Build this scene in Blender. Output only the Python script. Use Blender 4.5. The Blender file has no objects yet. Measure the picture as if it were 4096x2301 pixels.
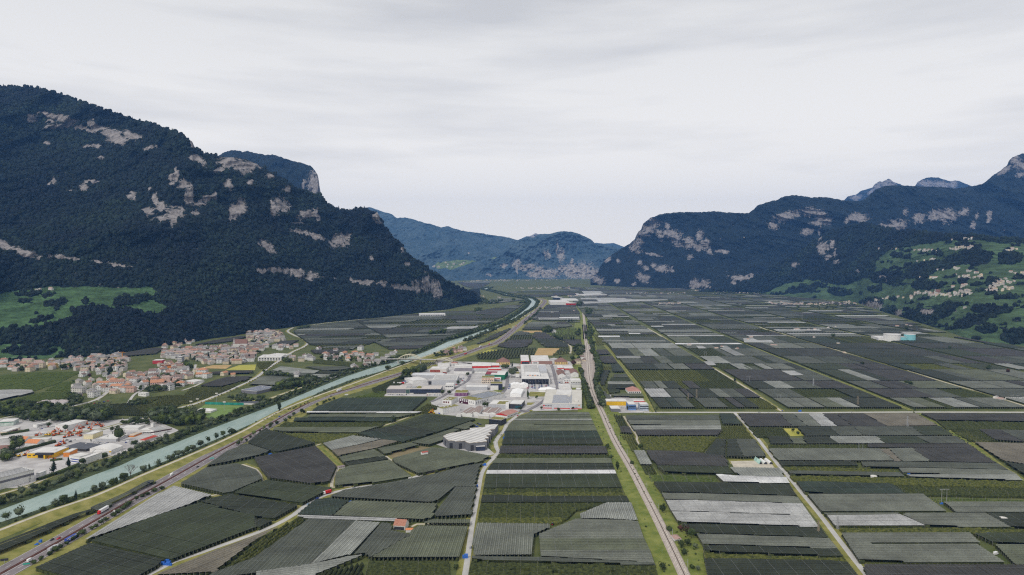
import bpy,bmesh,math,random
import numpy as np
from mathutils import Vector,Matrix
random.seed(7)
RNG=np.random.default_rng(11)
SC=bpy.context.scene
COL=SC.collection
# ---------------------------------------------------------------- camera
K=1.6
CAM_H,FPX,CX,CY,HOR=160.0*K,2730.0,2048.0,1150.5,1049.5
PITCH=math.atan((CY-HOR)/FPX)
cam_d=bpy.data.cameras.new('camera')
cam_d.sensor_width=36.0
cam_d.lens=36.0*FPX/4096.0
cam_d.clip_start,cam_d.clip_end=1.0,90000.0
cam=bpy.data.objects.new('camera',cam_d); COL.objects.link(cam)
cam.location=(0,0,CAM_H)
cam.rotation_euler=(math.radians(90)-PITCH,0,0)
SC.camera=cam
# ---------------------------------------------------------------- sky and sun (overcast)
SUN_EL,SUN_AZ=math.radians(43),math.radians(212)      # azimuth from +Y clockwise: behind and to the left
world=bpy.data.worlds.new('World'); SC.world=world; world.use_nodes=True
nt=world.node_tree; nt.nodes.clear()
def N(tree,t,**kw):
    n=tree.nodes.new(t)
    for k,v in kw.items():
        if k in n.inputs:n.inputs[k].default_value=v
        else:setattr(n,k,v)
    return n
def L(tree,a,b):tree.links.new(a,b)
wo=N(nt,'ShaderNodeOutputWorld'); bg1=N(nt,'ShaderNodeBackground'); bg2=N(nt,'ShaderNodeBackground')
sky=N(nt,'ShaderNodeTexSky',sky_type='NISHITA',sun_disc=False,sun_elevation=SUN_EL,sun_rotation=SUN_AZ)
L(nt,sky.outputs[0],bg1.inputs[0]); bg1.inputs[1].default_value=0.05
tc=N(nt,'ShaderNodeTexCoord')
def cloud(scale,rot,detail,rough):
    mp=N(nt,'ShaderNodeMapping'); mp.inputs['Scale'].default_value=scale; mp.inputs['Rotation'].default_value=rot
    L(nt,tc.outputs['Generated'],mp.inputs[0])
    nz=N(nt,'ShaderNodeTexNoise'); nz.inputs['Scale'].default_value=1.0; nz.inputs['Detail'].default_value=detail; nz.inputs['Roughness'].default_value=rough
    L(nt,mp.outputs[0],nz.inputs['Vector']); return nz.outputs[0]
c1=cloud((1.3,1.3,7.0),(0.1,0.12,0),4,0.5); c2=cloud((3.2,3.2,26.0),(0.05,-0.06,0.4),5,0.55)
mx=N(nt,'ShaderNodeMath',operation='MULTIPLY_ADD'); L(nt,c2,mx.inputs[0]); mx.inputs[1].default_value=0.6; L(nt,c1,mx.inputs[2])
cr=N(nt,'ShaderNodeValToRGB'); L(nt,mx.outputs[0],cr.inputs[0])
e=cr.color_ramp.elements
e[0].position=0.6; e[0].color=(0.595,0.595,0.60,1); e[1].position=0.84; e[1].color=(0.755,0.745,0.728,1)
sx=N(nt,'ShaderNodeSeparateXYZ'); L(nt,tc.outputs['Generated'],sx.inputs[0])
el=N(nt,'ShaderNodeMapRange',interpolation_type='SMOOTHSTEP'); L(nt,sx.outputs[2],el.inputs[0])      # the cloud deck brightens towards the horizon
el.inputs[1].default_value=0.0; el.inputs[2].default_value=0.42; el.inputs[3].default_value=1.52; el.inputs[4].default_value=1.0
L(nt,el.outputs[0],bg2.inputs[1])
wm=N(nt,'ShaderNodeMapRange',interpolation_type='SMOOTHSTEP'); L(nt,sx.outputs[2],wm.inputs[0]); wm.inputs[1].default_value=0.0; wm.inputs[2].default_value=0.36; wm.inputs[3].default_value=1.0; wm.inputs[4].default_value=0.0
wx_=N(nt,'ShaderNodeMix',data_type='RGBA',blend_type='MULTIPLY'); L(nt,wm.outputs[0],wx_.inputs['Factor']); L(nt,cr.outputs[0],wx_.inputs[6]); wx_.inputs[7].default_value=(1.02,0.97,0.89,1); L(nt,wx_.outputs[2],bg2.inputs[0])
ms=N(nt,'ShaderNodeMixShader'); ms.inputs[0].default_value=0.96
L(nt,bg1.outputs[0],ms.inputs[1]); L(nt,bg2.outputs[0],ms.inputs[2]); L(nt,ms.outputs[0],wo.inputs[0])
sd=bpy.data.lights.new('sun','SUN'); sd.energy=2.0; sd.angle=math.radians(12); sd.color=(1.0,0.95,0.88)
sun=bpy.data.objects.new('sun',sd); COL.objects.link(sun)
sun.rotation_euler=(math.radians(90)-SUN_EL,0,math.pi-SUN_AZ)
sun.location=(0,0,4000)
SC.view_settings.view_transform='Standard'; SC.view_settings.look='None'
SC.view_settings.exposure=0.16; SC.view_settings.gamma=1.0; SC.view_settings.use_curve_mapping=False
cy=SC.cycles
cy.max_bounces=4; cy.diffuse_bounces=2; cy.glossy_bounces=2; cy.transmission_bounces=2
cy.volume_bounces=0; cy.transparent_max_bounces=4; cy.use_denoising=False; cy.denoiser='OPENIMAGEDENOISE'; cy.denoising_input_passes='RGB_ALBEDO_NORMAL'; cy.denoising_prefilter='ACCURATE'
cy.caustics_reflective=False; cy.caustics_refractive=False
cy.filter_width=1.2
# ---------------------------------------------------------------- picture-to-place helpers (survey of the photograph)
RG={'1':(0,1300,2.5117),'2':(0,1725,2.5117),'3':(1024,1725,2.5117),'4':(2048,1725,2.5117),'5':(3072,1725,2.5117),
      '6':(1500,1300,2.5117),'7':(2300,1300,2.5117),'8':(3072,1200,2.5117),
      'a':(1530,1400,5.0234),'b':(1940,1400,5.0234),'c':(1700,1560,5.0234),'d':(2050,1540,5.0234),'e':(0,1640,5.0234),
      'f':(300,1640,5.0234),'g':(640,1290,5.0234),'h':(0,1400,5.0234),'i':(950,1500,3.349),'j':(1900,1140,5.0234),'k':(3640,1420,5.649),
      'M1':(0,300,2.5117),'M2':(0,830,2.5117),'M3':(900,600,2.5117),'M4':(1700,800,2.5117),'M5':(2300,700,2.5117),
      'M6':(3072,600,2.5117),'M7':(900,1050,2.5117),'M8':(3072,950,2.5117),'S':(0,0,1.0)}
def S(r,x,y):o=RG[r]; return o[0]+x/o[2],o[1]+y/o[2]
def SS(r,pts):return [S(r,x,y) for x,y in pts]
cP,sP=math.cos(PITCH),math.sin(PITCH)
def ray(px,py):                      # direction with forward (Y) component 1
    u,v=(px-CX)/FPX,(CY-py)/FPX
    fy,fz=cP+v*sP,-sP+v*cP
    return u/fy,fz/fy
def G(px,py,z=0.0):                 # where the sight line meets the plane at height z
    a,b=ray(px,py); d=(z-CAM_H)/b
    return Vector((a*d,d,z))
def GR(r,x,y,z=0.0):return G(*S(r,x,y),z)
def GG(r,pts,z=0.0):return [GR(r,x,y,z) for x,y in pts]
def PX(p):                            # world point -> photograph pixel
    x,y,z=p[0],p[1],p[2]-CAM_H
    f=y*cP-z*sP; up=y*sP+z*cP
    return CX+FPX*x/f,CY-FPX*up/f
# ---------------------------------------------------------------- numpy noise
_PERM=np.random.default_rng(5).permutation(4096)
def _h(ix,iy,s):return (_PERM[(ix+_PERM[(iy+s*131)&4095])&4095])/4095.0
def vnoise(x,y,s=0):
    ix=np.floor(x).astype(int); iy=np.floor(y).astype(int); fx=x-ix; fy=y-iy
    fx=fx*fx*fx*(fx*(fx*6-15)+10); fy=fy*fy*fy*(fy*(fy*6-15)+10)
    a=_h(ix,iy,s); b=_h(ix+1,iy,s); c=_h(ix,iy+1,s); d=_h(ix+1,iy+1,s)
    return (a*(1-fx)+b*fx)*(1-fy)+(c*(1-fx)+d*fx)*fy
def fbm(x,y,o=4,s=0,g=0.5):
    t=0; a=1; n=0
    for k in range(o):t=t+a*vnoise(x*2**k,y*2**k,s+k); n+=a; a*=g
    return t/n
def ridged(x,y,o=4,s=0):
    t=0; a=1; n=0
    for k in range(o):t=t+a*(1-np.abs(2*vnoise(x*2**k,y*2**k,s+k)-1)); n+=a; a*=0.5
    return t/n
# ---------------------------------------------------------------- materials
MATS={}
def mat(name,col,rough=0.85,var=0.25,scale=0.15,col2=None,spec=0.2,metal=0.0,bump=0.0,bscale=None,detail=5,stretch=(1,1,1),rnd=0.0):
    """procedural surface: base colour broken up by noise in object space"""
    if name in MATS:return MATS[name]
    m=bpy.data.materials.new(name); m.use_nodes=True; t=m.node_tree
    b=t.nodes['Principled BSDF']
    b.inputs['Roughness'].default_value=rough; b.inputs['Metallic'].default_value=metal; b.inputs['Specular IOR Level'].default_value=spec
    tc=N(t,'ShaderNodeTexCoord'); mp=N(t,'ShaderNodeMapping'); mp.inputs['Scale'].default_value=stretch
    L(t,tc.outputs['Object'],mp.inputs[0])
    nz=N(t,'ShaderNodeTexNoise'); nz.inputs['Scale'].default_value=scale; nz.inputs['Detail'].default_value=detail; nz.inputs['Roughness'].default_value=0.62
    L(t,mp.outputs[0],nz.inputs['Vector'])
    r=N(t,'ShaderNodeValToRGB'); L(t,nz.outputs[0],r.inputs[0])
    c2=col2 or tuple(min(1,c*(1+var)) for c in col); c1=col if col2 else tuple(c*(1-var) for c in col)
    r.color_ramp.elements[0].position=0.36; r.color_ramp.elements[0].color=(*c1,1)
    r.color_ramp.elements[1].position=0.64; r.color_ramp.elements[1].color=(*c2,1)
    out=r.outputs[0]
    if rnd>0:
        oi=N(t,'ShaderNodeObjectInfo'); mr=N(t,'ShaderNodeMapRange'); L(t,oi.outputs['Random'],mr.inputs[0])
        mr.inputs[3].default_value=1-rnd; mr.inputs[4].default_value=1+rnd
        vm=N(t,'ShaderNodeVectorMath',operation='SCALE'); L(t,out,vm.inputs[0]); L(t,mr.outputs[0],vm.inputs['Scale']); out=vm.outputs[0]
    L(t,out,b.inputs['Base Color'])
    if bump>0:
        n2=N(t,'ShaderNodeTexNoise'); n2.inputs['Scale'].default_value=bscale or scale*6; n2.inputs['Detail'].default_value=3
        L(t,mp.outputs[0],n2.inputs['Vector'])
        bp=N(t,'ShaderNodeBump'); bp.inputs['Strength'].default_value=bump; L(t,n2.outputs[0],bp.inputs['Height']); L(t,bp.outputs[0],b.inputs['Normal'])
    MATS[name]=m; return m
def lin(r,g,b):return tuple(((c/255+0.055)/1.055)**2.4 if c>10 else c/255/12.92 for c in (r,g,b))
# ---------------------------------------------------------------- objects
def link(o,parent=None):
    COL.objects.link(o)
    if parent is not None:o.parent=parent
    return o
def tag(o,label=None,cat=None,group=None,kind=None):
    if label:o['label']=label
    if cat:o['category']=cat
    if group:o['group']=group
    if kind:o['kind']=kind
    return o
def mesh_np(name,v,f,mats,parent=None,mi=None,smooth=False,attrs=None,uv=None):
    """v (n,3); f list of quads/tris arrays or python lists"""
    me=bpy.data.meshes.new(name)
    if isinstance(f,np.ndarray):
        nf,k=f.shape
        me.vertices.add(len(v)); me.vertices.foreach_set('co',np.ascontiguousarray(v,dtype=np.float32).ravel())
        me.loops.add(nf*k); me.loops.foreach_set('vertex_index',f.astype(np.int32).ravel())
        me.polygons.add(nf); me.polygons.foreach_set('loop_start',np.arange(0,nf*k,k,dtype=np.int32))
        try:me.polygons.foreach_set('loop_total',np.full(nf,k,dtype=np.int32))
        except Exception:pass
        me.update(calc_edges=True); me.validate()
    else:
        me.from_pydata([tuple(p) for p in v],[],f); me.update()
    for m in (mats if isinstance(mats,(list,tuple)) else [mats]):me.materials.append(m)
    if mi is not None:me.polygons.foreach_set('material_index',np.asarray(mi,dtype=np.int32))
    if smooth:me.polygons.foreach_set('use_smooth',np.ones(len(me.polygons),dtype=bool))
    for an,av in (attrs or {}).items():
        a=me.attributes.new(an,'FLOAT','POINT'); a.data.foreach_set('value',np.asarray(av,dtype=np.float32))
    o=bpy.data.objects.new(name,me); link(o,parent); return o
def empty(name,loc,rz=0.0):
    o=bpy.data.objects.new(name,None); link(o); o.location=loc; o.rotation_euler=(0,0,rz); o.empty_display_size=1; return o
class MB:
    """collects simple solids into one mesh, with material slots"""
    def __init__(s):s.v=[]; s.f=[]; s.m=[]
    def add(s,v,f,m=0):
        b=len(s.v); s.v+=[tuple(p) for p in v]; s.f+=[tuple(i+b for i in q) for q in f]; s.m+=[m]*len(f); return s
    def box(s,x0,x1,y0,y1,z0,z1,m=0,rz=0.0,c=(0,0)):
        p=[(x,y,z) for z in (z0,z1) for x,y in ((x0,y0),(x1,y0),(x1,y1),(x0,y1))]
        if rz: 
            k,q=math.cos(rz),math.sin(rz); p=[(c[0]+(x-c[0])*k-(y-c[1])*q,c[1]+(x-c[0])*q+(y-c[1])*k,z) for x,y,z in p]
        return s.add(p,[(0,3,2,1),(4,5,6,7),(0,1,5,4),(1,2,6,5),(2,3,7,6),(3,0,4,7)],m)
    def prism(s,poly,z0,z1,m=0,mtop=None):
        n=len(poly); v=[(p[0],p[1],z0) for p in poly]+[(p[0],p[1],z1) for p in poly]
        A=sum(poly[i][0]*poly[(i+1)%n][1]-poly[(i+1)%n][0]*poly[i][1] for i in range(n))
        idx=list(range(n)) if A>0 else list(range(n))[::-1]
        s.add(v,[tuple(n+i for i in idx)],m if mtop is None else mtop)
        b=len(s.v)-2*n
        for a in range(n):
            i,j=idx[a],idx[(a+1)%n]; s.f.append((b+i,b+j,b+n+j,b+n+i)); s.m.append(m)
        return s
    def tube(s,a,b,r,n=6,m=0,r2=None):
        a,b=Vector(a),Vector(b); d=(b-a).normalized(); u=d.orthogonal().normalized(); w=d.cross(u); r2=r if r2 is None else r2
        v=[a+(u*math.cos(t)+w*math.sin(t))*r for t in [2*math.pi*i/n for i in range(n)]]+[b+(u*math.cos(t)+w*math.sin(t))*r2 for t in [2*math.pi*i/n for i in range(n)]]
        return s.add(v,[(i,(i+1)%n,n+(i+1)%n,n+i) for i in range(n)]+[tuple(range(n))[::-1],tuple(range(n,2*n))],m)
    def build(s,name,mats,parent=None,smooth=False):
        o=mesh_np(name,s.v,s.f,mats,parent,mi=s.m)
        if smooth:o.data.polygons.foreach_set('use_smooth',[True]*len(o.data.polygons))
        return o
def strip_pts(pts,step):
    out=[]; 
    for i in range(len(pts)):
        p0=pts[max(i-1,0)]; p1=pts[i]; p2=pts[min(i+1,len(pts)-1)]; p3=pts[min(i+2,len(pts)-1)]
        if i==len(pts)-1:out.append(p1); break
        n=max(1,int((p2-p1).length/step))
        for k in range(n):
            t=k/n
            out.append(0.5*((2*p1)+(p2-p0)*t+(2*p0-5*p1+4*p2-p3)*t*t+(3*p1-p0-3*p2+p3)*t**3))
    return out
def sweep(name,pts,prof,mats,pm=None,kind='structure',step=15,w=None,parent=None):
    """sweep a cross-section [(offset to the right, z)] along a ground line"""
    P=strip_pts([Vector((p[0],p[1],0)) for p in pts],step); v=[]; f=[]; mi=[]; k=len(prof)
    for i,p in enumerate(P):
        d=(P[min(i+1,len(P)-1)]-P[max(i-1,0)]).normalized(); nrm=Vector((d.y,-d.x,0))
        s=1.0 if w is None else w(i/(len(P)-1))
        for o,z in prof:v.append(p+nrm*o*s+Vector((0,0,z)))
    for i in range(len(P)-1):
        for j in range(k-1):
            f.append((i*k+j,i*k+j+1,(i+1)*k+j+1,(i+1)*k+j)); mi.append(0 if pm is None else pm[j])
    o=mesh_np(name,v,f,mats,parent,mi=mi)
    if kind:o['kind']=kind
    return o
def sheet(name,poly,z,m,kind='structure'):
    bm=bmesh.new(); vs=[bm.verts.new((p[0],p[1],z)) for p in poly]; fa=bm.faces.new(vs); fa.normal_update()
    if fa.normal.z<0:fa.normal_flip()
    bmesh.ops.triangulate(bm,faces=[fa]); me=bpy.data.meshes.new(name); bm.to_mesh(me); bm.free(); me.materials.append(m)
    o=bpy.data.objects.new(name,me); link(o)
    if kind:o['kind']=kind
    return o
# ================================================================ ground and mountains
M_GRASS=mat('grass ground',(0.062,0.083,0.024),var=0.3,scale=0.03,col2=(0.115,0.125,0.042),bump=0.3,bscale=0.8,detail=9)
gv=[]; xs=[-9000,-3000,-1200,-500,0,500,1200,3000,9000]; ys=[-400,200,500,1000,2000,4000,8000,18000]
gv=[(x*K,y*K,0) for y in ys for x in xs]; nx=len(xs)
g=mesh_np('ground',gv,[(j*nx+i,j*nx+i+1,(j+1)*nx+i+1,(j+1)*nx+i) for j in range(len(ys)-1) for i in range(nx-1)],M_GRASS)
g['kind']='structure'
def inpoly(px,py,poly):
    c=np.zeros(px.shape,bool); n=len(poly)
    for i in range(n):
        x1,y1=poly[i]; x2,y2=poly[(i+1)%n]
        t=((y1>py)!=(y2>py))&(px<(x2-x1)*(py-y1)/(y2-y1+1e-9)+x1); c^=t
    return c
def blur(a,n,ax):
    for _ in range(n):
        p=np.concatenate([np.take(a,[0],ax),a,np.take(a,[-1],ax)],ax)
        a=(np.take(p,range(0,a.shape[ax]),ax)+2*np.take(p,range(1,a.shape[ax]+1),ax)+np.take(p,range(2,a.shape[ax]+2),ax))/4
    return a
def hill_material(name,forest,forest2,rock,vine,fscale):
    m=bpy.data.materials.new(name); m.use_nodes=True; t=m.node_tree; b=t.nodes['Principled BSDF']
    b.inputs['Roughness'].default_value=0.95; b.inputs['Specular IOR Level'].default_value=0.1
    tc=N(t,'ShaderNodeTexCoord')
    def nz(sc,det,ro=0.6,st=(1,1,1)):
        mp=N(t,'ShaderNodeMapping'); mp.inputs['Scale'].default_value=st; L(t,tc.outputs['Object'],mp.inputs[0])
        n=N(t,'ShaderNodeTexNoise'); n.inputs['Scale'].default_value=sc; n.inputs['Detail'].default_value=det; n.inputs['Roughness'].default_value=ro
        L(t,mp.outputs[0],n.inputs['Vector']); return n.outputs[0]
    def ramp(s,p0,c0,p1,c1):
        r=N(t,'ShaderNodeValToRGB'); L(t,s,r.inputs[0]); e=r.color_ramp.elements
        e[0].position=p0; e[0].color=(*c0,1); e[1].position=p1; e[1].color=(*c1,1); return r.outputs[0]
    def mix(f,a,c):
        n=N(t,'ShaderNodeMix',data_type='RGBA'); L(t,f,n.inputs['Factor']); L(t,a,n.inputs[6]); L(t,c,n.inputs[7]); return n.outputs[2]
    vor=N(t,'ShaderNodeTexVoronoi'); vor.inputs['Scale'].default_value=fscale; L(t,tc.outputs['Object'],vor.inputs['Vector'])
    sep=N(t,'ShaderNodeSeparateColor'); L(t,vor.outputs['Color'],sep.inputs[0])
    add=N(t,'ShaderNodeMath',operation='MULTIPLY_ADD'); L(t,sep.outputs[0],add.inputs[0]); add.inputs[1].default_value=0.35; L(t,nz(fscale*0.12,6),add.inputs[2])
    fcol=ramp(add.outputs[0],0.42,forest,0.95,forest2)
    rcol=ramp(nz(0.028,8,0.75,(1,1,0.3)),0.34,tuple(c*0.35 for c in rock),0.62,rock)
    vcol=ramp(nz(0.0075,4),0.4,vine,0.62,tuple(c*1.6 for c in vine))
    rk=N(t,'ShaderNodeAttribute',attribute_name='rock'); vn=N(t,'ShaderNodeAttribute',attribute_name='vine')
    # ragged edge of the bare rock
    def edge(attr,sc,amt):
        s=N(t,'ShaderNodeMath',operation='SUBTRACT'); L(t,nz(sc,9,0.8,(1,1,0.5)),s.inputs[0]); s.inputs[1].default_value=0.5
        a=N(t,'ShaderNodeMath',operation='MULTIPLY_ADD'); L(t,s.outputs[0],a.inputs[0]); a.inputs[1].default_value=amt; L(t,attr.outputs['Fac'],a.inputs[2])
        r=N(t,'ShaderNodeMapRange'); L(t,a.outputs[0],r.inputs[0]); r.inputs[1].default_value=0.42; r.inputs[2].default_value=0.58; return r.outputs[0]
    tr=N(t,'ShaderNodeMapRange'); L(t,nz(0.031,6,0.7,(.5,.5,5)),tr.inputs[0]); tr.inputs[1].default_value=.35; tr.inputs[2].default_value=.65; tr.inputs[3].default_value=.6; tr.inputs[4].default_value=1.35
    tv=N(t,'ShaderNodeVectorMath',operation='SCALE'); L(t,vcol,tv.inputs[0]); L(t,tr.outputs[0],tv.inputs['Scale']); vcol=tv.outputs[0]
    c=mix(edge(vn,0.0125,0.5),fcol,vcol)
    c=mix(edge(rk,0.034,3.4),c,rcol)
    L(t,c,b.inputs['Base Color'])
    bp=N(t,'ShaderNodeBump'); bp.inputs['Strength'].default_value=1.0; bp.inputs['Distance'].default_value=6.0
    L(t,vor.outputs['Distance'],bp.inputs['Height']); bp.invert=True; L(t,bp.outputs[0],b.inputs['Normal'])
    return m
HILLS={}

def mountain(key,sil,base,slope,material,rocks,vines=(),groves=(),nx=300,ny=160,amp=0.05,freq=140.0,jag=1.5,seed=0,terr=0.14,cliff=2.4,vslope=None,woods=0.0):
    """a hillside grown upwards from its foot line: each point's distance follows from the local slope of the ground"""
    sil=sorted(sil); base=sorted(base)
    x=np.linspace(sil[0][0],sil[-1][0],nx)
    yt=np.interp(x,[p[0] for p in sil],[p[1] for p in sil]); yb=np.interp(x,[p[0] for p in base],[p[1] for p in base])
    yt=yt+(fbm(x/9.0,x*0+seed,3,seed)-0.5)*2*jag*2
    yt=np.minimum(yt,yb-1.0)
    t=np.linspace(0,1,ny)
    PXg=np.repeat(x[:,None],ny,1); PYg=yb[:,None]+(yt-yb)[:,None]*t[None,:]
    rock=np.zeros_like(PXg); vine=np.zeros_like(PXg); grove=np.zeros_like(PXg)
    wx=PXg+(fbm(PXg/25,PYg/25,3,seed+3)-0.5)*22; wy=PYg+(fbm(PXg/25+9,PYg/25,3,seed+4)-0.5)*14
    def ell(rg,cx,cy,rx,ry,an=0.0):
        X,Y=S(rg,cx,cy); s=RG[rg][2]; rx,ry=rx/s*1.15,ry/s*1.3; a=math.radians(an)
        dx,dy=wx-X,wy-Y; u=dx*math.cos(a)+dy*math.sin(a); w=-dx*math.sin(a)+dy*math.cos(a)
        return np.clip(1.12-np.sqrt((u/rx)**2+(w/ry)**2)*0.72,0,1)
    for r in rocks:rock=np.maximum(rock,ell(*r))
    for poly in vines:vine=np.maximum(vine,inpoly(wx,wy,poly).astype(float))
    for r in groves:grove=np.maximum(grove,ell(*r))
    if woods:vine=vine*(fbm(PXg/55,PYg/13+PXg/160,5,seed+30)<woods)
    vine=vine*(grove<0.45)
    u=(PXg-CX)/FPX; v=(CY-PYg)/FPX; fy=cP+v*sP; E=(-sP+v*cP)/fy; A=u/fy
    m=slope(PXg,t[None,:]+0*PXg) if callable(slope) else np.full_like(PXg,slope)
    vm=terr if vslope is None else vslope
    m=np.where(vine>0.5,vm+0*m,m); m=np.where(rock>0.62,cliff,m)
    m=np.maximum(blur(blur(m,2,1),2,0),E+0.10)
    m[:,-6:]=np.minimum(m[:,-6:],(E+0.35)[:,-6:])
    D=np.zeros_like(PXg); D[:,0]=-CAM_H/E[:,0]
    for j in range(1,ny):D[:,j]=D[:,j-1]*(m[:,j]-E[:,j-1])/(m[:,j]-E[:,j])
    D[:,1:]=blur(D,10,0)[:,1:]
    ks=max(8,nx//16); kx=np.exp(-0.5*(np.arange(-2*ks,2*ks+1)/ks)**2); kx/=kx.sum(); Dp=np.concatenate([np.repeat(D[:1],2*ks,0),D,np.repeat(D[-1:],2*ks,0)],0)
    Db=np.stack([np.convolve(Dp[:,j],kx,'valid') for j in range(ny)],1); wb=np.clip(t*2.5,0,1)[None,:]; wb=wb*wb*(3-2*wb)*0.93; D=D*(1-wb)+Db*wb
    # spurs and gullies running down the slope
    freq=freq*K; X=A*D; Z=CAM_H+E*D; win=np.clip(t*7,0,1)[None,:]
    gx=X/freq*0.85+Z/freq*0.5+(fbm(X/freq*0.7,Z/freq*0.7,3,seed+5)-0.5)*1.8
    gn=ridged(gx,Z/freq*0.8-X/freq*0.3,5,seed+6)-0.62
    D=D*(1-amp*gn*win*np.clip(Z/400,0.25,1))
    D=D*(1+0.006*(fbm(X/35,Z/35,3,seed+8)-0.5)*2*win)
    HILLS[key]=(x,yb,yt,D)
    V=np.stack([A*D,D,CAM_H+E*D],-1)
    top=V[:,-1]; back=[]
    for k,(dd,zz) in enumerate(((1.04,.97),(1.12,.8),(1.3,.45),(1.55,-0.02))):
        b=top.copy(); b[:,0]*=dd; b[:,1]*=dd; b[:,2]=top[:,2]*zz; back.append(b)
    foot=V[:,0].copy(); foot[:,2]=-3.0; foot[:,:2]*=0.999
    V=np.concatenate([foot[:,None],V,np.stack(back,1)],1); nj=V.shape[1]
    pad=lambda a:np.concatenate([a[:,:1],a,np.repeat(a[:,-1:],4,1)],1).ravel()
    i,j=np.meshgrid(np.arange(nx-1),np.arange(nj-1),indexing='ij'); k=(i*nj+j).ravel()
    f=np.stack([k,k+nj,k+nj+1,k+1],-1)
    o=mesh_np(key,V.reshape(-1,3),f,material,smooth=True,attrs={'rock':pad(rock),'vine':pad(vine)})
    o['kind']='structure'
    return dict(obj=o,V=V[:,1:ny+1],rock=rock,vine=vine,grove=grove,PX=PXg,PY=PYg,x=x)
def on_hill(key,px,py):
    x,yb,yt,D=HILLS[key]; i=min(max(np.searchsorted(x,px),1),len(x)-1); w=(px-x[i-1])/(x[i]-x[i-1]); ny=D.shape[1]
    def col(k):
        t=(py-yb[k])/(yt[k]-yb[k]); t=min(max(t,0),1)*(ny-1); j=min(int(t),ny-2); return D[k,j]*(1-t+j)+D[k,j+1]*(t-j)
    d=col(i-1)*(1-w)+col(i)*w; a,b=ray(px,py); return Vector((a*d,d,CAM_H+b*d))
def cat_(*a): 
    r=[]
    for rg,pts in a:r+=SS(rg,pts)
    return r
def ells(rg,*l):return [(rg,*q) for q in l]
ROCK=(0.31,0.285,0.275)
H_NEAR=hill_material('near hillside',(0.006,0.010,0.010),(0.015,0.023,0.017),ROCK,(0.044,0.082,0.034),0.07)
H_MID=hill_material('middle hillside',(0.004,0.008,0.012),(0.014,0.022,0.021),ROCK,(0.042,0.070,0.032),0.05)
H_FAR=hill_material('haze-tinted far hillside',(0.030,0.062,0.084),(0.075,0.112,0.130),(0.40,0.37,0.34),(0.10,0.14,0.06),0.022)  # forest colour made bluer and paler to carry the distance haze
# --- left mountain
silL=[(-420,350),(-150,352)]+cat_(('M1',[(0,115),(120,120),(180,125),(270,110),(400,135),(520,160),(680,215),(850,275),(1000,330),(1150,380),(1300,425),(1450,465),(1600,510),(1750,560),(1850,610),(1930,670),(1955,720),(2030,780),(2110,805),(2180,812),(2230,825),(2280,828)]),
    ('M3',[(100,72),(250,110),(400,180),(500,240),(580,300),(700,370),(800,410),(870,435),(960,452),(985,490),(1030,540),(1100,580),(1180,602),(1270,606),(1370,580),(1450,600),(1530,630),(1570,690),(1600,770),(1660,840),(1730,910),(1800,980),(1830,1050),(1900,1090),(2000,1150),(2100,1230),(2220,1300),(2330,1370),(2440,1412),(2500,1440),(2560,1500)]))
baseL=[(-420,1480),(0,1451),(223,1431),(330,1431),(518,1407),(645,1384),(737,1376),(836,1356),(936,1344),(975,1336),(1139,1313),(1246,1297),(1318,1289),(1497,1273),(1637,1257),(1796,1237),(1855,1221),(1930,1207)]
rocksL=ells('M1',(310,440,55,35),(480,395,90,18,10),(640,440,130,30,10),(620,510,140,25,-5),(830,540,110,25,15),(500,465,40,15),(960,520,80,30,30),(1100,590,110,45,20),(1180,650,90,40),(1310,610,90,30,15),(880,720,60,12),(980,715,50,15),(1500,735,60,15,-10),(1010,835,35,15),(470,685,25,12),(540,1060,30,30),(490,1100,15,12),(920,1070,50,15),(840,1130,45,30),(720,1165,50,8),(1710,1030,25,30),(1770,1010,25,60),(1730,1100,30,20),(1850,1100,60,40),(1500,1150,20,20),(1940,830,30,25),(2000,860,70,25,30),(2320,880,130,50),(2480,920,110,40),(2200,950,60,25,-20),(1900,1220,55,80),(2060,1240,50,35),(1990,1300,60,25,-15),(2150,1220,25,50),(1320,1220,40,40),(1560,1260,30,50),(1620,1330,60,50),(1740,1400,90,60),(1830,1370,20,30),(1950,1390,50,20),(2310,1100,35,40),(2420,1330,60,60),(2350,1400,50,50),(1930,690,15,30))+ \
    ells('M2',(40,385,75,38,25),(240,450,135,27,20),(480,485,45,14,10),(620,500,85,22,10),(760,520,60,11,10),(970,545,60,11,5),(1130,570,60,15,15),(1190,585,40,11,10),(1310,600,30,8),(1480,40,50,40),(1740,120,40,60),(1620,120,70,25),(1960,55,35,25),(2340,90,40,40))+ \
    ells('M3',(450,270,40,25),(90,130,110,50),(230,170,80,40),(40,340,30,30),(250,320,40,20),(480,600,30,80),(540,540,40,60),(600,570,50,50),(100,620,60,60,-20),(620,400,25,30),(830,650,90,35,-20),(920,660,25,70),(730,735,60,12),(790,830,90,20,15),(900,870,100,25,15),(1150,910,100,60,-15),(1520,670,40,40,40),(1540,720,50,15,20),(420,970,80,40,40),(1480,1085,30,25),(1780,1000,30,25),(1835,1140,20,20),
         (370,1210,60,18),(500,1210,60,20,5),(600,1225,35,27),(670,1230,25,32),(740,1245,55,37,15),(855,1260,50,37),(980,1280,40,10),(1080,1290,40,8),(1320,1320,90,16,8),(1430,1330,50,20),(1540,1345,30,20),(1600,1355,35,27),(1700,1370,50,22),(1790,1380,50,24,5),(1850,1395,40,18),(1930,1380,45,60,-30),(2030,1350,55,75),(2110,1380,50,65),(2150,1430,30,42))
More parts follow.
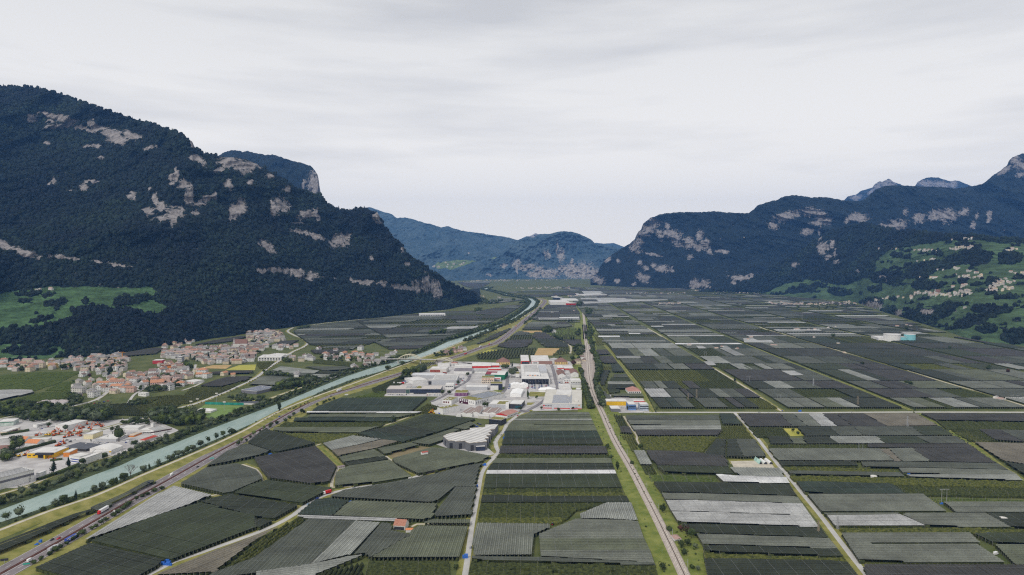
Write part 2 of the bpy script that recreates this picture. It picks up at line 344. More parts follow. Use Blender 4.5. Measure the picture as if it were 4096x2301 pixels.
vinesL=[SS('M2',[(-300,880),(0,870),(170,835),(530,800),(950,800),(1300,805),(1480,790),(1560,830),(1600,870),(1420,870),(1160,930),(1110,980),(1180,995),(1550,930),(1650,985),(1700,1000),(1650,1045),(1500,1050),(1300,1030),(1100,1000),(900,995),(700,1020),(740,1080),(620,1130),(330,1200),(100,1200),(-300,1220)]),
          SS('M2',[(-300,1385),(0,1385),(180,1365),(300,1415),(560,1395),(690,1440),(500,1530),(-300,1530)])]
grovesL=ells('M2',(270,870,130,22),(470,880,60,22),(850,945,25,22),(560,970,110,22,-5),(620,925,25,18),(400,1130,120,22,-12),(1300,915,150,20,-5),(250,950,90,8),(370,1055,14,14),(550,1010,22,22),(300,1440,260,40))
hl=mountain('left_mountain_hillside',silL,baseL,lambda X,t:0.62+0.1*(t>.5),H_NEAR,rocksL,vinesL,grovesL,nx=560,ny=300,amp=0.17,freq=340,jag=2.0,seed=1)
# --- rounded mountain behind it, with its pale cliff
sil2=cat_(('M1',[(2100,830),(2190,812),(2230,790),(2300,765),(2360,752),(2480,760)]),('M3',[(60,5),(170,20),(280,30),(400,48),(500,50),(600,85),(700,115),(780,135),(860,160),(900,200),(930,250),(940,290),(950,370),(968,470),(1010,700)]))
mountain('cliff_mountain_hillside',sil2,[(800,1190),(1400,1186)],0.8,H_MID,ells('M3',(905,360,62,110),(800,350,20,40)),nx=160,ny=120,amp=0.05,freq=330,seed=21)
# --- far end of the valley
silF1=[(1180,860)]+cat_(('M3',[(1100,640),(1270,612),(1380,580),(1460,577),(1530,600),(1620,630),(1680,650),(1720,685),(1800,680),(1880,690),(1960,720),(2030,742)]),('M4',[(60,243),(120,262),(160,275),(220,262),(280,280),(350,305),(450,320),(550,332),(650,350),(750,365),(850,380),(930,404),(1100,480),(1300,600)]))
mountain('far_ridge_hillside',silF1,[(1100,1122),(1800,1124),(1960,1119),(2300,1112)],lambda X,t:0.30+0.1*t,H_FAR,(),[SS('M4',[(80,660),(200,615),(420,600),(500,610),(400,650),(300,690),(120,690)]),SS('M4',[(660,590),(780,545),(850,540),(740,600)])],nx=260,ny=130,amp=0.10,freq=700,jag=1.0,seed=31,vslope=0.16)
silF2=cat_(('M4',[(420,770),(560,700),(700,590),(800,520),(930,404),(990,385),(1040,370),(1085,382),(1140,345),(1200,342),(1260,340),(1330,320),(1390,313),(1470,320),(1550,340),(1610,370),(1670,400),(1710,440),(1760,445),(1850,460),(1950,490),(2050,540),(2300,640)]))
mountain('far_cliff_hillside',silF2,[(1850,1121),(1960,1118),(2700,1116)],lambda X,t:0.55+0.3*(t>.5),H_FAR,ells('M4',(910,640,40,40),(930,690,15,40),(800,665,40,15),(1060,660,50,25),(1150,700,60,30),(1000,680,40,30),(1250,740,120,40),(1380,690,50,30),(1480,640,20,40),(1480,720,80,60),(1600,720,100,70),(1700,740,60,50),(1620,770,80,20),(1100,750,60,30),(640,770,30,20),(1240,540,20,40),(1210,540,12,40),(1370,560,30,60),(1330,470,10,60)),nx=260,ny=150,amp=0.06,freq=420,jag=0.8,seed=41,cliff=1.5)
silF3=cat_(('M4',[(700,500),(970,388),(1020,365),(1060,362),(1110,333),(1150,350),(1250,420),(1600,480),(1715,430),(1800,440),(1900,434),(2000,472),(2300,560)]))
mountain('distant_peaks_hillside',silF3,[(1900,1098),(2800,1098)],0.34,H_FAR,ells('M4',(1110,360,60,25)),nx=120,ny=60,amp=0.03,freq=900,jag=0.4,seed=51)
# --- right hand side
silR1=cat_(('M5',[(155,1099),(190,1040),(240,960),(260,900),(320,840),(400,780),(480,730),(550,690),(600,650),(620,600),(640,570),(665,550),(680,500),(720,460),(750,435),(830,405),(900,388),(1000,380),(1150,372),(1250,375),(1400,365),(1500,375),(1600,382),(1740,385),(1790,350),(1830,310),(1920,275),(2020,255),(2100,215),(2200,203),(2300,215),(2370,230),(2450,220),(2560,228)]),
    ('M6',[(350,460),(430,480),(520,470),(620,480),(760,507),(920,512),(970,500),(1030,440),(1100,385),(1200,360),(1340,355),(1480,365),(1700,372),(1900,385),(2060,365),(2150,340),(2200,310),(2270,250),(2350,195),(2400,160),(2420,110),(2460,70),(2520,45),(2600,30),(3000,-40),(3600,-60)]))
baseR1=[(2361,1138),(2419,1144),(2539,1150),(2642,1154),(2758,1158),(2857,1164),(2977,1170),(3300,1172),(4700,1176)]
rocksR=ells('M5',(760,500,80,45,-20),(680,590,60,30),(730,570,60,20),(640,660,40,25),(870,610,30,40),(960,590,80,35),(1000,640,60,40),(830,580,30,25),(920,510,25,30),(1050,700,50,20),(1150,680,60,50),(1230,720,50,30),(1310,690,50,40),(1250,610,30,40),(1360,760,30,30),(1480,770,60,15),(610,720,60,30,-30),(640,770,30,12),(780,800,80,10,15),(1150,825,25,20),(650,875,25,20),(790,910,30,20),(880,940,60,30),(970,930,12,20),(975,965,20,15),(700,930,25,20),(690,1040,70,35,25),(230,1060,55,35),(330,850,30,25),(440,870,20,20),(430,1060,30,20),(590,1095,20,12),(1260,1095,90,35),(1180,1110,30,30),(1660,1035,90,25),(1600,1085,30,15),(1780,1030,30,30))+ \
    ells('M6',(150,680,90,35,-5),(280,640,60,30),(420,630,60,35),(530,670,50,60,-25),(600,710,40,40),(480,740,50,20),(390,820,60,30),(50,760,50,30),(790,700,30,25),(900,680,90,40),(940,710,30,20,-40),(1160,790,80,40),(1270,770,110,50,-15),(1020,765,40,15),(1390,620,25,30),(1520,690,60,40),(1700,650,80,45,-10),(1800,660,110,50),(1980,620,40,30),(2090,670,20,30),(2215,640,25,30),(2210,700,20,40),(2050,760,30,30),(2480,100,50,60,-30),(2550,150,50,40),(2380,200,60,20,-35),(2540,250,40,20),(530,800,9,50))
mountain('right_mountain_hillside',silR1,baseR1,lambda X,t:0.55+0.25*(t>.4),H_MID,rocksR,nx=520,ny=240,amp=0.07,freq=420,jag=1.3,seed=61)
silR2=[(2790,1168),(2900,1152)]+cat_(('M6',[(-300,1375),(0,1200),(150,1110),(300,1020),(480,905),(600,830),(750,780),(950,735),(1100,765),(1300,800),(1600,830),(1900,845),(2100,850),(2400,880),(2700,900),(3600,920)]))
baseR2=[(2790,1169),(2977,1171),(3072,1178),(3422,1209),(3526,1245),(3590,1264),(3669,1288),(3808,1332),(3868,1356),(3988,1372),(4096,1384),(4600,1440)]
vinesR=[SS('M8',[(-50,575),(150,470),(420,420),(650,470),(780,480),(900,430),(1080,340),(1100,200),(1230,120),(1600,60),(1800,20),(2100,20),(2300,60),(3600,60),(3600,1300),(2572,1100),(2000,1030),(1850,970),(1500,860),(1140,750),(880,660),(600,630)])]
grovesR=ells('M8',(1200,400,180,60),(1550,320,170,60,-15),(1830,250,130,50,-30),(2070,200,170,70),(1580,480,150,40),(2430,200,120,60),(2240,450,60,40),(900,200,200,60),(1040,660,120,40),(1230,750,80,40),(1500,790,200,60,-10),(1750,740,150,60,-25),(2050,840,170,50,-15),(2250,720,200,40),(2400,600,120,20),(2480,1000,140,60),(2200,920,100,40),(1080,520,80,20),(350,520,160,30,-10),(720,560,120,25),(1950,440,50,25),(1700,160,60,25),(500,480,90,18),(1290,180,60,20))
hr=mountain('vineyard_hillside',silR2,baseR2,lambda X,t:0.62+0*X,H_MID,ells('M6',(550,990,50,50),(640,950,25,30),(670,1030,18,40),(610,1080,25,25),(690,1130,25,25),(510,890,20,25),(270,1160,40,20),(900,1215,15,12),(1050,1250,15,12),(1150,1270,35,15),(1190,1300,10,30))+ells('M8',(1030,695,95,42),(1320,755,32,32),(1590,750,60,25)),vinesR,grovesR,nx=420,ny=200,amp=0.05,freq=240,jag=1.6,seed=71,vslope=0.20,woods=0.66)
silR3=cat_(('M6',[(700,560),(770,500),(800,465),(880,450),(940,410),(1050,380),(1070,345),(1110,320),(1130,315),(1150,320),(1215,288),(1260,320),(1340,350),(1420,390),(1480,360),(1500,325),(1540,300),(1590,280),(1640,272),(1720,280),(1830,315),(1880,305),(1930,315),(2000,345),(2060,370),(2300,430)]))
mountain('rocky_peaks_hillside',silR3,[(3300,1116),(4100,1116)],0.42,H_MID,ells('M6',(1200,335,80,42,10),(1100,370,45,50,-50),(1030,430,45,22,-40),(880,480,60,20),(1600,345,110,32,10),(1750,350,95,30,8),(1860,345,45,40)),nx=160,ny=150,amp=0.03,freq=420,jag=0.8,seed=81,cliff=0.9)
# --- air between here and the mountains
hz=bpy.data.materials.new('haze'); hz.use_nodes=True; t=hz.node_tree; t.nodes.clear()
ho=N(t,'ShaderNodeOutputMaterial'); pv=N(t,'ShaderNodeVolumePrincipled'); pv.inputs['Color'].default_value=(0.15,0.38,0.90,1); pv.inputs['Density'].default_value=6e-5/K; pv.inputs['Anisotropy'].default_value=0.0
L(t,pv.outputs[0],ho.inputs['Volume'])
hb=MB().box(-7000*K,7000*K,-600*K,10500*K,-6,1130*K).build('haze',hz); hb['kind']='stuff'
# ================================================================ trees: crowns, trunks, forest
def leaf_material(name,c1,c2,rnd=0.35,scale=0.35):
    m=mat(name,c1,rough=0.8,col2=c2,scale=scale,detail=8,rnd=rnd,spec=0.15,bump=0.5,bscale=1.5); return m
L_FOREST=leaf_material('forest leaves',(0.0055,0.0095,0.0115),(0.018,0.027,0.021),rnd=0.5,scale=0.12)
fm_=L_FOREST.node_tree; gp_=N(fm_,'ShaderNodeNewGeometry'); fn_=N(fm_,'ShaderNodeTexNoise'); fn_.inputs['Scale'].default_value=0.0035; fn_.inputs['Detail'].default_value=6; L(fm_,gp_.outputs['Position'],fn_.inputs['Vector'])
fr_=N(fm_,'ShaderNodeValToRGB'); L(fm_,fn_.outputs[0],fr_.inputs[0]); fr_.color_ramp.elements[0].position=.38; fr_.color_ramp.elements[0].color=(.60,.66,.92,1); fr_.color_ramp.elements[1].position=.66; fr_.color_ramp.elements[1].color=(1.35,1.5,1.0,1)      # stands of darker and fresher trees
pb_=fm_.nodes['Principled BSDF']; sk_=pb_.inputs['Base Color'].links[0].from_socket; mm_=N(fm_,'ShaderNodeMix',data_type='RGBA',blend_type='MULTIPLY'); mm_.inputs['Factor'].default_value=1; L(fm_,sk_,mm_.inputs[6]); L(fm_,fr_.outputs[0],mm_.inputs[7]); L(fm_,mm_.outputs[2],pb_.inputs['Base Color'])
L_GREEN=leaf_material('broad leaves',(0.022,0.036,0.013),(0.070,0.090,0.030),rnd=0.3)
L_WILLOW=leaf_material('willow leaves',(0.050,0.068,0.042),(0.125,0.145,0.085),rnd=0.25)
L_DARK=leaf_material('conifer needles',(0.010,0.020,0.014),(0.028,0.045,0.026),rnd=0.25)
L_BRIGHT=leaf_material('fresh leaves',(0.055,0.085,0.018),(0.13,0.16,0.04),rnd=0.25)
L_RED=leaf_material('copper leaves',(0.045,0.022,0.016),(0.10,0.048,0.03),rnd=0.2)
M_BARK=mat('bark',(0.07,0.055,0.04),var=0.4,scale=1.5)
def blob(seed,r=1.0,sub=2,lump=0.35,squash=(1,1,1),conic=0.0):
    bm=bmesh.new(); bmesh.ops.create_icosphere(bm,subdivisions=sub,radius=1.0); rr=np.random.default_rng(seed)
    o=rr.uniform(0,50,3)
    for v in bm.verts:
        p=v.co; n=fbm(np.array([p.x*1.3+o[0]]),np.array([p.y*1.3+p.z*1.7+o[1]]),3,seed)[0]-0.5
        k=(1+lump*2*n+rr.uniform(-.08,.08)); co=p*k
        if conic:w=1-conic*(p.z+1)/2; co=Vector((co.x*w,co.y*w,co.z*1.0))
        v.co=Vector((co.x*squash[0],co.y*squash[1],co.z*squash[2]))*r
    return bm
def blob_mesh(name,m,**k):
    bm=blob(**k); me=bpy.data.meshes.new(name); bm.to_mesh(me); bm.free(); me.materials.append(m); return me
FOREST_COL=bpy.data.collections.new('forest crowns')
for i in range(5):
    me=blob_mesh('forest_crown',L_FOREST,seed=100+i,sub=2,lump=0.32,squash=(0.5,0.5,0.56)) if i<4 else blob_mesh('forest_crown',L_FOREST,seed=105,sub=2,lump=0.15,squash=(0.36,0.36,0.8),conic=0.85)
    FOREST_COL.objects.link(bpy.data.objects.new('forest_crown',me))
def instancer_group():
    ng=bpy.data.node_groups.new('scatter crowns','GeometryNodeTree')
    ng.interface.new_socket('Geometry',in_out='INPUT',socket_type='NodeSocketGeometry'); ng.interface.new_socket('Geometry',in_out='OUTPUT',socket_type='NodeSocketGeometry')
    gi=ng.nodes.new('NodeGroupInput'); go=ng.nodes.new('NodeGroupOutput'); ip=ng.nodes.new('GeometryNodeInstanceOnPoints'); ci=ng.nodes.new('GeometryNodeCollectionInfo')
    ci.inputs['Collection'].default_value=FOREST_COL; ci.inputs['Separate Children'].default_value=True; ci.inputs['Reset Children'].default_value=True
    def attr(n,ty):
        a=ng.nodes.new('GeometryNodeInputNamedAttribute'); a.data_type=ty; a.inputs['Name'].default_value=n; return a.outputs['Attribute']
    cx=ng.nodes.new('ShaderNodeCombineXYZ'); ng.links.new(attr('rot','FLOAT'),cx.inputs[2])
    ng.links.new(gi.outputs[0],ip.inputs['Points']); ng.links.new(ci.outputs[0],ip.inputs['Instance']); ip.inputs['Pick Instance'].default_value=True
    ng.links.new(attr('pick','INT'),ip.inputs['Instance Index']); ng.links.new(cx.outputs[0],ip.inputs['Rotation']); ng.links.new(attr('size','FLOAT'),ip.inputs['Scale'])
    ng.links.new(ip.outputs[0],go.inputs[0]); return ng
SCATTER=instancer_group()
def scatter(name,pts,size,conifer=0.12,pick=None,seed=3):
    r=np.random.default_rng(seed); n=len(pts); me=bpy.data.meshes.new(name); me.vertices.add(n); me.vertices.foreach_set('co',np.asarray(pts,np.float32).ravel())
    def at(nm,ty,v):a=me.attributes.new(nm,ty,'POINT'); a.data.foreach_set('value',v)
    at('size','FLOAT',np.asarray(size,np.float32)); at('rot','FLOAT',r.uniform(0,6.28,n).astype(np.float32))
    pk=np.where(r.random(n)<conifer,4,r.integers(0,4,n)) if pick is None else pick
    at('pick','INT',pk.astype(np.int32)); me.update()
    o=bpy.data.objects.new(name,me); link(o); md=o.modifiers.new('scatter','NODES'); md.node_group=SCATTER; o['kind']='stuff'; return o
def forest_on(h,name,size_of,cover,label,seed,only=None,conifer=0.12):
    V=h['V']; r=np.random.default_rng(seed)
    a=V[:-1,:-1]; b=V[1:,:-1]; c=V[1:,1:]; d=V[:-1,1:]
    area=0.5*(np.linalg.norm(np.cross(b-a,c-a),axis=-1)+np.linalg.norm(np.cross(c-a,d-a),axis=-1))
    mid=(a+b+c+d)/4; s=size_of(mid[...,1])
    rk=h['rock'][:-1,:-1]; ok=(rk+0.9*(fbm(mid[...,0]/26,mid[...,2]/14,4,77)-0.5)<0.26)&(h['vine'][:-1,:-1]<0.5)
    if only is not None:ok &= only(h)[:-1,:-1]
    lam=area*cover/(s*s)*ok
    k=r.poisson(np.clip(lam,0,60)); ii=np.repeat(np.arange(k.size),k.ravel()); n=len(ii)
    u,v=r.random(n)[:,None],r.random(n)[:,None]
    A,B,Cc,Dd=[q.reshape(-1,3)[ii] for q in (a,b,c,d)]
    P=(A*(1-u)+B*u)*(1-v)+(Dd*(1-u)+Cc*u)*v
    sz=s.ravel()[ii]*r.uniform(0.65,1.25,n); sz*=0.8+0.5*fbm(P[:,0]/96,P[:,2]/64+P[:,1]/96,3,9)
    P[:,2]+=sz*0.2
    o=scatter(name,P,sz,conifer,seed=seed); o['label']=label; return n
nA=forest_on(hl,'forest',lambda D:np.clip(D/1840*9.2,9.2,14.5),0.92,'dense dark forest covering the left mountain',5)
nB=forest_on(hr,'forest',lambda D:np.clip(D/3200*13,12.0,21),0.8,'dark woods and groves between the terraced vineyards on the right',6)
print('forest',nA,nB)
def crown_cloud(seed,rx,rz,zc,n,leaf,lobes=9,dead=False,fill=0.35):
    """leaf-sized faces spread through several clumps: an uneven outline with gaps"""
    r=np.random.default_rng(seed); v=[]; f=[]
    cs=[]
    for _ in range(lobes):
        d=r.normal(size=3); d/=np.linalg.norm(d); q=r.uniform(0.3,0.9); cs.append((np.array([d[0]*rx*q,d[1]*rx*q,zc+d[2]*rz*q]),r.uniform(0.28,0.62)))
    for c,q in cs:
        m=n//lobes
        d=r.normal(size=(m,3)); d/=np.linalg.norm(d,axis=1)[:,None]; rad=q*(fill+(1-fill)*r.random((m,1))**0.4)
        p=c+d*rad*np.array([rx,rx,rz])
        for k in range(m):
            nrm=d[k]+r.normal(size=3)*0.55; nrm/=np.linalg.norm(nrm); t=np.cross(nrm,r.normal(size=3)); t/=np.linalg.norm(t); w=np.cross(nrm,t); s=leaf*r.uniform(0.6,1.3)
            b=len(v); v+=[p[k]+t*s,p[k]+w*s*0.8,p[k]-t*s*0.9,p[k]-w*s*0.8]; f.append((b,b+1,b+2,b+3))
    return v,f
TREE_MESH={}
def tree_proto(kind,var):
    key=(kind,var)
    if key in TREE_MESH:return TREE_MESH[key]
    sd=500+var*17+hash(kind)%7; sd=500+var*17+{'round':1,'willow':2,'conifer':3,'poplar':4,'copper':5,'bright':6,'bush':7}[kind]
    lm={'round':L_GREEN,'willow':L_WILLOW,'conifer':L_DARK,'poplar':L_GREEN,'copper':L_RED,'bright':L_BRIGHT,'bush':L_GREEN}[kind]
    rx,rz,zc,n,lf={'round':(0.42,0.40,0.60,420,.045),'willow':(0.46,0.40,0.58,420,.045),'conifer':(0.22,0.48,0.52,360,.04),'poplar':(0.17,0.46,0.54,300,.04),'copper':(0.42,0.4,0.6,380,.045),'bright':(0.42,0.40,0.60,380,.045),'bush':(0.62,0.42,0.45,360,.06)}[kind]
    v,f=crown_cloud(sd,rx,rz,zc,n,lf)
    if kind=='conifer':
        v=[np.array([p[0]*(1.25-1.1*p[2]),p[1]*(1.25-1.1*p[2]),p[2]]) for p in v]
    bl=blob(seed=sd,sub=2,lump=0.5,r=0.85,conic=0.8 if kind=='conifer' else 0)
    b=len(v); v+=[np.array([q.co.x*rx*.78,q.co.y*rx*.78,zc+q.co.z*rz*.8]) for q in bl.verts]; bl.faces.ensure_lookup_table()
    f+=[tuple(w.index+b for w in fc.verts) for fc in bl.faces]; bl.free()
    cm=bpy.data.meshes.new('crown'); cm.from_pydata([tuple(p) for p in v],[],f); cm.materials.append(lm); cm.update()
    tb=MB().tube((0,0,-0.02),(0.01,0,zc*0.9),0.032,6,r2=0.014)
    for k in range(3):
        a=k*2.1+var; tb.tube((0,0,zc*(0.45+.1*k)),(math.cos(a)*rx*.6,math.sin(a)*rx*.6,zc+rz*.15),0.013,5,r2=0.005)
    tm=bpy.data.meshes.new('trunk'); tm.from_pydata(tb.v,[],tb.f); tm.materials.append(M_BARK); tm.update()
    TREE_MESH[key]=(cm,tm); return cm,tm
TREES=[]
KIND_WORDS={'round':'dark green leafy tree','willow':'grey-green willow','conifer':'dark conifer','poplar':'slim tall poplar','copper':'copper-leaved tree','bright':'fresh green tree','bush':'low green bush'}
def tree(p,h,kind,label,group,cat='tree',name=None):
    cm,tm=tree_proto(kind,random.randrange(5)); z=p[2] if len(p)>2 else 0
    e=empty(name or {'conifer':'conifer','willow':'willow_tree','poplar':'poplar_tree','bush':'bush'}.get(kind,'leafy_tree'),(p[0],p[1],z),random.uniform(0,6.28))
    w=random.uniform(0.88,1.12); e.scale=(h*w,h*w,h); tag(e,label,cat,group)
    for n,me in (('crown',cm),('trunk',tm)):link(bpy.data.objects.new(n,me),e)
    TREES.append(e); return e
# ================================================================ river, roads, railway
def ribbon_material():pass
M_ASPH=mat('asphalt',(0.20,0.19,0.20),var=0.12,scale=0.05,rough=0.8,detail=8)
M_MWAY=mat('motorway asphalt',(0.165,0.145,0.15),col2=(0.215,0.19,0.195),scale=0.04,rough=0.75,stretch=(1,1,1),detail=8)
M_LINE=mat('road paint',(0.70,0.70,0.68),var=0.1,scale=0.4)
M_LOCAL=mat('local road surface',(0.44,0.43,0.41),var=0.1,scale=0.06,detail=8)
M_DIRT=mat('pale gravel track',(0.47,0.43,0.35),var=0.14,scale=0.12,detail=8)
M_BALL=mat('track ballast',(0.36,0.31,0.275),var=0.18,scale=0.25,detail=9)
M_RUST=mat('pale ballast and sleepers',(0.46,0.41,0.36),var=0.25,scale=0.5)
M_STEEL=mat('rail steel',(0.30,0.25,0.22),rough=0.4,metal=0.3,var=0.15)
M_VERGE=mat('verge grass',(0.14,0.15,0.03),col2=(0.28,0.255,0.085),scale=0.07,detail=9,bump=0.4,bscale=1.0)
M_DRY=mat('dry grass',(0.26,0.21,0.12),col2=(0.36,0.29,0.18),scale=0.08,detail=9)
M_LUSH=mat('lush grass',(0.10,0.135,0.022),col2=(0.20,0.215,0.055),scale=0.08,detail=9,bump=0.4,bscale=1.2)
M_RAILING=mat('barrier steel',(0.22,0.11,0.085),var=0.2,scale=0.2)
M_CONC=mat('concrete',(0.42,0.41,0.39),var=0.12,scale=0.3)
# river
mw=bpy.data.materials.new('river water'); mw.use_nodes=True; t=mw.node_tree; b=t.nodes['Principled BSDF']
tcw=N(t,'ShaderNodeTexCoord'); mp=N(t,'ShaderNodeMapping'); mp.inputs['Rotation'].default_value=(0,0,-0.55); mp.inputs['Scale'].default_value=(1.0,0.3,1); L(t,tcw.outputs['Object'],mp.inputs[0])
n1=N(t,'ShaderNodeTexNoise'); n1.inputs['Scale'].default_value=0.06; n1.inputs['Detail'].default_value=8; n1.inputs['Roughness'].default_value=0.65; L(t,mp.outputs[0],n1.inputs['Vector'])
r1=N(t,'ShaderNodeValToRGB'); L(t,n1.outputs[0],r1.inputs[0]); r1.color_ramp.elements[0].position=.35; r1.color_ramp.elements[0].color=(0.25,0.34,0.305,1); r1.color_ramp.elements[1].position=.7; r1.color_ramp.elements[1].color=(0.37,0.455,0.415,1)
L(t,r1.outputs[0],b.inputs['Base Color']); b.inputs['Roughness'].default_value=0.28; b.inputs['Specular IOR Level'].default_value=0.35
n2=N(t,'ShaderNodeTexNoise'); n2.inputs['Scale'].default_value=0.5; n2.inputs['Detail'].default_value=4; L(t,mp.outputs[0],n2.inputs['Vector'])
bp=N(t,'ShaderNodeBump'); bp.inputs['Strength'].default_value=0.35; bp.inputs['Distance'].default_value=0.4; L(t,n2.outputs[0],bp.inputs['Height']); L(t,bp.outputs[0],b.inputs['Normal'])
RIV_L=GG('2',[(-500,940),(0,790),(300,680),(600,570),(850,470),(1050,400),(1160,370),(1250,310),(1500,215),(1700,140),(1900,60),(2050,0)])+GG('M7',[(310,1500),(640,1380),(900,1270),(1200,1150),(1500,1050),(1640,1020),(1760,980),(1950,920),(2100,860),(2250,790),(2400,750),(2572,690)])+GG('j',[(300,870),(620,750),(870,600),(1060,450),(1140,340),(1060,290),(900,255),(620,215),(530,180),(420,150),(230,105),(170,95),(180,75),(290,50)])
RIV_R=GG('2',[(-500,1090),(0,925),(400,790),(560,710),(720,660),(930,600),(1100,540),(1220,490),(1420,405),(1680,300),(1900,205),(2100,120),(2330,20)])+GG('M7',[(480,1530),(730,1430),(960,1300),(1270,1180),(1560,1100),(1800,1010),(1960,960),(2090,915),(2250,850),(2400,790),(2572,725)])+GG('j',[(400,870),(700,750),(960,590),(1180,440),(1230,340),(1150,280),(960,245),(700,205),(600,180),(500,150),(300,112),(250,100),(250,80),(330,55)])
def resample(P,n):
    d=[0]
    for a,b_ in zip(P,P[1:]):d.append(d[-1]+(b_-a).length)
    q=np.linspace(0,d[-1],n); return [Vector((np.interp(s,d,[p.x for p in P]),np.interp(s,d,[p.y for p in P]),0)) for s in q]
nR=160; rl=resample(RIV_L,nR); rr_=resample(RIV_R,nR)
w=mesh_np('river',[(p.x,p.y,0.16) for p in rl+rr_],[(i,nR+i,nR+i+1,i+1) for i in range(nR-1)],mw); w['kind']='structure'
sweep('river_bank',rl,[(-16,0.02),(-8,1.8),(-2,.6),(2,0.1)],mat('bank scrub',(0.03,0.045,0.018),col2=(0.075,0.095,0.04),scale=0.2,detail=8),step=25)
sweep('river_bank',rr_,[(-2,0.1),(2,.7),(7,1.8),(14,0.02)],MATS['bank scrub'],step=25)
# levee with its footpath
LEVEE=GG('2',[(-400,1170),(0,1025),(500,830),(950,680),(1400,480),(1800,310),(2200,135),(2480,0)])+[G(1024,1704)]+GG('M7',[(600,1490),(1000,1330),(1250,1245),(1500,1150),(1740,1060),(1880,1010),(1985,965),(2150,905),(2400,800),(2572,730)])+GG('j',[(380,930),(620,820),(900,690),(1100,560),(1250,430),(1330,340),(1320,310)])
sweep('levee',LEVEE,[(-12,0.05),(-4,3.0),(4,3.0),(14,0.06)],M_VERGE,step=25)
sweep('levee_path',LEVEE,[(-2.2,3.06),(2.2,3.06)],M_DIRT,step=25)
MW=GG('2',[(-700,1835),(0,1445),(640,1090),(1130,805),(1700,490),(2100,265),(2572,10)])+[G(1258,1603),G(1417,1552),G(1610,1494),G(1687,1468),G(1755,1447),G(1842,1422),G(1938,1387)]+GG('j',[(380,1190),(560,1080),(660,1000),(780,900),(900,800),(1040,680),(1180,570),(1300,460),(1400,350),(1390,310),(1280,275),(1100,250),(900,215),(740,180)])
# grass between the levee and the motorway, then the carriageways
sweep('motorway_verge',MW,[(-50,0.03),(-15,0.25),(15,0.25),(32,0.03)],M_VERGE,step=25)
sweep('motorway',MW,[(-12.6,0.28),(-12.4,0.5),(-1.3,0.55),(-1.0,0.62),(1.0,0.62),(1.3,0.55),(12.4,0.5),(12.6,0.28)],[M_MWAY,mat('red-brown median',(0.13,0.065,0.05),var=0.3,scale=0.3)],[0,0,1,1,1,0,0],step=25)
for o_ in (-11.6,-2.1,2.1,11.6):
    sweep('road_marking',MW[:-6],[(o_-.14,0.565),(o_+.14,0.565)],M_LINE,step=25)
for nm,off in (('guard_rail',-0.8),('guard_rail',0.8)):
    go=sweep(nm,MW[:-6],[(off-.12,0.6),(off-.12,1.35),(off+.12,1.35),(off+.12,0.6)],M_RAILING,kind=None,step=25)
    tag(go,'rusty brown guard rail along the motorway median, '+('river side' if off<0 else 'orchard side'),'guard rail','guard rails of the motorway')
Pm=strip_pts([Vector((p.x,p.y,0)) for p in MW[:9]],3.0); dv=[]; df=[]
for off in (-5.6,5.6):                                       # broken lane lines
    acc=0
    for a_,b_ in zip(Pm,Pm[1:]):
        acc+=(b_-a_).length
        if acc%15<5:
            d_=(b_-a_).normalized(); n_=Vector((d_.y,-d_.x,0)); k_=len(dv)
            dv+=[a_+n_*(off-.16)+Vector((0,0,.57)),a_+n_*(off+.16)+Vector((0,0,.57)),b_+n_*(off+.16)+Vector((0,0,.57)),b_+n_*(off-.16)+Vector((0,0,.57))]; df.append((k_,k_+1,k_+2,k_+3))
o_=mesh_np('lane_marking',dv,df,M_LINE); o_['kind']='structure'
# railway
RAIL=GG('4',[(1880,1790),(1725,1447),(1590,1160),(1440,850),(1310,600),(1200,390),(1060,150),(985,0)])+GG('7',[(265,870),(190,720),(155,600),(138,480),(125,300),(108,150),(95,0)])+GG('j',[(2235,1100),(2200,780),(2180,600),(2160,420),(2145,290)])
sweep('rail_embankment',RAIL,[(-40,.03),(-34,.25),(-10,1.2),(9,1.2),(22,.3),(30,.03)],M_LUSH,step=20)
sweep('railway_bed',RAIL,[(-5.2,1.22),(-4.4,1.75),(4.4,1.75),(5.2,1.22)],M_BALL,step=20)
for off in (-2.1,2.1):
    sweep('railway_track',RAIL,[(off-1.6,1.77),(off-1.5,1.86),(off+1.5,1.86),(off+1.6,1.77)],M_RUST,step=20)
    for q in (-.75,.75):sweep('rail',RAIL[:10],[(off+q-.06,1.86),(off+q-.06,2.02),(off+q+.06,2.02),(off+q+.06,1.86)],M_STEEL,step=30)
sweep('track_gap',RAIL,[(-.55,1.80),(.55,1.80)],mat('brown cinder',(0.13,0.10,0.085),var=.3,scale=.3),step=20)
ST=GG('7',[(180,640),(160,520),(150,400),(140,280),(125,200)])
sweep('station_yard',ST,[(-18,1.76),(-13,1.765),(14,1.765),(18,1.2)],M_BALL,step=20,w=lambda u:0.45+0.75*math.sin(math.pi*u))
sweep('railway_track',GG('7',[(190,690),(165,560),(172,420),(160,280),(128,190)]),[(-.75,1.8),(-.7,1.9),(.7,1.9),(.75,1.8)],M_RUST,step=20)
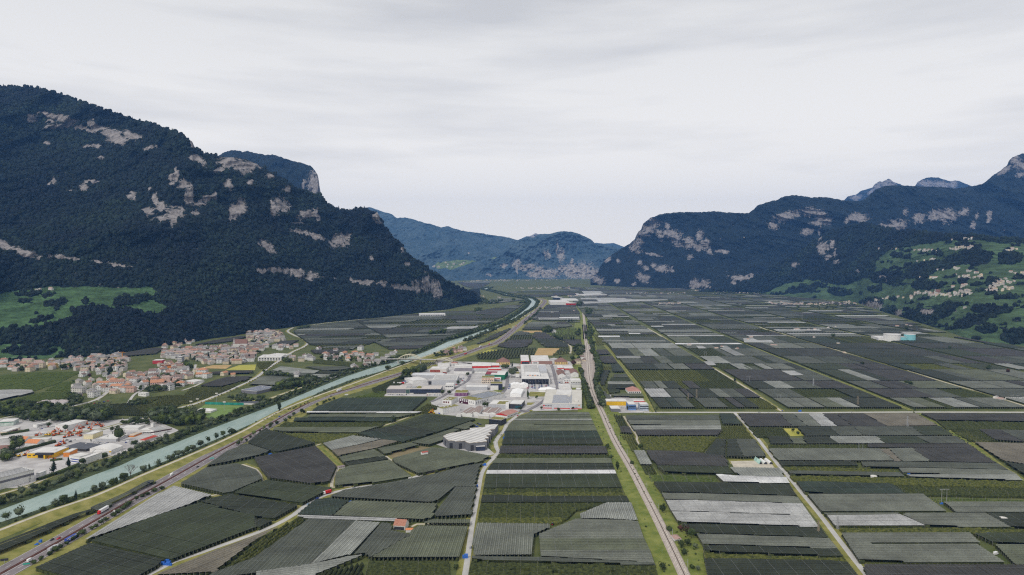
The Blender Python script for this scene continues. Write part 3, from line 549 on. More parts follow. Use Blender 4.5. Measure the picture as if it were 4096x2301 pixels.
# the strip of dry grass and track to the right of the line, ditch to its left
DRYL=GG('4',[(1660,1000),(1480,760),(1330,500),(1240,300),(1100,60)])+GG('7',[(420,1080),(360,960),(320,890)])
sweep('dry_track',DRYL,[(-5.5,.34),(5.5,.34)],M_DRY,step=20)
sweep('service_track',GG('4',[(1640,970),(1570,850),(1450,690),(1360,540),(1330,470)]),[(-1.3,.36),(1.3,.36)],M_DIRT,step=20)
DITCH=GG('4',[(1500,1340),(1440,1190),(1340,980),(1250,760),(1165,560),(1080,400),(1030,300),(985,210),(930,110),(885,0)])+GG('7',[(240,1000),(180,900)])
sweep('ditch',DITCH,[(-5,.34),(-1.6,.44),(-1.5,.4),(1.5,.4),(1.6,.44),(5,.34)],[M_VERGE,mat('ditch concrete and water',(0.36,0.42,0.42),var=0.25,scale=0.1)],[0,1,1,1,0],step=20)
# local roads
ROADS=[]
def road(name,pts,w,m=M_LOCAL,z=0.10,verge=2.2,line=False):
    ROADS.append((pts,w)); z+=0.012*len(ROADS)
    if verge:sweep('verge',pts,[(-w/2-verge*1.6,z-.05),(w/2+verge*1.6,z-.05)],M_VERGE,step=18)
    o=sweep(name,pts,[(-w/2,z),(w/2,z)],m,step=14)
    if line:sweep('road_marking',pts,[(-.12,z+.02),(.12,z+.02)],M_LINE,step=14)
    return o
road('country_road',GG('2',[(1250,1540),(1480,1447),(1750,1310),(2050,1210),(2572,1025)])+GG('3',[(180,950),(380,840),(560,700),(700,640),(960,575),(1300,525),(1560,475),(1700,425),(1950,355),(2150,310),(2330,280),(2400,250),(2440,210),(2415,160),(2405,110),(2450,40),(2490,0)])+GG('c',[(1650,680),(1760,590),(1880,500),(2010,440)]),6.0,line=True,verge=3.5)
road('country_road',GG('3',[(2080,1530),(2100,1447),(2130,1250),(2170,950),(2215,700),(2240,560),(2270,420),(2330,330),(2400,262)]),5.0,M_LOCAL,.11,verge=3)
road('farm_track',GG('3',[(2160,945),(1900,935),(1620,935),(1560,960)]),3.0,M_DIRT,.12,1)
road('farm_track',GG('3',[(760,560),(770,470),(815,390),(830,360)]),3.6,M_DIRT,.12,1.5)
road('farm_track',GG('3',[(760,565),(860,560),(960,555)]),3.0,M_DIRT,.13,1)
road('farm_track',GG('3',[(1620,440),(1480,350),(1340,280),(1290,240)]),3.0,M_DIRT,.12,3)
road('farm_track',GG('3',[(600,145),(660,125)])+GG('i',[(1600,805),(1830,720),(2100,635),(2350,545),(2572,495)]),2.6,M_DIRT,.12,1.5)
road('farm_track',GG('i',[(60,1200),(250,1265),(310,1340),(330,1420)])+GG('2',[(2430,570),(2330,610),(2120,650)]),3,M_DIRT,.12,3)
road('farm_track',GG('3',[(640,150),(720,230),(800,310),(860,350)]),4,M_LUSH,.12,3)
road('cross_road',GG('7',[(690,880),(800,880),(1600,880),(2100,882),(2572,882)])+GG('8',[(640,1132),(1000,1130),(1500,1128),(2572,1130),(3400,1131)]),8.5,M_LOCAL,.11,1.0)
road('grid_road',GG('7',[(1600,880),(1740,1030),(1840,1150),(1940,1280),(2060,1430)])+GG('5',[(150,390),(350,635),(520,840),(680,1050),(830,1245),(990,1447),(1060,1540)]),5.0,M_LOCAL,.12,3)
road('grid_road',GG('7',[(2080,870),(1900,755),(1700,620),(1440,465),(1150,295),(980,190),(870,115),(720,30)]),4.2,M_DIRT,.12,2.5)
road('grid_road',GG('7',[(780,880),(690,700),(610,580),(480,420),(380,290),(300,205)]),3.2,M_LUSH,.12,2)
road('grass_track',GG('8',[(1440,1112),(950,905),(560,760),(300,655),(0,537)])+GG('7',[(1700,180),(1500,80),(1330,20)]),4.2,M_LUSH,.12,1.5)
road('grass_track',GG('5',[(1840,0),(2080,150),(2290,320),(2572,500),(2800,640)])+[],5.0,M_LUSH,.12,1.5)
road('grass_track',GG('8',[(1505,1140),(1700,1250),(1900,1370),(2040,1447)]),5.0,M_LUSH,.13,1.5)
road('grid_road',GG('8',[(3000,1200),(2572,1065),(2250,960),(1850,850),(1500,740),(1250,665),(1000,590),(730,515),(450,430),(200,355),(0,303)])+GG('7',[(2100,110),(1850,20)]),4.2,M_DIRT,.12,2)
road('grid_road',GG('8',[(2900,840),(2250,680),(1950,590),(1500,490),(1200,410),(800,325),(400,250),(0,175)]),3.6,M_LUSH,.12,2)
road('grid_road',GG('8',[(30,518),(400,518),(740,518)]),4,M_DIRT,.13,1)
road('farm_track',GG('7',[(490,920),(560,1030),(625,1120),(620,1160),(650,1215)]),3,M_DIRT,.12,1.5)
road('valley_road',GG('1',[(1500,950),(1780,845),(2000,780),(2300,660),(2572,530)])+GG('M7',[(420,1070),(560,980),(680,900),(790,850),(830,810),(790,770),(690,730),(630,690),(690,655)]),7.5,M_LOCAL,.13,3)
road('valley_road',GG('M7',[(870,630),(1050,605),(1300,580),(1600,545),(1800,520),(2050,495),(2230,480)]),7,M_LOCAL,.13,2)
road('town_road',GG('1',[(720,820),(960,755),(1100,660),(1200,595),(1290,560)]),7,M_LOCAL,.12,1)
road('town_road',GG('1',[(1280,800),(1350,700),(1460,640)]),5,M_LOCAL,.12,0)
road('town_road',GG('1',[(1830,660),(1950,620),(2030,580)]),5,M_LOCAL,.12,1)
road('town_road',GG('1',[(1930,520),(1955,440),(1965,400)]),6,M_LOCAL,.12,1)
road('riverside_road',GG('1',[(0,945),(200,905),(400,870),(700,830)]),5,M_LOCAL,.12,1)
road('riverside_road',GG('1',[(0,1180),(330,1130),(600,1100),(1020,1050),(1200,1000),(1380,960),(1480,930)]),6,M_LOCAL,.12,2)
road('riverside_road',GG('2',[(-200,720),(0,640),(330,540),(560,430),(760,350),(950,300),(1120,250)]),3.2,M_DIRT,.12,2)
road('riverside_road',GG('M7',[(400,1390),(700,1280),(1000,1190),(1250,1110),(1420,1060)]),4,M_DIRT,.12,2)
# far tracks, middle of the valley floor
road('farm_track',GG('j',[(1360,955),(1600,1070),(1850,1190),(1930,1260),(1910,1380)]),5,M_DIRT,.12,2)
road('farm_track',GG('j',[(1190,635),(1290,730)]),5,M_DIRT,.12,0)
road('farm_track',GG('j',[(1800,740),(1960,830)]),5,M_DIRT,.12,0)
road('farm_track',GG('j',[(2300,440),(2340,530),(2380,640),(2420,740)]),6,M_DIRT,.12,0)
road('grid_road',GG('M5',[(700,1180-40),(760,1190)])+GG('M5',[(770,1280),(900,1350),(1050,1430)]),7,M_LUSH,.12,0)
# industrial zone roads and paved yards
sheet('paved_yard',GG('6',[(80,715),(380,480),(760,370),(1000,370),(1470,390),(1800,330),(2090,400),(2110,720),(2160,850),(1480,870),(1380,930),(1120,945),(720,905),(600,890),(560,770),(640,720)]),.06,mat('paved yard',(0.34,0.325,0.32),col2=(0.53,0.515,0.50),scale=0.04,detail=10))
sheet('paved_yard',GG('1',[(0,940),(350,920),(560,960),(1000,965),(1480,930),(1800,1060),(1580,1150),(1300,1260),(1100,1340),(820,1400),(300,1640),(-600,1640),(-600,1000)]),.06,MATS['paved yard'])
sheet('paved_yard',GG('3',[(1800,130),(1870,60),(2050,20),(2330,170),(2400,230),(2330,245),(2080,200),(1900,165)]),.07,MATS['paved yard'])
sheet('paved_yard',GG('7',[(300,850),(330,700),(690,700),(790,880),(370,885)]),.07,MATS['paved yard'])
road('zone_road',GG('c',[(2010,440),(2150,370),(2350,250),(2480,120)])+GG('6',[(1830,640),(1815,560),(1790,450),(1770,400)]),7,M_ASPH,.14,0)
road('zone_road',GG('6',[(560,775),(680,720),(800,640),(930,560),(960,480)]),6,M_ASPH,.14,0)
road('zone_road',GG('6',[(1020,800),(1200,730),(1300,660),(1330,560),(1310,480)]),7,M_ASPH,.15,0)
sheet('roundabout',[GR('6',1500+60*math.cos(a),868+14*math.sin(a)) for a in np.linspace(0,6.28,20)[:-1]],.16,M_ASPH)
sheet('roundabout_island',[GR('6',1558+28*math.cos(a),862+6*math.sin(a)) for a in np.linspace(0,6.28,16)[:-1]],.3,mat('flower bed',(0.25,0.22,0.03),col2=(0.16,0.18,0.03),scale=.3))
SHZ=[0.09]
for nm,rg,pts,m in (('meadow','6',[(1250,690),(1185,655),(1280,640),(1290,690),(1200,720)],M_LUSH),('meadow','6',[(1540,705),(1560,670),(1740,680),(1720,720),(1560,720)],M_VERGE),('meadow','6',[(1530,780),(1610,780),(1570,805),(1525,805)],M_VERGE),
    ('meadow','6',[(1140,1210),(1200,1100),(1260,1065),(1220,1150),(1170,1225)],M_LUSH),('meadow','6',[(1265,1000),(1275,950),(1340,950),(1300,1000)],M_LUSH),('meadow','6',[(230,580),(330,535),(380,545),(290,600)],M_VERGE),
    ('meadow','1',[(2000,435),(2140,405),(2330,405),(2270,442)],mat('stubble',(0.42,0.29,0.13),var=.12,scale=.05)),('meadow','1',[(2270,452),(2400,405),(2575,398),(2560,455)],mat('yellow meadow',(0.32,0.32,0.055),col2=(0.42,0.38,0.09),scale=.03)),
    ('sports_field','1',[(2060,800),(2450,812),(2260,912),(2100,950),(1990,850)],mat('sports turf',(0.13,0.20,0.05),col2=(0.17,0.25,0.08),scale=.04)),('meadow','1',[(2380,745),(2572,745),(2572,765),(2330,765)],MATS['yellow meadow']),
    ('meadow','7',[(2080,1032),(2225,1032),(2300,1113),(2165,1118)],MATS['yellow meadow']),('meadow','7',[(1530,1332),(1930,1332),(2000,1390),(1560,1400)],M_VERGE),('farmyard','7',[(1560,1370),(1990,1360),(2010,1440),(1600,1440)],M_DIRT),
    ('stubble_field','j',[(1270,1270),(1710,1275),(1550,1420),(1190,1415)],MATS['stubble']),('stubble_field','j',[(940,925),(1330,920),(1370,965),(1040,965)],MATS['stubble']),('stubble_field','j',[(60,1385),(280,1300),(600,1310),(430,1345)],MATS['yellow meadow']),('meadow','j',[(190,520),(330,490),(480,505),(340,525)],MATS['yellow meadow']),
    ('meadow','3',[(1310,235),(1640,150),(1760,165),(1370,272)],mat('brown grass',(0.17,0.14,0.075),col2=(0.22,0.18,0.10),scale=.1)),('meadow','4',[(1700,1010),(1840,1080),(1910,1200),(1930,1447),(1780,1447),(1690,1200)],M_LUSH)):
    SHZ[0]+=0.004; sheet(nm,GG(rg,pts),SHZ[0],m)
# ================================================================ orchards under hail nets
TONES={'dk':((0.029,0.033,0.024),'near-black netted'),'db':((0.029,0.040,0.031),'dark blue-green netted'),'dp':((0.049,0.045,0.046),'dark purple-grey netted'),'md':((0.080,0.086,0.072),'slate grey netted'),
         'mg':((0.142,0.149,0.126),'mid-grey netted'),'gg':((0.112,0.122,0.084),'grey-green netted'),'dg':((0.038,0.046,0.026),'dark green netted'),'lg':((0.24,0.248,0.228),'light grey netted'),
         'pl':((0.37,0.37,0.365),'pale grey netted'),'wh':((0.60,0.60,0.60),'whitish film-covered'),'br':((0.17,0.15,0.12),'brownish grey netted'),
         'g':(None,'open green'),'gd':(None,'open dark green'),'v':(None,'yellow-green open'),'mp':(None,'grassy young')}
def net_material(k,c):
    m=bpy.data.materials.new('net '+k); m.use_nodes=True; t=m.node_tree; b=t.nodes['Principled BSDF']; b.inputs['Roughness'].default_value=0.75; b.inputs['Specular IOR Level'].default_value=0.15
    tc=N(t,'ShaderNodeTexCoord')
    def nz(sc,det):n=N(t,'ShaderNodeTexNoise'); n.inputs['Scale'].default_value=sc; n.inputs['Detail'].default_value=det; n.inputs['Roughness'].default_value=.65; L(t,tc.outputs['Object'],n.inputs['Vector']); return n.outputs[0]
    rw=N(t,'ShaderNodeAttribute',attribute_name='rowx')
    r=N(t,'ShaderNodeValToRGB'); L(t,rw.outputs['Fac'],r.inputs[0]); e=r.color_ramp.elements
    g=tuple(0.6*q+0.4*h for q,h in zip(tuple(v*.74 for v in c),(0.035,0.05,0.022)))
    e[0].position=0.0; e[0].color=(*[min(.8,v*1.10) for v in c],1); e[1].position=0.55; e[1].color=(*g,1)
    q=r.color_ramp.elements.new(0.85); q.color=(*c,1); q=r.color_ramp.elements.new(0.95); q.color=(*[min(.85,v*1.28+.006) for v in c],1)
    mr=N(t,'ShaderNodeMapRange'); L(t,nz(0.025,9),mr.inputs[0]); mr.inputs[1].default_value=.3; mr.inputs[2].default_value=.7; mr.inputs[3].default_value=.68; mr.inputs[4].default_value=1.34
    vm=N(t,'ShaderNodeVectorMath',operation='SCALE'); L(t,r.outputs[0],vm.inputs[0]); L(t,mr.outputs[0],vm.inputs['Scale'])
    m2=N(t,'ShaderNodeMapRange'); L(t,nz(0.9,3),m2.inputs[0]); m2.inputs[1].default_value=.3; m2.inputs[2].default_value=.7; m2.inputs[3].default_value=.7; m2.inputs[4].default_value=1.3
    v2=N(t,'ShaderNodeVectorMath',operation='SCALE'); L(t,vm.outputs[0],v2.inputs[0]); L(t,m2.outputs[0],v2.inputs['Scale'])
    L(t,v2.outputs[0],b.inputs['Base Color']); return m
NETM={k:net_material(k,c) for k,(c,_) in TONES.items() if c}
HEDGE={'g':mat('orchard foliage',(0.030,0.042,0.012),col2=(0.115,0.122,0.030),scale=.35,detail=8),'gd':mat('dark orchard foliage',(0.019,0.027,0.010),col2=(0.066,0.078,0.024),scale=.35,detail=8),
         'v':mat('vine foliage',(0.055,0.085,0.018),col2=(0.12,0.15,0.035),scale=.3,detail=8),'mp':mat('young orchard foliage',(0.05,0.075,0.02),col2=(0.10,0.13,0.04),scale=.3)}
FLOOR={'g':mat('orchard grass',(0.080,0.092,0.024),col2=(0.155,0.155,0.048),scale=.12,detail=8),'gd':mat('shaded orchard grass',(0.030,0.038,0.014),col2=(0.055,0.062,0.024),scale=.12,detail=8),  # dark green plots get a darker grass floor
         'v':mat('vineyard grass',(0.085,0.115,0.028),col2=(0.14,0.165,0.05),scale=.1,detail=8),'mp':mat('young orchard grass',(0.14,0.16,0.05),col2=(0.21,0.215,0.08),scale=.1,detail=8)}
M_POST=mat('concrete posts',(0.20,0.195,0.18),var=.15,scale=1)
M_WIRE=mat('net wires',(0.20,0.21,0.21),var=.15,scale=1)
def scan(poly,d,sp,ph=0.5):
    """rows of a polygon along direction d: (offset, start, end)"""
    n=Vector((-d.y,d.x)); P=[(p[0]*d.x+p[1]*d.y,p[0]*n.x+p[1]*n.y) for p in poly]
    lo=min(p[1] for p in P); hi=max(p[1] for p in P); out=[]; c=lo+sp*ph; k=len(P)
    while c<hi:
        us=[]
        for i in range(k):
            (u1,w1),(u2,w2)=P[i],P[(i+1)%k]
            if (w1>c)!=(w2>c):us.append(u1+(u2-u1)*(c-w1)/(w2-w1))
        us.sort()
        for a,b in zip(us[::2],us[1::2]):
            if b-a>1.0:out.append((c,a,b))
        c+=sp
    return out,n
AXV,AXH=Vector((0.0419,1.0)).normalized(),Vector((1.0,0.006)).normalized()
NPLOT=[0]
def orchard(tone,d,poly,label,group=None,sp=None,wires=True,hgt=4.0):
    """one orchard plot: a net canopy over its tree rows, or open rows on grass"""
    poly=[Vector((p[0],p[1])) for p in poly]; cx=sum(p.x for p in poly)/len(poly); cy_=sum(p.y for p in poly)/len(poly)
    near=cy_<1300; sp=sp or (3.7 if near else 5.5 if cy_<1760 else 8.0)
    rows,n=scan(poly,d,sp); NPLOT[0]+=1
    if not rows:return None
    e=empty('orchard_plot' if tone!='v' else 'vineyard_plot',(cx,cy_,0)); r=random.Random(NPLOT[0]*31)
    tag(e,' '.join(label.split()[:16]),'orchard' if tone!='v' else 'vineyard',group)
    def pt(u,w,z):return (u*d.x+w*n.x-cx,u*d.y+w*n.y-cy_,z)
    hv=[]; hf=[]; pv_=MB()
    def hedge(u0,u1,w,hw,hh,seg):
        k=max(1,int((u1-u0)/seg)); b0=len(hv)
        for i in range(k+1):
            u=u0+(u1-u0)*i/k; a=r.uniform(.75,1.2); h2=hh*r.uniform(.8,1.15); j=r.uniform(-.15,.15)
            for o,z in ((-hw*a,.25),(-hw*a*.85,h2*.62),(j,h2),(hw*a*.85,h2*.62),(hw*a,.25)):hv.append(pt(u,w+o,z))
        for i in range(k):
            q=b0+i*5
            for j in range(4):hf.append((q+j,q+5+j,q+6+j,q+1+j))
        hf.append((b0,b0+1,b0+2,b0+3,b0+4)); q=b0+k*5; hf.append((q+4,q+3,q+2,q+1,q))
    if TONES[tone][0] is not None:
        v=[]; f=[]; rx=[]; drop=sp*(0.11 if near else 0.09)
        if tone in ('wh','pl'):drop*=0.6
        ends,_=scan(poly,d,sp/2,.02); E={}
        for c,a,b in ends:E.setdefault(round((c-ends[0][0])/(sp/2)),[]).append((a,b))
        for c,a,b in rows:
            q=len(v); z=hgt+r.uniform(-.12,.12); k=round((c-ends[0][0]-sp*.49)/(sp/2)); lo_,hi_=[min(E.get(k+s,[(a,b)]),key=lambda t:abs(t[0]-a)+abs(t[1]-b)) for s in (-1,1)]
            lo_,hi_=[(t if abs(t[0]-a)+abs(t[1]-b)<90 else (a,b)) for t in (lo_,hi_)]
            for j in (0,1):
                v+=[pt(lo_[j],c-sp/2,z-drop),pt((a,b)[j],c,z),pt(hi_[j],c+sp/2,z-drop)]; rx+=[0,1,0]
            f+=[(q,q+1,q+4,q+3),(q+1,q+2,q+5,q+4)]
        mesh_np('net',v,f,NETM[tone],e,attrs={'rowx':rx})
        m=len(rows)
        for i,(c,a,b) in enumerate(rows):
            if i<1 or i>m-2:hedge(a,b,c,sp*.33,hgt*.82,4 if near else 12)
            else:
                L_=min(5.0,(b-a)/2)
                hedge(a+.3,a+L_,c,sp*.3,hgt*.8,6); hedge(b-L_,b-.3,c,sp*.3,hgt*.8,6)
        if wires and near:
            wr,n2=scan(poly,n,15)
            for c,a,b in wr:      # c is measured along -d here
                q=len(pv_.v); o=.08; D2=Vector((-n.y,n.x))
                for u,s in ((a,-o),(a,o),(b,o),(b,-o)):pv_.v.append((u*n.x+(c+s)*D2.x-cx,u*n.y+(c+s)*D2.y-cy_,hgt+.16))
                pv_.f.append((q,q+1,q+2,q+3)); pv_.m.append(0)
            w_=pv_.build('net_wires',M_WIRE,e); w_['kind']='stuff'
    else:
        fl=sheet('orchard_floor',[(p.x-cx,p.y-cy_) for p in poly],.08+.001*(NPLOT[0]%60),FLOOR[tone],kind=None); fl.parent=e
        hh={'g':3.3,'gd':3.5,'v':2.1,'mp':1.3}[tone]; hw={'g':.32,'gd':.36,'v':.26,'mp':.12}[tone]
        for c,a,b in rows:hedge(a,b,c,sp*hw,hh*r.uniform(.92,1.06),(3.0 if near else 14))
    if near:
        P=MB(); H=hgt+.35 if tone not in ('v',) else 2.4
        for i,(c,a,b) in enumerate(rows):
            us=[a+.2,b-.2] if TONES[tone][0] is not None and 0<i<len(rows)-1 else [a+.2+k*14.0 for k in range(int((b-a)/14)+1)]
            for u in us:
                x,y,_=pt(u,c,0); P.box(x-.09,x+.09,y-.09,y+.09,0,H)
        p=P.build('posts',M_POST,e); p['kind']='stuff'
    if hv:
        h=mesh_np('tree_rows',hv,hf,HEDGE[tone] if tone in HEDGE else HEDGE['gd'],e); h['kind']='stuff'
    return e
def edge_dir(poly,i,j):return (Vector(poly[j%len(poly)][:2])-Vector(poly[i%len(poly)][:2])).normalized()
ORD=['','first','second','third','fourth','fifth','sixth','seventh','eighth','ninth','tenth','eleventh','twelfth','thirteenth','fourteenth','fifteenth','sixteenth','seventeenth','eighteenth','nineteenth','twentieth']
def plots(rg,area,lst,z=3.2):
    for tone,dr,where,pts in lst:
        poly=GG(rg,pts,z)
        d=AXV if dr=='v' else AXH if dr=='h' else edge_dir(poly,*dr)
        if d.y<0:d=-d
        orchard(tone,d,poly,f"{TONES[tone][1]} {'vineyard' if tone == 'v' else 'orchard plot'} {where}",area)
MWG='orchard plots between motorway and country road'
plots('3',MWG,[
 ('pl',(4,5),'beside the motorway, a long pale wedge',[(-832,550),(-452,640),(-672,740),(-1222,930),(-1792,1125),(-1672,1050)]),
 ('dk',(0,1),'with rows of pale posts below the pale wedge',[(-1672,1125),(-932,1290),(-985,1350),(-1190,1460),(-1900,1470),(-2230,1380)]),
 ('dg',(0,6),'striped above the country road bend',[(-1640,1095),(-1010,850),(-612,735),(-560,722),(-10,850),(0,965),(-835,1285)]),
 ('dk',(0,2),'where a farm track meets the country road',[(-555,705),(-265,632),(430,742),(180,880),(0,855)]),
 ('dk',(0,1),'in the small corner above the country road',[(-10,880),(170,900),(20,975),(-10,960)]),
 ('dg',(0,1),'just behind the red truck',[(110,492),(765,570),(470,720),(-215,620),(-70,545)]),
 ('md',(0,1),'along the motorway below the dirt track loop',[(-490,362),(-210,322),(0,390),(70,480),(-240,610),(-340,622),(-762,530)]),
 ('md',(0,1),'right beside the motorway hedge',[(-490,350),(-280,200),(-90,125),(130,195),(60,235),(-200,290)]),
 ('dk',(0,3),'on the big block pointing at the motorway',[(-85,115),(70,-15),(110,-20),(600,120),(200,212)]),
 ('dp',(1,0),'with the widest dark canopy beside the grass strip',[(-15,270),(600,152),(810,352),(740,500),(560,530),(130,470),(60,390)]),
 ('lg',(0,4),'with a bright blue-grey sheen next to the grass strip',[(665,125),(980,45),(1260,80),(1060,130),(752,195)]),
 ('br',(0,4),'below the bright blue-grey one',[(762,197),(1062,136),(1270,86),(1430,105),(1220,170),(820,250)]),
 ('gg',(0,1),'above the narrow near-black strip',[(830,260),(1180,180),(1290,250),(880,315)]),
 ('dk',(0,1),'in one narrow strip between grey-green ones',[(890,320),(1292,255),(1332,280),(925,345)]),
 ('gg',(0,1),'beside the purple-roofed shed',[(935,350),(1342,290),(1560,455),(1200,510),(960,535),(792,550),(805,420),(885,380)]),
 ('gg',(0,1),'left of the brown grass patch',[(1222,175),(1540,115),(1640,140),(1290,230)]),
 ('gg',(0,1),'around the lone red roof',[(1372,277),(1760,167),(2000,182),(2360,252),(2240,310),(1900,375),(1640,430),(1400,320)])])
plots('6',MWG,[
 ('gg',(0,1),'directly behind the sawtooth grey building',[(350,1180),(770,1045),(860,1050),(690,1130),(690,1150),(540,1205)]),
 ('gg',(0,1),'small, beside the little car park',[(790,1035),(960,975),(1010,1000),(900,1052)]),
 ('dg',(2,3),'on the large dark block facing the sheds',[(190,1008),(510,895),(1010,945),(620,1078)]),
 ('dk',(0,1),'in the middle stripe of the large dark block',[(-180,1085),(188,1010),(618,1080),(430,1132),(-20,1065)]),
 ('db',(0,1),'in the front stripe of the large dark block',[(-180,1087),(-20,1067),(428,1134),(272,1178),(0,1140)]),
 ('g',(0,1),'sloping to the yellow machines',[(400,865),(530,785),(650,815),(520,880)]),
 ('gd',(0,1),'between motorway and the long dark-fronted building',[(-30,625),(280,500),(380,530),(120,650),(0,680)]),
 ('v',(0,1),'small, in front of the dark-fronted building corner',[(-140,700),(0,655),(110,660),(80,712),(-230,715)])])
plots('i',MWG,[
 ('db','h','below the long dark-fronted building',[(1390,310),(2540,300),(2400,420),(2330,488),(990,485),(1075,420)]),('wh','h','in one thin bright strip left of the yellow machines',[(930,490),(2470,495),(2400,512),(925,505)]),('gg','h','just below the thin bright strip',[(980,530),(2400,520),(2150,568),(940,560)]),
 ('db','h','with trees on its lower edge above the diagonal track',[(770,570),(2080,575),(2130,600),(2060,620),(750,612)]),('gd','h','rough and dark beside the motorway hedge',[(640,630),(1980,640),(1900,690),(520,700)]),('gg','h','with long post shadows beside the diagonal track',[(500,705),(1890,695),(1760,735),(1640,772),(640,766),(470,740)]),('g','h','with coarse rows above the bright blue-grey canopy',[(640,775),(1610,778),(1560,805),(1330,860),(1130,895),(960,880),(800,820)])])
plots('2','orchard plots between levee and motorway',[
 ('dk',(0,2),'along the levee in the near left corner',[(-300,1235),(0,1130),(300,1010),(700,850),(900,790),(940,798),(690,905),(340,1070),(0,1215),(-300,1345)]),
 ('md',(1,3),'in a narrow strip between levee and motorway',[(900,770),(1200,660),(1480,500),(1580,490),(1450,560),(980,802)])])
CRG='orchard plots around the farmhouse'
plots('3',CRG,[
 ('md',(5,9),'with a saw-toothed edge under the country road',[(740,660),(900,592),(1300,530),(1800,432),(2100,352),(2270,325),(2250,360),(2200,560),(1980,560),(1880,680),(1760,715),(1300,690)]),
 ('md',(0,4),'next to the fork of the country roads',[(1990,562),(2220,562),(2160,840),(1790,860),(1880,700)]),
 ('db',(1,3),'with teal stripes beside the country road',[(600,690),(740,672),(930,700),(780,850),(420,840)]),
 ('gg',(1,5),'striped, above the white strip',[(940,712),(1000,702),(1830,732),(1770,860),(1700,890),(780,850)]),
 ('pl',(0,1),'in one narrow pale band left of the farmhouse',[(390,845),(1420,880),(1400,905),(520,880)]),
 ('g',(1,2),'in bright green rows along the country road',[(385,872),(500,877),(100,1190),(-180,1395),(-420,1470),(-300,1360),(0,1110)]),
 ('md',(0,3),'with fine white wires left of the pale stripe',[(540,882),(1000,902),(560,1340),(0,1430),(-560,1500),(-400,1420),(0,1270)]),
 ('lg',(0,3),'as one pale stripe running to the front',[(1010,902),(1240,922),(950,1240),(560,1340)]),
 ('md',(0,6),'directly in front of the farmhouse',[(1245,922),(1365,932),(1375,1000),(1560,1045),(1160,1270),(1100,1230),(955,1248)]),
 ('gg',(1,2),'right of the farmhouse by the blue crate',[(1620,952),(2130,962),(2040,1270),(1155,1272),(1530,1065)]),
 ('gg',(1,2),'small, behind the farmhouse driveway',[(1780,890),(2150,890),(2150,928),(1660,928)]),
 ('br',(0,1),'below the country road in the near corner',[(-10,1062),(225,965),(375,878),(-20,1110),(-420,1420),(-1050,1450),(-500,1240)]),
 ('lg',(0,1),'with a white net edge at the bottom',[(0,1420),(560,1350),(1070,1232),(1060,1260),(560,1460),(0,1470)]),
 ('gd','v','at the very front with upright rows',[(560,1460),(700,1400),(1060,1312),(1072,1330),(1050,1460)]),
 ('gd','h','at the very front, right of the grass gap',[(1135,1292),(1940,1292),(1940,1400),(1975,1480),(1090,1480)])])
def lx(y):return np.interp(y,[0,60,190,240,330,400,640,880,1220,1447,1560],[-75,-75,-120,-140,-205,-255,-300,-345,-395,-440,-470])
def rx_(y):return np.interp(y,[-400,-190,-105,0,150,260,410,570,720,900,1100,1340,1447,1560],[765,772,805,855,925,985,1040,1105,1185,1262,1328,1435,1460,1500])
def band(tone,y0,y1,where,dr='h',s0=0,s1=0,l0=None,r1=None):
    a=l0 or lx; b=r1 or rx_
    return (tone,dr,where,[(a(y0) ,y0),(b(y0),y0),(b(y1),y1),(a(y1),y1)])
BG='orchard bands between country road and railway'
up=lambda y:np.interp(y,[-190,-170,-150,-105,-60,0],[230,135,75,10,-32,-70])
plots('4',BG,[
 band('mg',-190,-169,'as the farthest band, below the red-banded warehouse',l0=up),band('gg',-168,-146,'as second farthest band',l0=up),band('gg',-145,-122,'as third farthest band',l0=up),band('lg',-121,-107,'as one thin pale far band',l0=up),
 band('gg',-105,-66,'as fourth farthest band',l0=up),band('gg',-64,-3,'as fifth farthest band',l0=up),
 band('db',2,72,'with the small bright grass rectangle'),band('dk',75,130,'as thin near-black band above upright rows'),band('dp',150,226,'with many upright rows','v'),band('gd',230,265,'as leafy hedge band with a grassy front'),
 band('gg',275,322,'above two near-black bands'),band('dk',325,352,'as first of two near-black bands'),band('dk',355,386,'as second of two near-black bands, above the white strip'),band('wh',390,430,'as one long white strip'),
 band('dg',434,568,'as broad band just below the white strip'),band('gd',571,604,'with a row of pale posts'),band('g',605,642,'bright, just below the pale posts'),band('dk',648,712,'with thin wires, above the second row of posts'),
 ('gd','h','with pale posts left of the striped pale corner',[(lx(718),718),(880,718),(860,745),(640,780),(lx(780),780)]),('gd','h','darkest leafy band left of the striped pale corner',[(lx(783),783),(640,783),(590,830),(560,860),(lx(860),860)]),
 ('g','h','narrow leafy band above the red tractor',[(lx(862),862),(560,862),(480,905),(400,915),(lx(910),910)]),
 ('lg','v','with upright stripes beside the railway ditch',[(695,832),(960,720),(1190,720),(1265,900),(960,880),(700,880)]),
 ('mg','v','with upright rows left of the sandy gap',[(lx(925),925),(378,935),(370,975),(225,1040),(222,1245),(lx(1250),1250)]),
 ('mg','h','largest light canopy beside the railway ditch, upper half',[(272,1040),(640,888),(1265,905),(1325,1080),(275,1075)]),('gg','h','largest canopy beside the railway ditch, lower half',[(275,1078),(1327,1083),(1385,1200),(285,1195)]),('mg','h','in a thin band under the largest canopy',[(285,1198),(1387,1203),(1430,1325),(290,1265)]),
 ('md','h','in one thin long band near the front',[(lx(1262),1262),(288,1270),(1432,1330),(1440,1345),(lx(1298),1298)]),('gd','h','rough dark hedge band near the front',[(lx(1300),1300),(1440,1350),(1455,1405),(lx(1365),1365)]),('gd','h','at the front left of the grass gap',[(lx(1368),1368),(405,1385),(410,1490),(lx(1490),1490)]),('gd','h','at the front right of the grass gap',[(470,1385),(1455,1408),(1475,1490),(465,1490)])])
RG1='orchard plots between railway and grid road'
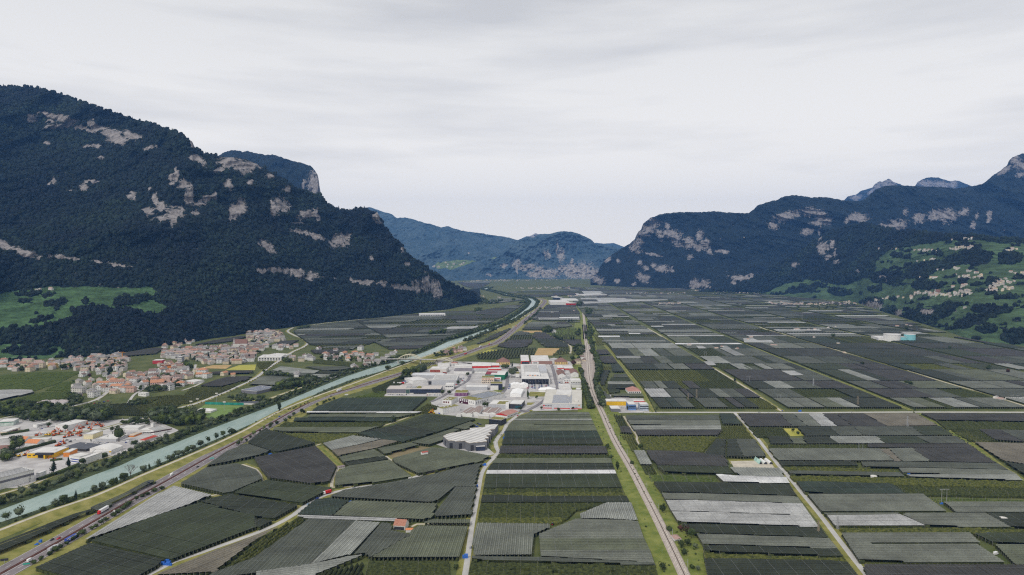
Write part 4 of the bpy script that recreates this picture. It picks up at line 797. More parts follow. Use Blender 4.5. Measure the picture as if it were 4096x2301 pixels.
plots('4',RG1,[
 ('lg','v','small, beside the dry track',[(1222,196),(1320,196),(1410,336),(1285,336)]),('dp','v','with steep stripes left of the tents',[(1350,195),(1770,202),(2120,250),(2195,355),(1450,340)]),('gd','v','small, with four leafy rows',[(1292,342),(1420,342),(1455,412),(1342,420)]),
 ('dg','h','just below the steep stripes',[(1455,347),(2160,357),(2230,430),(1530,412)]),('mp','h','with tall posts and no net',[(1370,417),(2030,442),(2060,470),(2070,512),(1400,492)]),('lg','v','below the tents',[(2192,366),(2680,372),(2755,460),(2292,452)]),('wh','h','thin and white below the tents',[(2042,432),(2290,457),(2758,463),(2790,525),(2130,515)]),
 ('dk','h','with slanting wires above the white sheets',[(1422,512),(2100,522),(2790,537),(2862,650),(1500,612)]),('mg','h','as top part of the white sheets',[(1500,620),(2870,662),(2915,728),(1540,688)]),('pl','h','as upper white sheet beside the dry track',[(1542,692),(2920,735),(3000,850),(1600,806)]),('pl','h','as lower white sheet beside the dry track',[(1605,812),(3005,856),(3085,965),(1670,915)]),
 ('dk','h','with tall posts just below the white sheets',[(1692,932),(3105,975),(3175,1070),(1855,1030)]),('mg','h','right of the white cottage',[(1860,1040),(3185,1080),(3270,1180),(1920,1140)]),('dk','h','right of the cottage garden',[(1922,1150),(3275,1190),(3325,1258),(1930,1210)]),('g','h','in one bright leafy band',[(1922,1216),(3330,1262),(3360,1300),(1932,1275)]),('dk','h','in the front right corner of this block',[(1932,1282),(3365,1310),(3500,1480),(1970,1480)])])
plots('7',RG1,[
 ('gd','v','beside the dry track below the yellow factory',[(378,892),(480,905),(540,1020),(435,1020)]),('md','h','just below the cross-road and the yellow factory',[(510,912),(1440,905),(1452,955),(525,955)]),('mg','h','in wide grey bands, upper',[(530,958),(1455,960),(1465,1008),(560,1005)]),('lg','h','in wide grey bands, lower',[(562,1010),(1466,1012),(1470,1052),(592,1052)]),
 ('dp','v','as a low striped band',[(592,1058),(1470,1060),(1470,1080),(1430,1110),(640,1110)]),('g','h','in broad leafy rows with two lines of posts',[(640,1116),(1430,1116),(1350,1190),(665,1185)]),('g','h','in fresh leafy rows below two lines of posts',[(665,1190),(1348,1194),(1280,1270),(695,1250)]),('dp','v','tiny, beside the pale curved track',[(452,1022),(540,1022),(580,1088),(462,1080)]),('g','v','narrow, beside the pale curved track',[(470,1097),(590,1097),(635,1210),(600,1262),(572,1262)]),
 ('db','v','at the corner of cross-road and grid road',[(1452,890),(1590,892),(1690,1000),(1490,995)]),('g','v','with bold leafy stripes by the grid road',[(1490,1008),(1700,1010),(1795,1140),(1440,1140)]),('dk','v','left of the narrow grass gap',[(1428,1146),(1518,1150),(1510,1322),(1292,1310)]),('dk','v','right of the narrow grass gap',[(1540,1150),(1620,1147),(1700,1330),(1530,1322)]),('md','v','along the grid road above the tents',[(1622,1147),(1805,1150),(1930,1322),(1702,1328)]),
 ('dp','v','on the far side of the grid road, at the cross-road corner',[(1645,892),(2060,892),(2190,1020),(1745,1020)]),('md','v','with white edges, second from the grid road',[(2062,892),(2190,892),(2340,1020),(2192,1020)]),('mg','v','third from the grid road below the cross-road',[(2192,892),(2340,892),(2480,1020),(2342,1020)]),('pl','v','brightest one below the cross-road',[(2342,892),(2480,892),(2640,1020),(2482,1020)]),
 ('gd','v','left of the little garden',[(1748,1026),(2080,1026),(2160,1118),(1830,1118)])])
plots('7','orchard plots beside the railway trees',[('dp','v','at the top of the railway tree belt',[(210,250),(320,248),(355,292),(215,300)]),('dp','v','second down the railway tree belt',[(222,315),(375,312),(420,382),(290,384)]),('g','v','leafy square beside the tree belt',[(280,410),(350,408),(360,455),(275,455)]),('dk','v','bent dark one beside the tree belt',[(275,458),(352,455),(330,520),(300,605),(258,602)]),('g','v','green one under the bent dark one',[(260,610),(325,608),(320,665),(265,660)]),('md','v','narrow one above the yellow factory',[(258,668),(310,668),(365,738),(285,745)]),
 ('db','v','at the first lane, upper',[(360,395),(440,390),(495,470),(385,470)]),('md','h','at the first lane, small grey',[(390,495),(515,495),(535,525),(385,525)]),('dg','h','at the first lane, dark green',[(360,530),(540,528),(555,565),(350,568)]),('lg','h','at the first lane, pale band',[(330,570),(572,570),(595,595),(330,597)]),('dk','h','at the first lane, behind the red-roofed farmhouse',[(330,600),(600,600),(612,635),(480,640),(330,645)]),('dg','h','left of the red-roofed farmhouse',[(335,648),(450,648),(440,680),(350,685)]),('gg','h','before the red-roofed farmhouse',[(360,694),(672,690),(690,720),(365,716)]),('g','v','far leafy one by the tree belt',[(180,90),(240,90),(300,190),(225,200)])])
FR='orchard plots right of the grid road'
plots('8',FR,[
 ('dp','v','right of the brightest one',[(545,1142),(680,1142),(850,1268),(708,1268)]),('dp','v','wide and dark below the cross-road',[(685,1142),(960,1142),(1200,1272),(855,1270)]),('br','v','left of the diagonal grass track, at the cross-road',[(965,1142),(1490,1142),(1715,1262),(1202,1270)]),
 ('dk','v','right of the little garden',[(300,1276),(620,1276),(720,1365),(380,1368)]),('md','v','second right of the little garden',[(622,1276),(860,1273),(960,1362),(722,1365)]),('md','v','third right of the little garden',[(862,1273),(1450,1274),(1560,1362),(962,1362)]),('dg','v','fourth right of the little garden, by the diagonal track',[(1452,1274),(1725,1270),(1870,1360),(1562,1362)]),
 ('dp','h','right of the diagonal track, at the cross-road',[(1540,1140),(2800,1140),(2800,1225),(1690,1208)]),('gd','h','second below the cross-road, right of the diagonal track',[(1695,1212),(2800,1230),(2800,1300),(1790,1290)]),('gd','v','with thin young rows along the diagonal track',[(1850,1300),(1960,1300),(2130,1410),(2030,1410)]),('gd','v','with dark and yellow stripes',[(1965,1300),(2120,1300),(2280,1405),(2135,1410)]),('dp','v','on the far right edge, middle',[(2125,1300),(2330,1305),(2572,1425),(2285,1405)]),('md','v','on the far right edge, upper',[(2335,1305),(2850,1320),(2850,1430),(2580,1427)])])
plots('5',FR,[
 ('dk','v','first in the third row from the cross-road',[(5,52),(205,60),(265,128),(35,128)]),('gg','v','second in the third row from the cross-road',[(220,70),(340,70),(395,128),(270,128)]),('dk','v','third in the third row from the cross-road',[(352,58),(600,56),(700,125),(402,128)]),('lg','v','bright one in the third row from the cross-road',[(612,52),(1080,52),(1188,123),(705,125)]),('dg','v','right of the bright one in the third row',[(1082,52),(1490,52),(1618,124),(1192,124)]),('md','v','last in the third row, at the diagonal track',[(1492,52),(1888,52),(2008,124),(1622,124)]),
 ('gd','h','as leafy strip in the fourth row',[(5,134),(990,130),(1000,163),(10,170)]),('dp','h','as dark strip in the fourth row',[(1002,130),(2010,130),(2050,163),(1005,163)]),
 ('mg','v','with fine steep stripes left of the brown stripe',[(12,176),(1120,176),(1280,298),(100,295)]),('br','v','as one brown stripe',[(1122,180),(1218,180),(1348,308),(1283,304)]),('mg','v','right of the brown stripe',[(1222,176),(1448,170),(1638,304),(1352,306)]),('dp','v','dark one ending at the diagonal track',[(1452,170),(2070,166),(2300,322),(1642,304)]),
 ('dk','h','thin strip left of the short hedge gap',[(112,302),(868,306),(908,345),(142,345)]),('md','h','thin strip right of the short hedge gap',[(932,306),(2308,326),(2415,388),(962,358)]),('g','h','leafy strip with a pale crest',[(152,350),(900,368),(1268,385),(1290,414),(192,390)]),('mg','h','behind the orange roofed hut',[(1315,370),(2420,393),(2495,433),(1362,428)]),
 ('md','h','purple strip left of the blue crates',[(195,396),(1328,420),(1370,454),(232,434)]),('lg','h','right of the orange roofed hut',[(1372,432),(2500,437),(2560,494),(1442,464)]),('g','h','broad leafy band with a white tank',[(212,438),(1440,466),(2572,500),(2650,560),(1300,530),(262,490)]),('db','h','big dark one beside the grid road',[(282,502),(1250,532),(1378,625),(372,620)]),('gd','h','rough brown-green one on the right',[(1292,546),(2750,572),(2850,655),(1560,630),(1392,625)]),
 ('mg','h','wide one left of the H-shaped pylon',[(392,630),(1560,635),(1788,803),(542,808)]),('mp','h','with rows of posts right of the H-shaped pylon',[(1602,652),(2900,672),(2950,715),(1740,706)]),('mg','h','below the posts on the right edge',[(1762,712),(2950,718),(3050,812),(1882,813),(1842,770)]),
 ('mg','h','thin strip above the white patch',[(545,816),(1318,821),(1308,848),(592,845)]),('pl','h','as white patch beside the grid road',[(592,850),(1332,842),(1578,950),(672,950)]),('mg','h','right of the white patch',[(1345,836),(1442,821),(2180,821),(2438,964),(1592,954)]),('dk','h','dark one right of the white tank',[(2195,821),(3050,824),(3200,995),(2432,966)]),
 ('g','h','leafy band crossing below the white patch',[(712,966),(2440,971),(3200,1010),(2042,1020),(792,1028)]),('mg','h','upper half of the widest canopy near the front',[(742,1032),(2030,1022),(2128,1118),(800,1123)]),('mg','h','lower half of the widest canopy near the front',[(802,1130),(2088,1130),(2378,1318),(922,1308)]),('dg','h','right of the sandy lane',[(2055,1024),(3200,1014),(3250,1140),(2282,1130)]),('gg','h','right of the parked white vans',[(2285,1142),(3250,1150),(3400,1340),(2482,1338)]),('dp','v','at the bottom right corner with steep rows',[(962,1342),(2400,1345),(3400,1360),(3550,1500),(1015,1500)]),
 ('g','v','beyond the diagonal track, top',[(1880,8),(2000,0),(2240,98),(2085,100)]),('br','v','beyond the diagonal track, brown',[(2085,112),(2900,132),(3200,420),(2375,300)]),('dk','v','beyond the diagonal track, dark lower one',[(2392,312),(3200,425),(3300,700),(2640,470)])])
TG='vineyards and orchards around the town'
plots('1',TG,[
 ('v','v','left of the town, upper',[(-300,530),(0,500),(390,465),(815,465),(690,520),(220,528)]),('v','v','left of the town, upper middle',[(-300,600),(0,532),(220,532),(690,524),(555,590),(330,655),(-300,660)]),('v','v','left of the town with bushes along it',[(620,565),(1000,540),(1060,560),(1000,602),(900,655),(455,650)]),('v','v','left of the town, below the farm track',[(430,668),(800,658),(700,700),(640,728),(480,752),(0,772),(200,722)]),('pl','v','in a lens shape left of the town',[(-300,780),(-300,690),(0,656),(160,650),(335,655),(330,676),(0,752)]),
 ('gd','v','below the petrol station',[(725,828),(1020,795),(1300,783),(1480,905),(1130,888),(860,850)]),('g','v','in front of the white villa',[(1320,780),(1375,735),(1640,708),(1500,775),(1390,790)]),('g','v','beside the valley road above the sports field',[(1655,705),(2000,692),(2325,628),(2200,680),(1900,780),(1560,772)]),('g','v','large one behind the dark thicket',[(1320,792),(1820,785),(1700,850),(1490,912)]),
 ('g','v','behind the pink apartment blocks',[(1930,620),(2230,622),(2450,552),(2330,625),(2000,688),(1850,695)]),('dp','v','dark one above the valley road',[(2010,608),(2270,522),(2530,515),(2480,550),(2230,618),(2110,618)]),('v','v','yellow-green one by the valley road',[(2235,620),(2485,555),(2460,570),(2330,622)]),('dp','h','thin dark one under the yellow meadow',[(2120,472),(2540,458),(2530,482),(2130,492)]),
 ('dp','h','behind the town under the forest edge',[(950,335),(1300,272),(1560,228),(1640,235),(1560,288),(1400,300),(1000,338)]),('md','h','blue-grey, behind the old town',[(1760,216),(2330,206),(2240,235),(1900,244)]),('dp','h','behind the church along the hill foot',[(1960,195),(2120,160),(2420,112),(2480,118),(2330,160),(2150,185)])])
plots('M7',TG,[
 ('dp','h','right of the upper village',[(450,840),(560,790),(740,780),(640,830),(520,850)]),('g','v','between the white school and the valley road',[(320,1000),(490,995),(420,1060),(350,1060)]),('mg','h','above the hall with solar roof',[(245,1225),(350,1150),(700,1165),(640,1240)]),('md','h','beside the rusty trees',[(350,1148),(460,1140),(705,1160),(620,1195)]),('lg','h','left of the river, upper stripe',[(470,1085),(560,1045),(950,1090),(900,1112),(600,1110)]),('md','h','left of the river, lower stripe',[(470,1092),(600,1114),(900,1118),(830,1145),(480,1115)]),('md','h','left of the river, right of the two stripes',[(800,1045),(1200,1045),(1280,1060),(1160,1080),(980,1085)]),('lg','h','left of the river, next to the bank road',[(820,1145),(900,1122),(1160,1135),(1080,1168)]),('dk','h','left of the river, dark, next to the bank road',[(905,1118),(1000,1090),(1250,1100),(1165,1132)]),('gd','h','below the riverside houses',[(880,1000),(920,970),(1300,1010),(1280,1038),(960,1010)]),('gd','h','green one beside the rusty trees',[(650,1215),(720,1170),(1050,1170),(900,1200)]),
 ('v','v','right of the river under the arched bridge',[(1870,1060),(1960,1000),(2150,985),(2010,1050),(1930,1075)])])
# ================================================================ the regular grid of plots beyond the cross-road, and the far valley floor
def clip_half(poly,p,n):
    out=[]
    for i in range(len(poly)):
        a,b=poly[i],poly[(i+1)%len(poly)]; da,db=(a-p).dot(n),(b-p).dot(n)
        if da>=0:out.append(a)
        if (da>0)!=(db>0) and abs(da-db)>1e-9:out.append(a+(b-a)*(da/(da-db)))
    return out
def cell(a0,a1,y0,y1,q=0.0419):return [Vector((a0+q*y0,y0)),Vector((a1+q*y0,y0)),Vector((a1+q*y1,y1)),Vector((a0+q*y1,y1))]
def clip_convex(poly,sub):
    """the part of a convex cell inside a polygon given counter-clockwise and convex"""
    out=list(poly)
    for i in range(len(sub)):
        p=sub[i]; d=sub[(i+1)%len(sub)]-p; out=clip_half(out,p,Vector((-d.y,d.x)))
        if len(out)<3:return []
    return out
def area2(p):return abs(sum(p[i].x*p[(i+1)%len(p)].y-p[(i+1)%len(p)].x*p[i].y for i in range(len(p))))/2
V2=lambda p:Vector((p[0],p[1]))
HILLEDGE=[V2(G(*p)) for p in baseR2 if p[0]>2900]
def hill_x(y):        # where the right-hand hillside meets the plain
    ys=[p.y for p in HILLEDGE][::-1]; xs_=[p.x for p in HILLEDGE][::-1]; return float(np.interp(y,ys,xs_))-15
COLS=[c*K for c in (124,264,400,536,701,862,1030,1195)]
BANDS=[b*K for b in (737,792,849,905,1002,1061,1144,1249,1333,1446)]
rg_=random.Random(42)
PAL_NEAR=[('dp',.2),('dk',.12),('db',.13),('md',.17),('mg',.13),('lg',.07),('dg',.06),('gg',.05),('gd',.04),('g',.03)]
def pick(pal,r):
    x=r.random()*sum(w for _,w in pal)
    for k,w in pal:
        x-=w
        if x<=0:return k
    return pal[0][0]
FIRST={(0,0):['dk','db','md','gd','md','gd','dp','dk','g'],(0,1):['mg','mg','gg','lg','dk'],(1,0):['pl','md','dp','dk','mg','md','dp'],(1,1):['md','md','gd','dk'],(2,0):['md','mg','dk','g','dp','gd'],(2,1):['dk','lg','md','dp'],
         (0,2):['mg','gg','gd','lg','md','mg'],(0,3):['lg','dk','gd','dg'],(0,4):['lg','gg','dk','dp'],(4,0):['dk','md','mg','dp'],(1,2):['dp','md','gd'],(3,0):['g','g','gd'],(2,2):['md','dp','dp','gg'],(3,1):['dp','dp','md'],(4,1):['gd','lg','gd','lg','mg','dk'],(5,1):['lg','md','dk','md'],(6,0):['dk','gg','lg','md','mg'],(6,1):['gd','md','pl','md','mg']}
ROADN=['first grassy lane from the railway','second lane from the railway','third lane from the railway','fourth lane from the railway','fifth lane from the railway','sixth lane from the railway','seventh lane from the railway']
fields=[]     # (polygon, tone) that become the one mass of far fields
for bi in range(len(BANDS)-1):
    y0,y1=BANDS[bi]+2.5,BANDS[bi+1]-2.5
    for ci in range(len(COLS)-1):
        a0,a1=COLS[ci]+9,COLS[ci+1]-8
        xm=min(hill_x(y0),hill_x(y1))-0.0419*y1
        if a0>xm-20:continue
        a1=min(a1,xm)
        if (a0+0.0419*y0)/y0>0.80:continue
        tones=FIRST.get((bi,ci)) or [pick(PAL_NEAR,rg_) for _ in range(rg_.choice([3,4,4,5]) if bi<6 else rg_.choice([2,2,3]))]
        cuts=[0]+sorted(rg_.uniform(.1,.9) for _ in range(len(tones)-1))+[1]
        cuts=[0.55*c+0.45*i/len(tones) for i,c in enumerate(cuts)]
        for k,tn in enumerate(tones):
            b0,b1=a0+(a1-a0)*cuts[k]+.5,a0+(a1-a0)*cuts[k+1]-.5
            if b1-b0<8:continue
            if NPLOT[0]<298:
                orchard(tn,AXV,cell(b0,b1,y0,y1),f"{TONES[tn][1]} orchard plot, {ORD[k + 1]} right of {ORD[ci + 1]} lane, {ORD[bi + 1]} row behind the cross-road",'orchard plots behind the cross-road')
            else:fields.append((cell(b0,b1,y0,y1),tn))
print('plots',NPLOT[0])
# farther bands
FARY=[b*K for b in (1446,1540,1630,1740,1860,1990,2130,2280,2450,2630,2820,3030,3260,3500,3770,4060,4350)]
FCOL=[78*K]+COLS+[c*K for c in (1360,1530,1700,1870,2050)]
PAL_FAR=[('dp',.25),('dk',.10),('md',.2),('mg',.14),('gd',.07),('g',.09),('lg',.07),('pl',.05),('wh',.05)]
for bi in range(len(FARY)-1):
    y0,y1=FARY[bi]+4,FARY[bi+1]-3
    for ci in range(len(FCOL)-1):
        a0,a1=FCOL[ci]+12,FCOL[ci+1]-11; xm=min(hill_x(y0),hill_x(y1))-0.0419*y1
        if ci==0:a0=max(a0,116*K+0.099*(y1-1036*K)-0.0419*y1+60)
        if a0>xm-30 or a1-a0<20:continue
        a1=min(a1,xm); y=y0
        while y<y1-9:
            h=rg_.uniform(.25,.6)*(y1-y0); h=min(h,y1-y)
            nn=rg_.choice([1,2,2,3]); cs=[0]+sorted(rg_.uniform(.2,.8) for _ in range(nn-1))+[1]
            for k in range(nn):
                tn=pick(PAL_FAR,rg_)
                hh=min(h,34) if tn in ('wh','pl') else h
                fields.append((cell(a0+(a1-a0)*cs[k]+1,a0+(a1-a0)*cs[k+1]-1,y,y+hh-1.5),tn))
            y+=h
def region(rg,pts,ax,ay,sy,sx,pal,seed,hmin=0.6):
    """plots laid out along a slanting axis inside a convex outline"""
    sub=[V2(p) for p in GG(rg,pts)]; A=sum(sub[i].x*sub[(i+1)%len(sub)].y-sub[(i+1)%len(sub)].x*sub[i].y for i in range(len(sub)))
    if A<0:sub=sub[::-1]
    r=random.Random(seed); ex=Vector(ax).normalized(); ey=Vector(ay).normalized(); det=ex.x*ey.y-ex.y*ey.x
    uv=[((p.x*ey.y-p.y*ey.x)/det,(ex.x*p.y-ex.y*p.x)/det) for p in sub]
    v=min(q[1] for q in uv); vm=max(q[1] for q in uv)
    while v<vm:
        h=sy*K*r.uniform(.6,1.4)*(1+(v-min(q[1] for q in uv))/4000); u=min(q[0] for q in uv)-r.uniform(0,sx*K)
        while u<max(q[0] for q in uv):
            w=sx*K*r.uniform(.5,1.5); c=[ex*a+ey*b for a,b in ((u+1,v+1),(u+w-1,v+1),(u+w-1,v+h-1),(u+1,v+h-1))]
            c=clip_convex(c,sub)
            if len(c)>2 and area2(c)>150:fields.append((c,pick(pal,r)))
            u+=w
        v+=h
# left of the river
PAL_L=[('dp',.34),('dk',.08),('md',.2),('mg',.15),('lg',.06),('gd',.06),('g',.08),('pl',.03)]
rd=(V2(GR('M7',2500,720))-V2(GR('M7',1990,905)))
region('M7',[(690,690),(880,640),(1300,592),(1620,770),(1250,885),(1000,860),(850,830),(700,720)],(1,.15),rd,42,150,PAL_L,1)
region('M7',[(1310,590),(1850,532),(2240,500),(2520,490),(2540,660),(2290,735),(1630,765)],(1,.15),rd,46,160,PAL_L,2)
region('M7',[(1260,888),(1640,772),(2280,742),(2080,850),(1900,910),(1700,905),(1650,880)],(1,.15),rd,50,150,PAL_L,3)
region('M7',[(860,890),(1000,865),(1230,885),(1180,930),(900,925)],(1,.1),rd,30,90,PAL_L,4)
region('j',[(-300,820),(-500,640),(0,445),(380,385),(880,375),(1030,345),(860,480),(560,650),(300,770),(-100,900)],(1,.1),rd,60,190,PAL_L,5)
region('j',[(300,300),(560,280),(900,290),(1030,330),(880,370),(380,380),(250,395)],(1,.1),(0.1,1),90,260,PAL_L,6)
# between motorway and railway
PAL_M=[('dp',.36),('dk',.08),('md',.2),('mg',.08),('gd',.12),('g',.12),('v',.03)]
region('j',[(20,1130),(420,985),(760,800),(830,800),(620,960),(420,1080),(60,1200)],(1,.5),(.4,1),45,110,PAL_L,7)
region('j',[(420,1245),(700,1060),(860,940),(1060,965),(1170,1060),(1130,1180),(1000,1270),(720,1290)],(1,.15),(.25,1),55,150,[('dp',.5),('md',.3),('gd',.2)],8)
region('j',[(1050,960),(1370,965),(1850,1200),(1880,1270),(1300,1262),(1140,1200),(1170,1060)],(1,0),(.1,1),60,190,[('dp',.5),('dk',.15),('md',.25),('gd',.1)],9)
region('j',[(30,1400),(440,1320),(960,1280),(1230,1270),(1180,1420),(980,1470),(500,1500),(60,1500)],(1,.2),(.2,1),40,150,[('gd',.5),('g',.35),('db',.15)],10)
region('j',[(1720,1275),(1900,1275),(1890,1390),(1560,1425)],(1,0),(.04,1),45,60,[('g',.5),('gd',.5)],11)
region('j',[(1945,1275),(2150,1265),(2170,1420),(1950,1420)],(1,0),(.04,1),60,60,[('g',.7),('gd',.3)],12)
region('j',[(1730,1115),(2120,1115),(2140,1220),(1960,1235)],(1,0),(.04,1),50,150,[('dp',1)],13)
region('j',[(1490,990),(1600,880),(2120,870),(2135,1110),(1720,1112)],(1,0),(.04,1),26,160,[('v',.75),('g',.25)],14)
region('j',[(960,905),(1060,780),(1290,745),(1780,730),(1950,830),(1890,850),(1500,900),(1330,915)],(1,.05),(.1,1),50,130,PAL_M,15)
region('j',[(1130,690),(1330,500),(2010,430),(2100,560),(2110,720),(1300,730)],(1,.0),(.07,1),55,220,PAL_L,16)
region('j',[(1440,415),(1380,480),(2010,440),(2030,420),(1700,412)],(1,.0),(.07,1),80,300,PAL_L,17)
for rg,tn,pts in (('j','wh',[(1265,660),(1680,660),(1680,672),(1270,670)]),('j','wh',[(1690,645),(2095,640),(2095,668),(1690,668)]),('j','wh',[(1280,682),(2100,680),(2100,690),(1285,690)]),('j','mg',[(1800,722),(2105,718),(2105,738),(1830,735)]),
                    ('7','wh',[(235,108),(450,108),(452,122),(235,122)]),('7','wh',[(272,158),(900,158),(915,164),(275,164)]),('7','pl',[(410,310),(655,310),(660,333),(425,333)]),('7','wh',[(1005,182),(1640,180),(1690,192),(1010,194)]),('7','wh',[(1690,135),(1790,135),(1830,152),(1970,152),(2000,178),(1700,175)]),('7','pl',[(1290,368),(1380,366),(1420,404),(1340,406)]),('7','pl',[(2070,458),(2200,458),(2300,502),(2170,505)]),('7','gg',[(1670,410),(1780,408),(1890,450),(1740,452)]),('7','pl',[(1215,210),(1280,210),(1325,236),(1240,236)]),('7','pl',[(1455,208),(1525,208),(1570,236),(1500,236)])):
    fields.append(([V2(p) for p in GG(rg,pts,4.6)],tn)); 
# far valley floor beyond the works, down to the foot of the mountains
region('j',[(650,150),(1200,110),(2572,95),(2572,180),(2100,215),(1500,240),(1250,260),(900,200)],(1,.0),(.05,1),150,420,PAL_L,18)
region('M4',[(330,830),(640,815),(660,830),(560,890),(500,900),(400,870)],(1,.0),(.05,1),240,500,PAL_L,19)
region('M4',[(1560,990),(1650,960),(1900,950),(2600,935),(2800,960),(2700,1000),(1600,1050)],(1,.0),(.05,1),110,330,PAL_FAR,20)
region('M5',[(60,1165),(700,1150),(1400,1180),(1950,1215),(1700,1225),(500,1215),(110,1220)],(1,.0),(.05,1),140,380,[('dp',.3),('gd',.3),('g',.2),('wh',.1),('md',.1)],21)
rzz=random.Random(5)
bundles={}
for poly,tn in fields:
    bundles.setdefault(tn,[]).append(poly)
FLAT={k:NETM[k] for k in NETM}; FLAT.update({'g':HEDGE['g'],'gd':HEDGE['gd'],'v':HEDGE['v'],'mp':HEDGE['mp']})
keys=sorted(bundles); mb=MB(); mats_=[FLAT[k] for k in keys]+[HEDGE['gd']]; rxs=[]
for i,k in enumerate(keys):
    for poly in bundles[k]:
        A=sum(poly[j].x*poly[(j+1)%len(poly)].y-poly[(j+1)%len(poly)].x*poly[j].y for j in range(len(poly)))
        if A<0:poly=poly[::-1]
        yc=sum(p.y for p in poly)/len(poly); top=4.0+rzz.uniform(-.25,.25)+(.5 if k in ('wh','pl') else 0); q=len(mb.v)
        if k in ('g','gd','v') and yc<3300:      # open plots still show their rows
            rows,n=scan(poly,AXV,8.0 if yc<2400 else 13.0); mb.prism(poly,0,.25+rzz.uniform(0,.05),len(keys)); mb.m[-1-len(poly)]=i
            for c,a,b in rows:
                P4=[AXV*u+n*(c+o) for u,o in ((a,-2),(b,-2),(b,2),(a,2))]; mb.prism(P4,.2,3.2,i if rzz.random()<.5 else len(keys))
        elif yc<3200 and k not in ('wh','pl'):
            mb.prism(poly,0,top-1.2,len(keys)); rows,n=scan(poly,AXV,10.0)
            for c,a,b in rows:
                b0=len(mb.v)
                for u in (a,b):
                    for o,z in ((-5,top-.8),(0,top),(5,top-.8)):p=AXV*u+n*(c+o); mb.v.append((p.x,p.y,z))
                mb.f+=[(b0,b0+1,b0+4,b0+3),(b0+1,b0+2,b0+5,b0+4)]; mb.m+=[i,i]
        else:mb.prism(poly,0,top,len(keys),i)
        rxs+=[0.45 if rzz.random()<.5 else .2]*(len(mb.v)-q) if True else []
o=mesh_np('orchard_fields',mb.v,mb.f,mats_,mi=mb.m,attrs={'rowx':rxs}); tag(o,'patchwork of netted orchards filling the far valley floor',None,None,'stuff')
print('fields',len(fields),len(mb.f))
# ================================================================ buildings
WH=mat('white render',(0.66,0.655,0.64),var=.07,scale=.15,detail=8); W2=mat('off-white render',(0.58,0.56,0.52),var=.08,scale=.15,detail=8)
METAL=mat('grey metal cladding',(0.42,0.43,0.45),var=.06,scale=.2,stretch=(6,6,.2),rough=.5); ROOFW=mat('pale roofing sheet',(0.60,0.59,0.57),var=.10,scale=.06,detail=9); ROOFG=mat('grey roofing',(0.34,0.34,0.335),var=.12,scale=.08,detail=9)
NAVY=mat('navy cladding',(0.030,0.040,0.070),var=.15,scale=.3,rough=.45); CHAR=mat('charcoal cladding',(0.040,0.042,0.050),var=.15,scale=.3,rough=.5); GREYW=mat('grey block wall',(0.15,0.155,0.17),var=.08,scale=.4); GRPAN=mat('mid grey cladding',(0.16,0.16,0.185),var=.08,scale=.3)
REDM=mat('red cladding',(0.50,0.035,0.03),var=.1,scale=.3); ORNG=mat('orange render',(0.62,0.22,0.05),var=.1,scale=.3); YEL=mat('yellow cladding',(0.68,0.42,0.03),var=.1,scale=.3); CREAM=mat('cream render',(0.68,0.60,0.36),var=.06,scale=.3); PURP=mat('purple cladding',(0.14,0.05,0.13),var=.15,scale=.5); BURG=mat('burgundy cladding',(0.065,0.018,0.035),var=.15,scale=.5)
BLUEW=mat('blue render',(0.12,0.22,0.45),var=.1,scale=.3); TURQ=mat('turquoise render',(0.22,0.50,0.54),var=.06,scale=.3); GREENC=mat('green cladding',(0.02,0.16,0.09),var=.1,scale=.3)
GROOF=mat('planted roof',(0.17,0.16,0.035),col2=(0.24,0.22,0.07),scale=.25,detail=8); BROOF=mat('brown tile roof',(0.17,0.095,0.08),col2=(0.25,0.15,0.125),scale=.6,detail=8); SHEDR=mat('weathered shed roof',(0.24,0.185,0.165),col2=(0.33,0.265,0.24),scale=.25,stretch=(3,.4,1),detail=8); MAROON=mat('maroon roof',(0.22,0.04,0.055),var=.15,scale=.3); REDBR=mat('red-brown roof',(0.34,0.17,0.145),col2=(0.43,0.24,0.20),scale=.2,detail=8)
GLASS=mat('dark window glass',(0.025,0.030,0.040),rough=.12,var=.3,scale=.2,spec=.6); SOLAR=mat('solar panels',(0.20,0.22,0.27),var=.15,scale=.15,rough=.3,spec=.5); DOORM=mat('grey door',(0.10,0.10,0.11),var=.1)
def frame_of(rg,fl,fr,topy,bl=None,br=None,h=None):
    a,b=GR(rg,*fl),GR(rg,*fr)
    if h is None:h=(S(rg,*fl)[1]-S(rg,fl[0],topy)[1])/FPX*a.y
    ux=(b-a); W=ux.length; ux.normalize(); uy=Vector((-ux.y,ux.x,0))
    if bl is not None:D=(GR(rg,*bl,z=h)-a).dot(uy)
    else:D=(GR(rg,*br)-b).dot(uy)
    return a,math.atan2(ux.y,ux.x),W,max(D,4.0),max(h,2.5)
BLD=[]
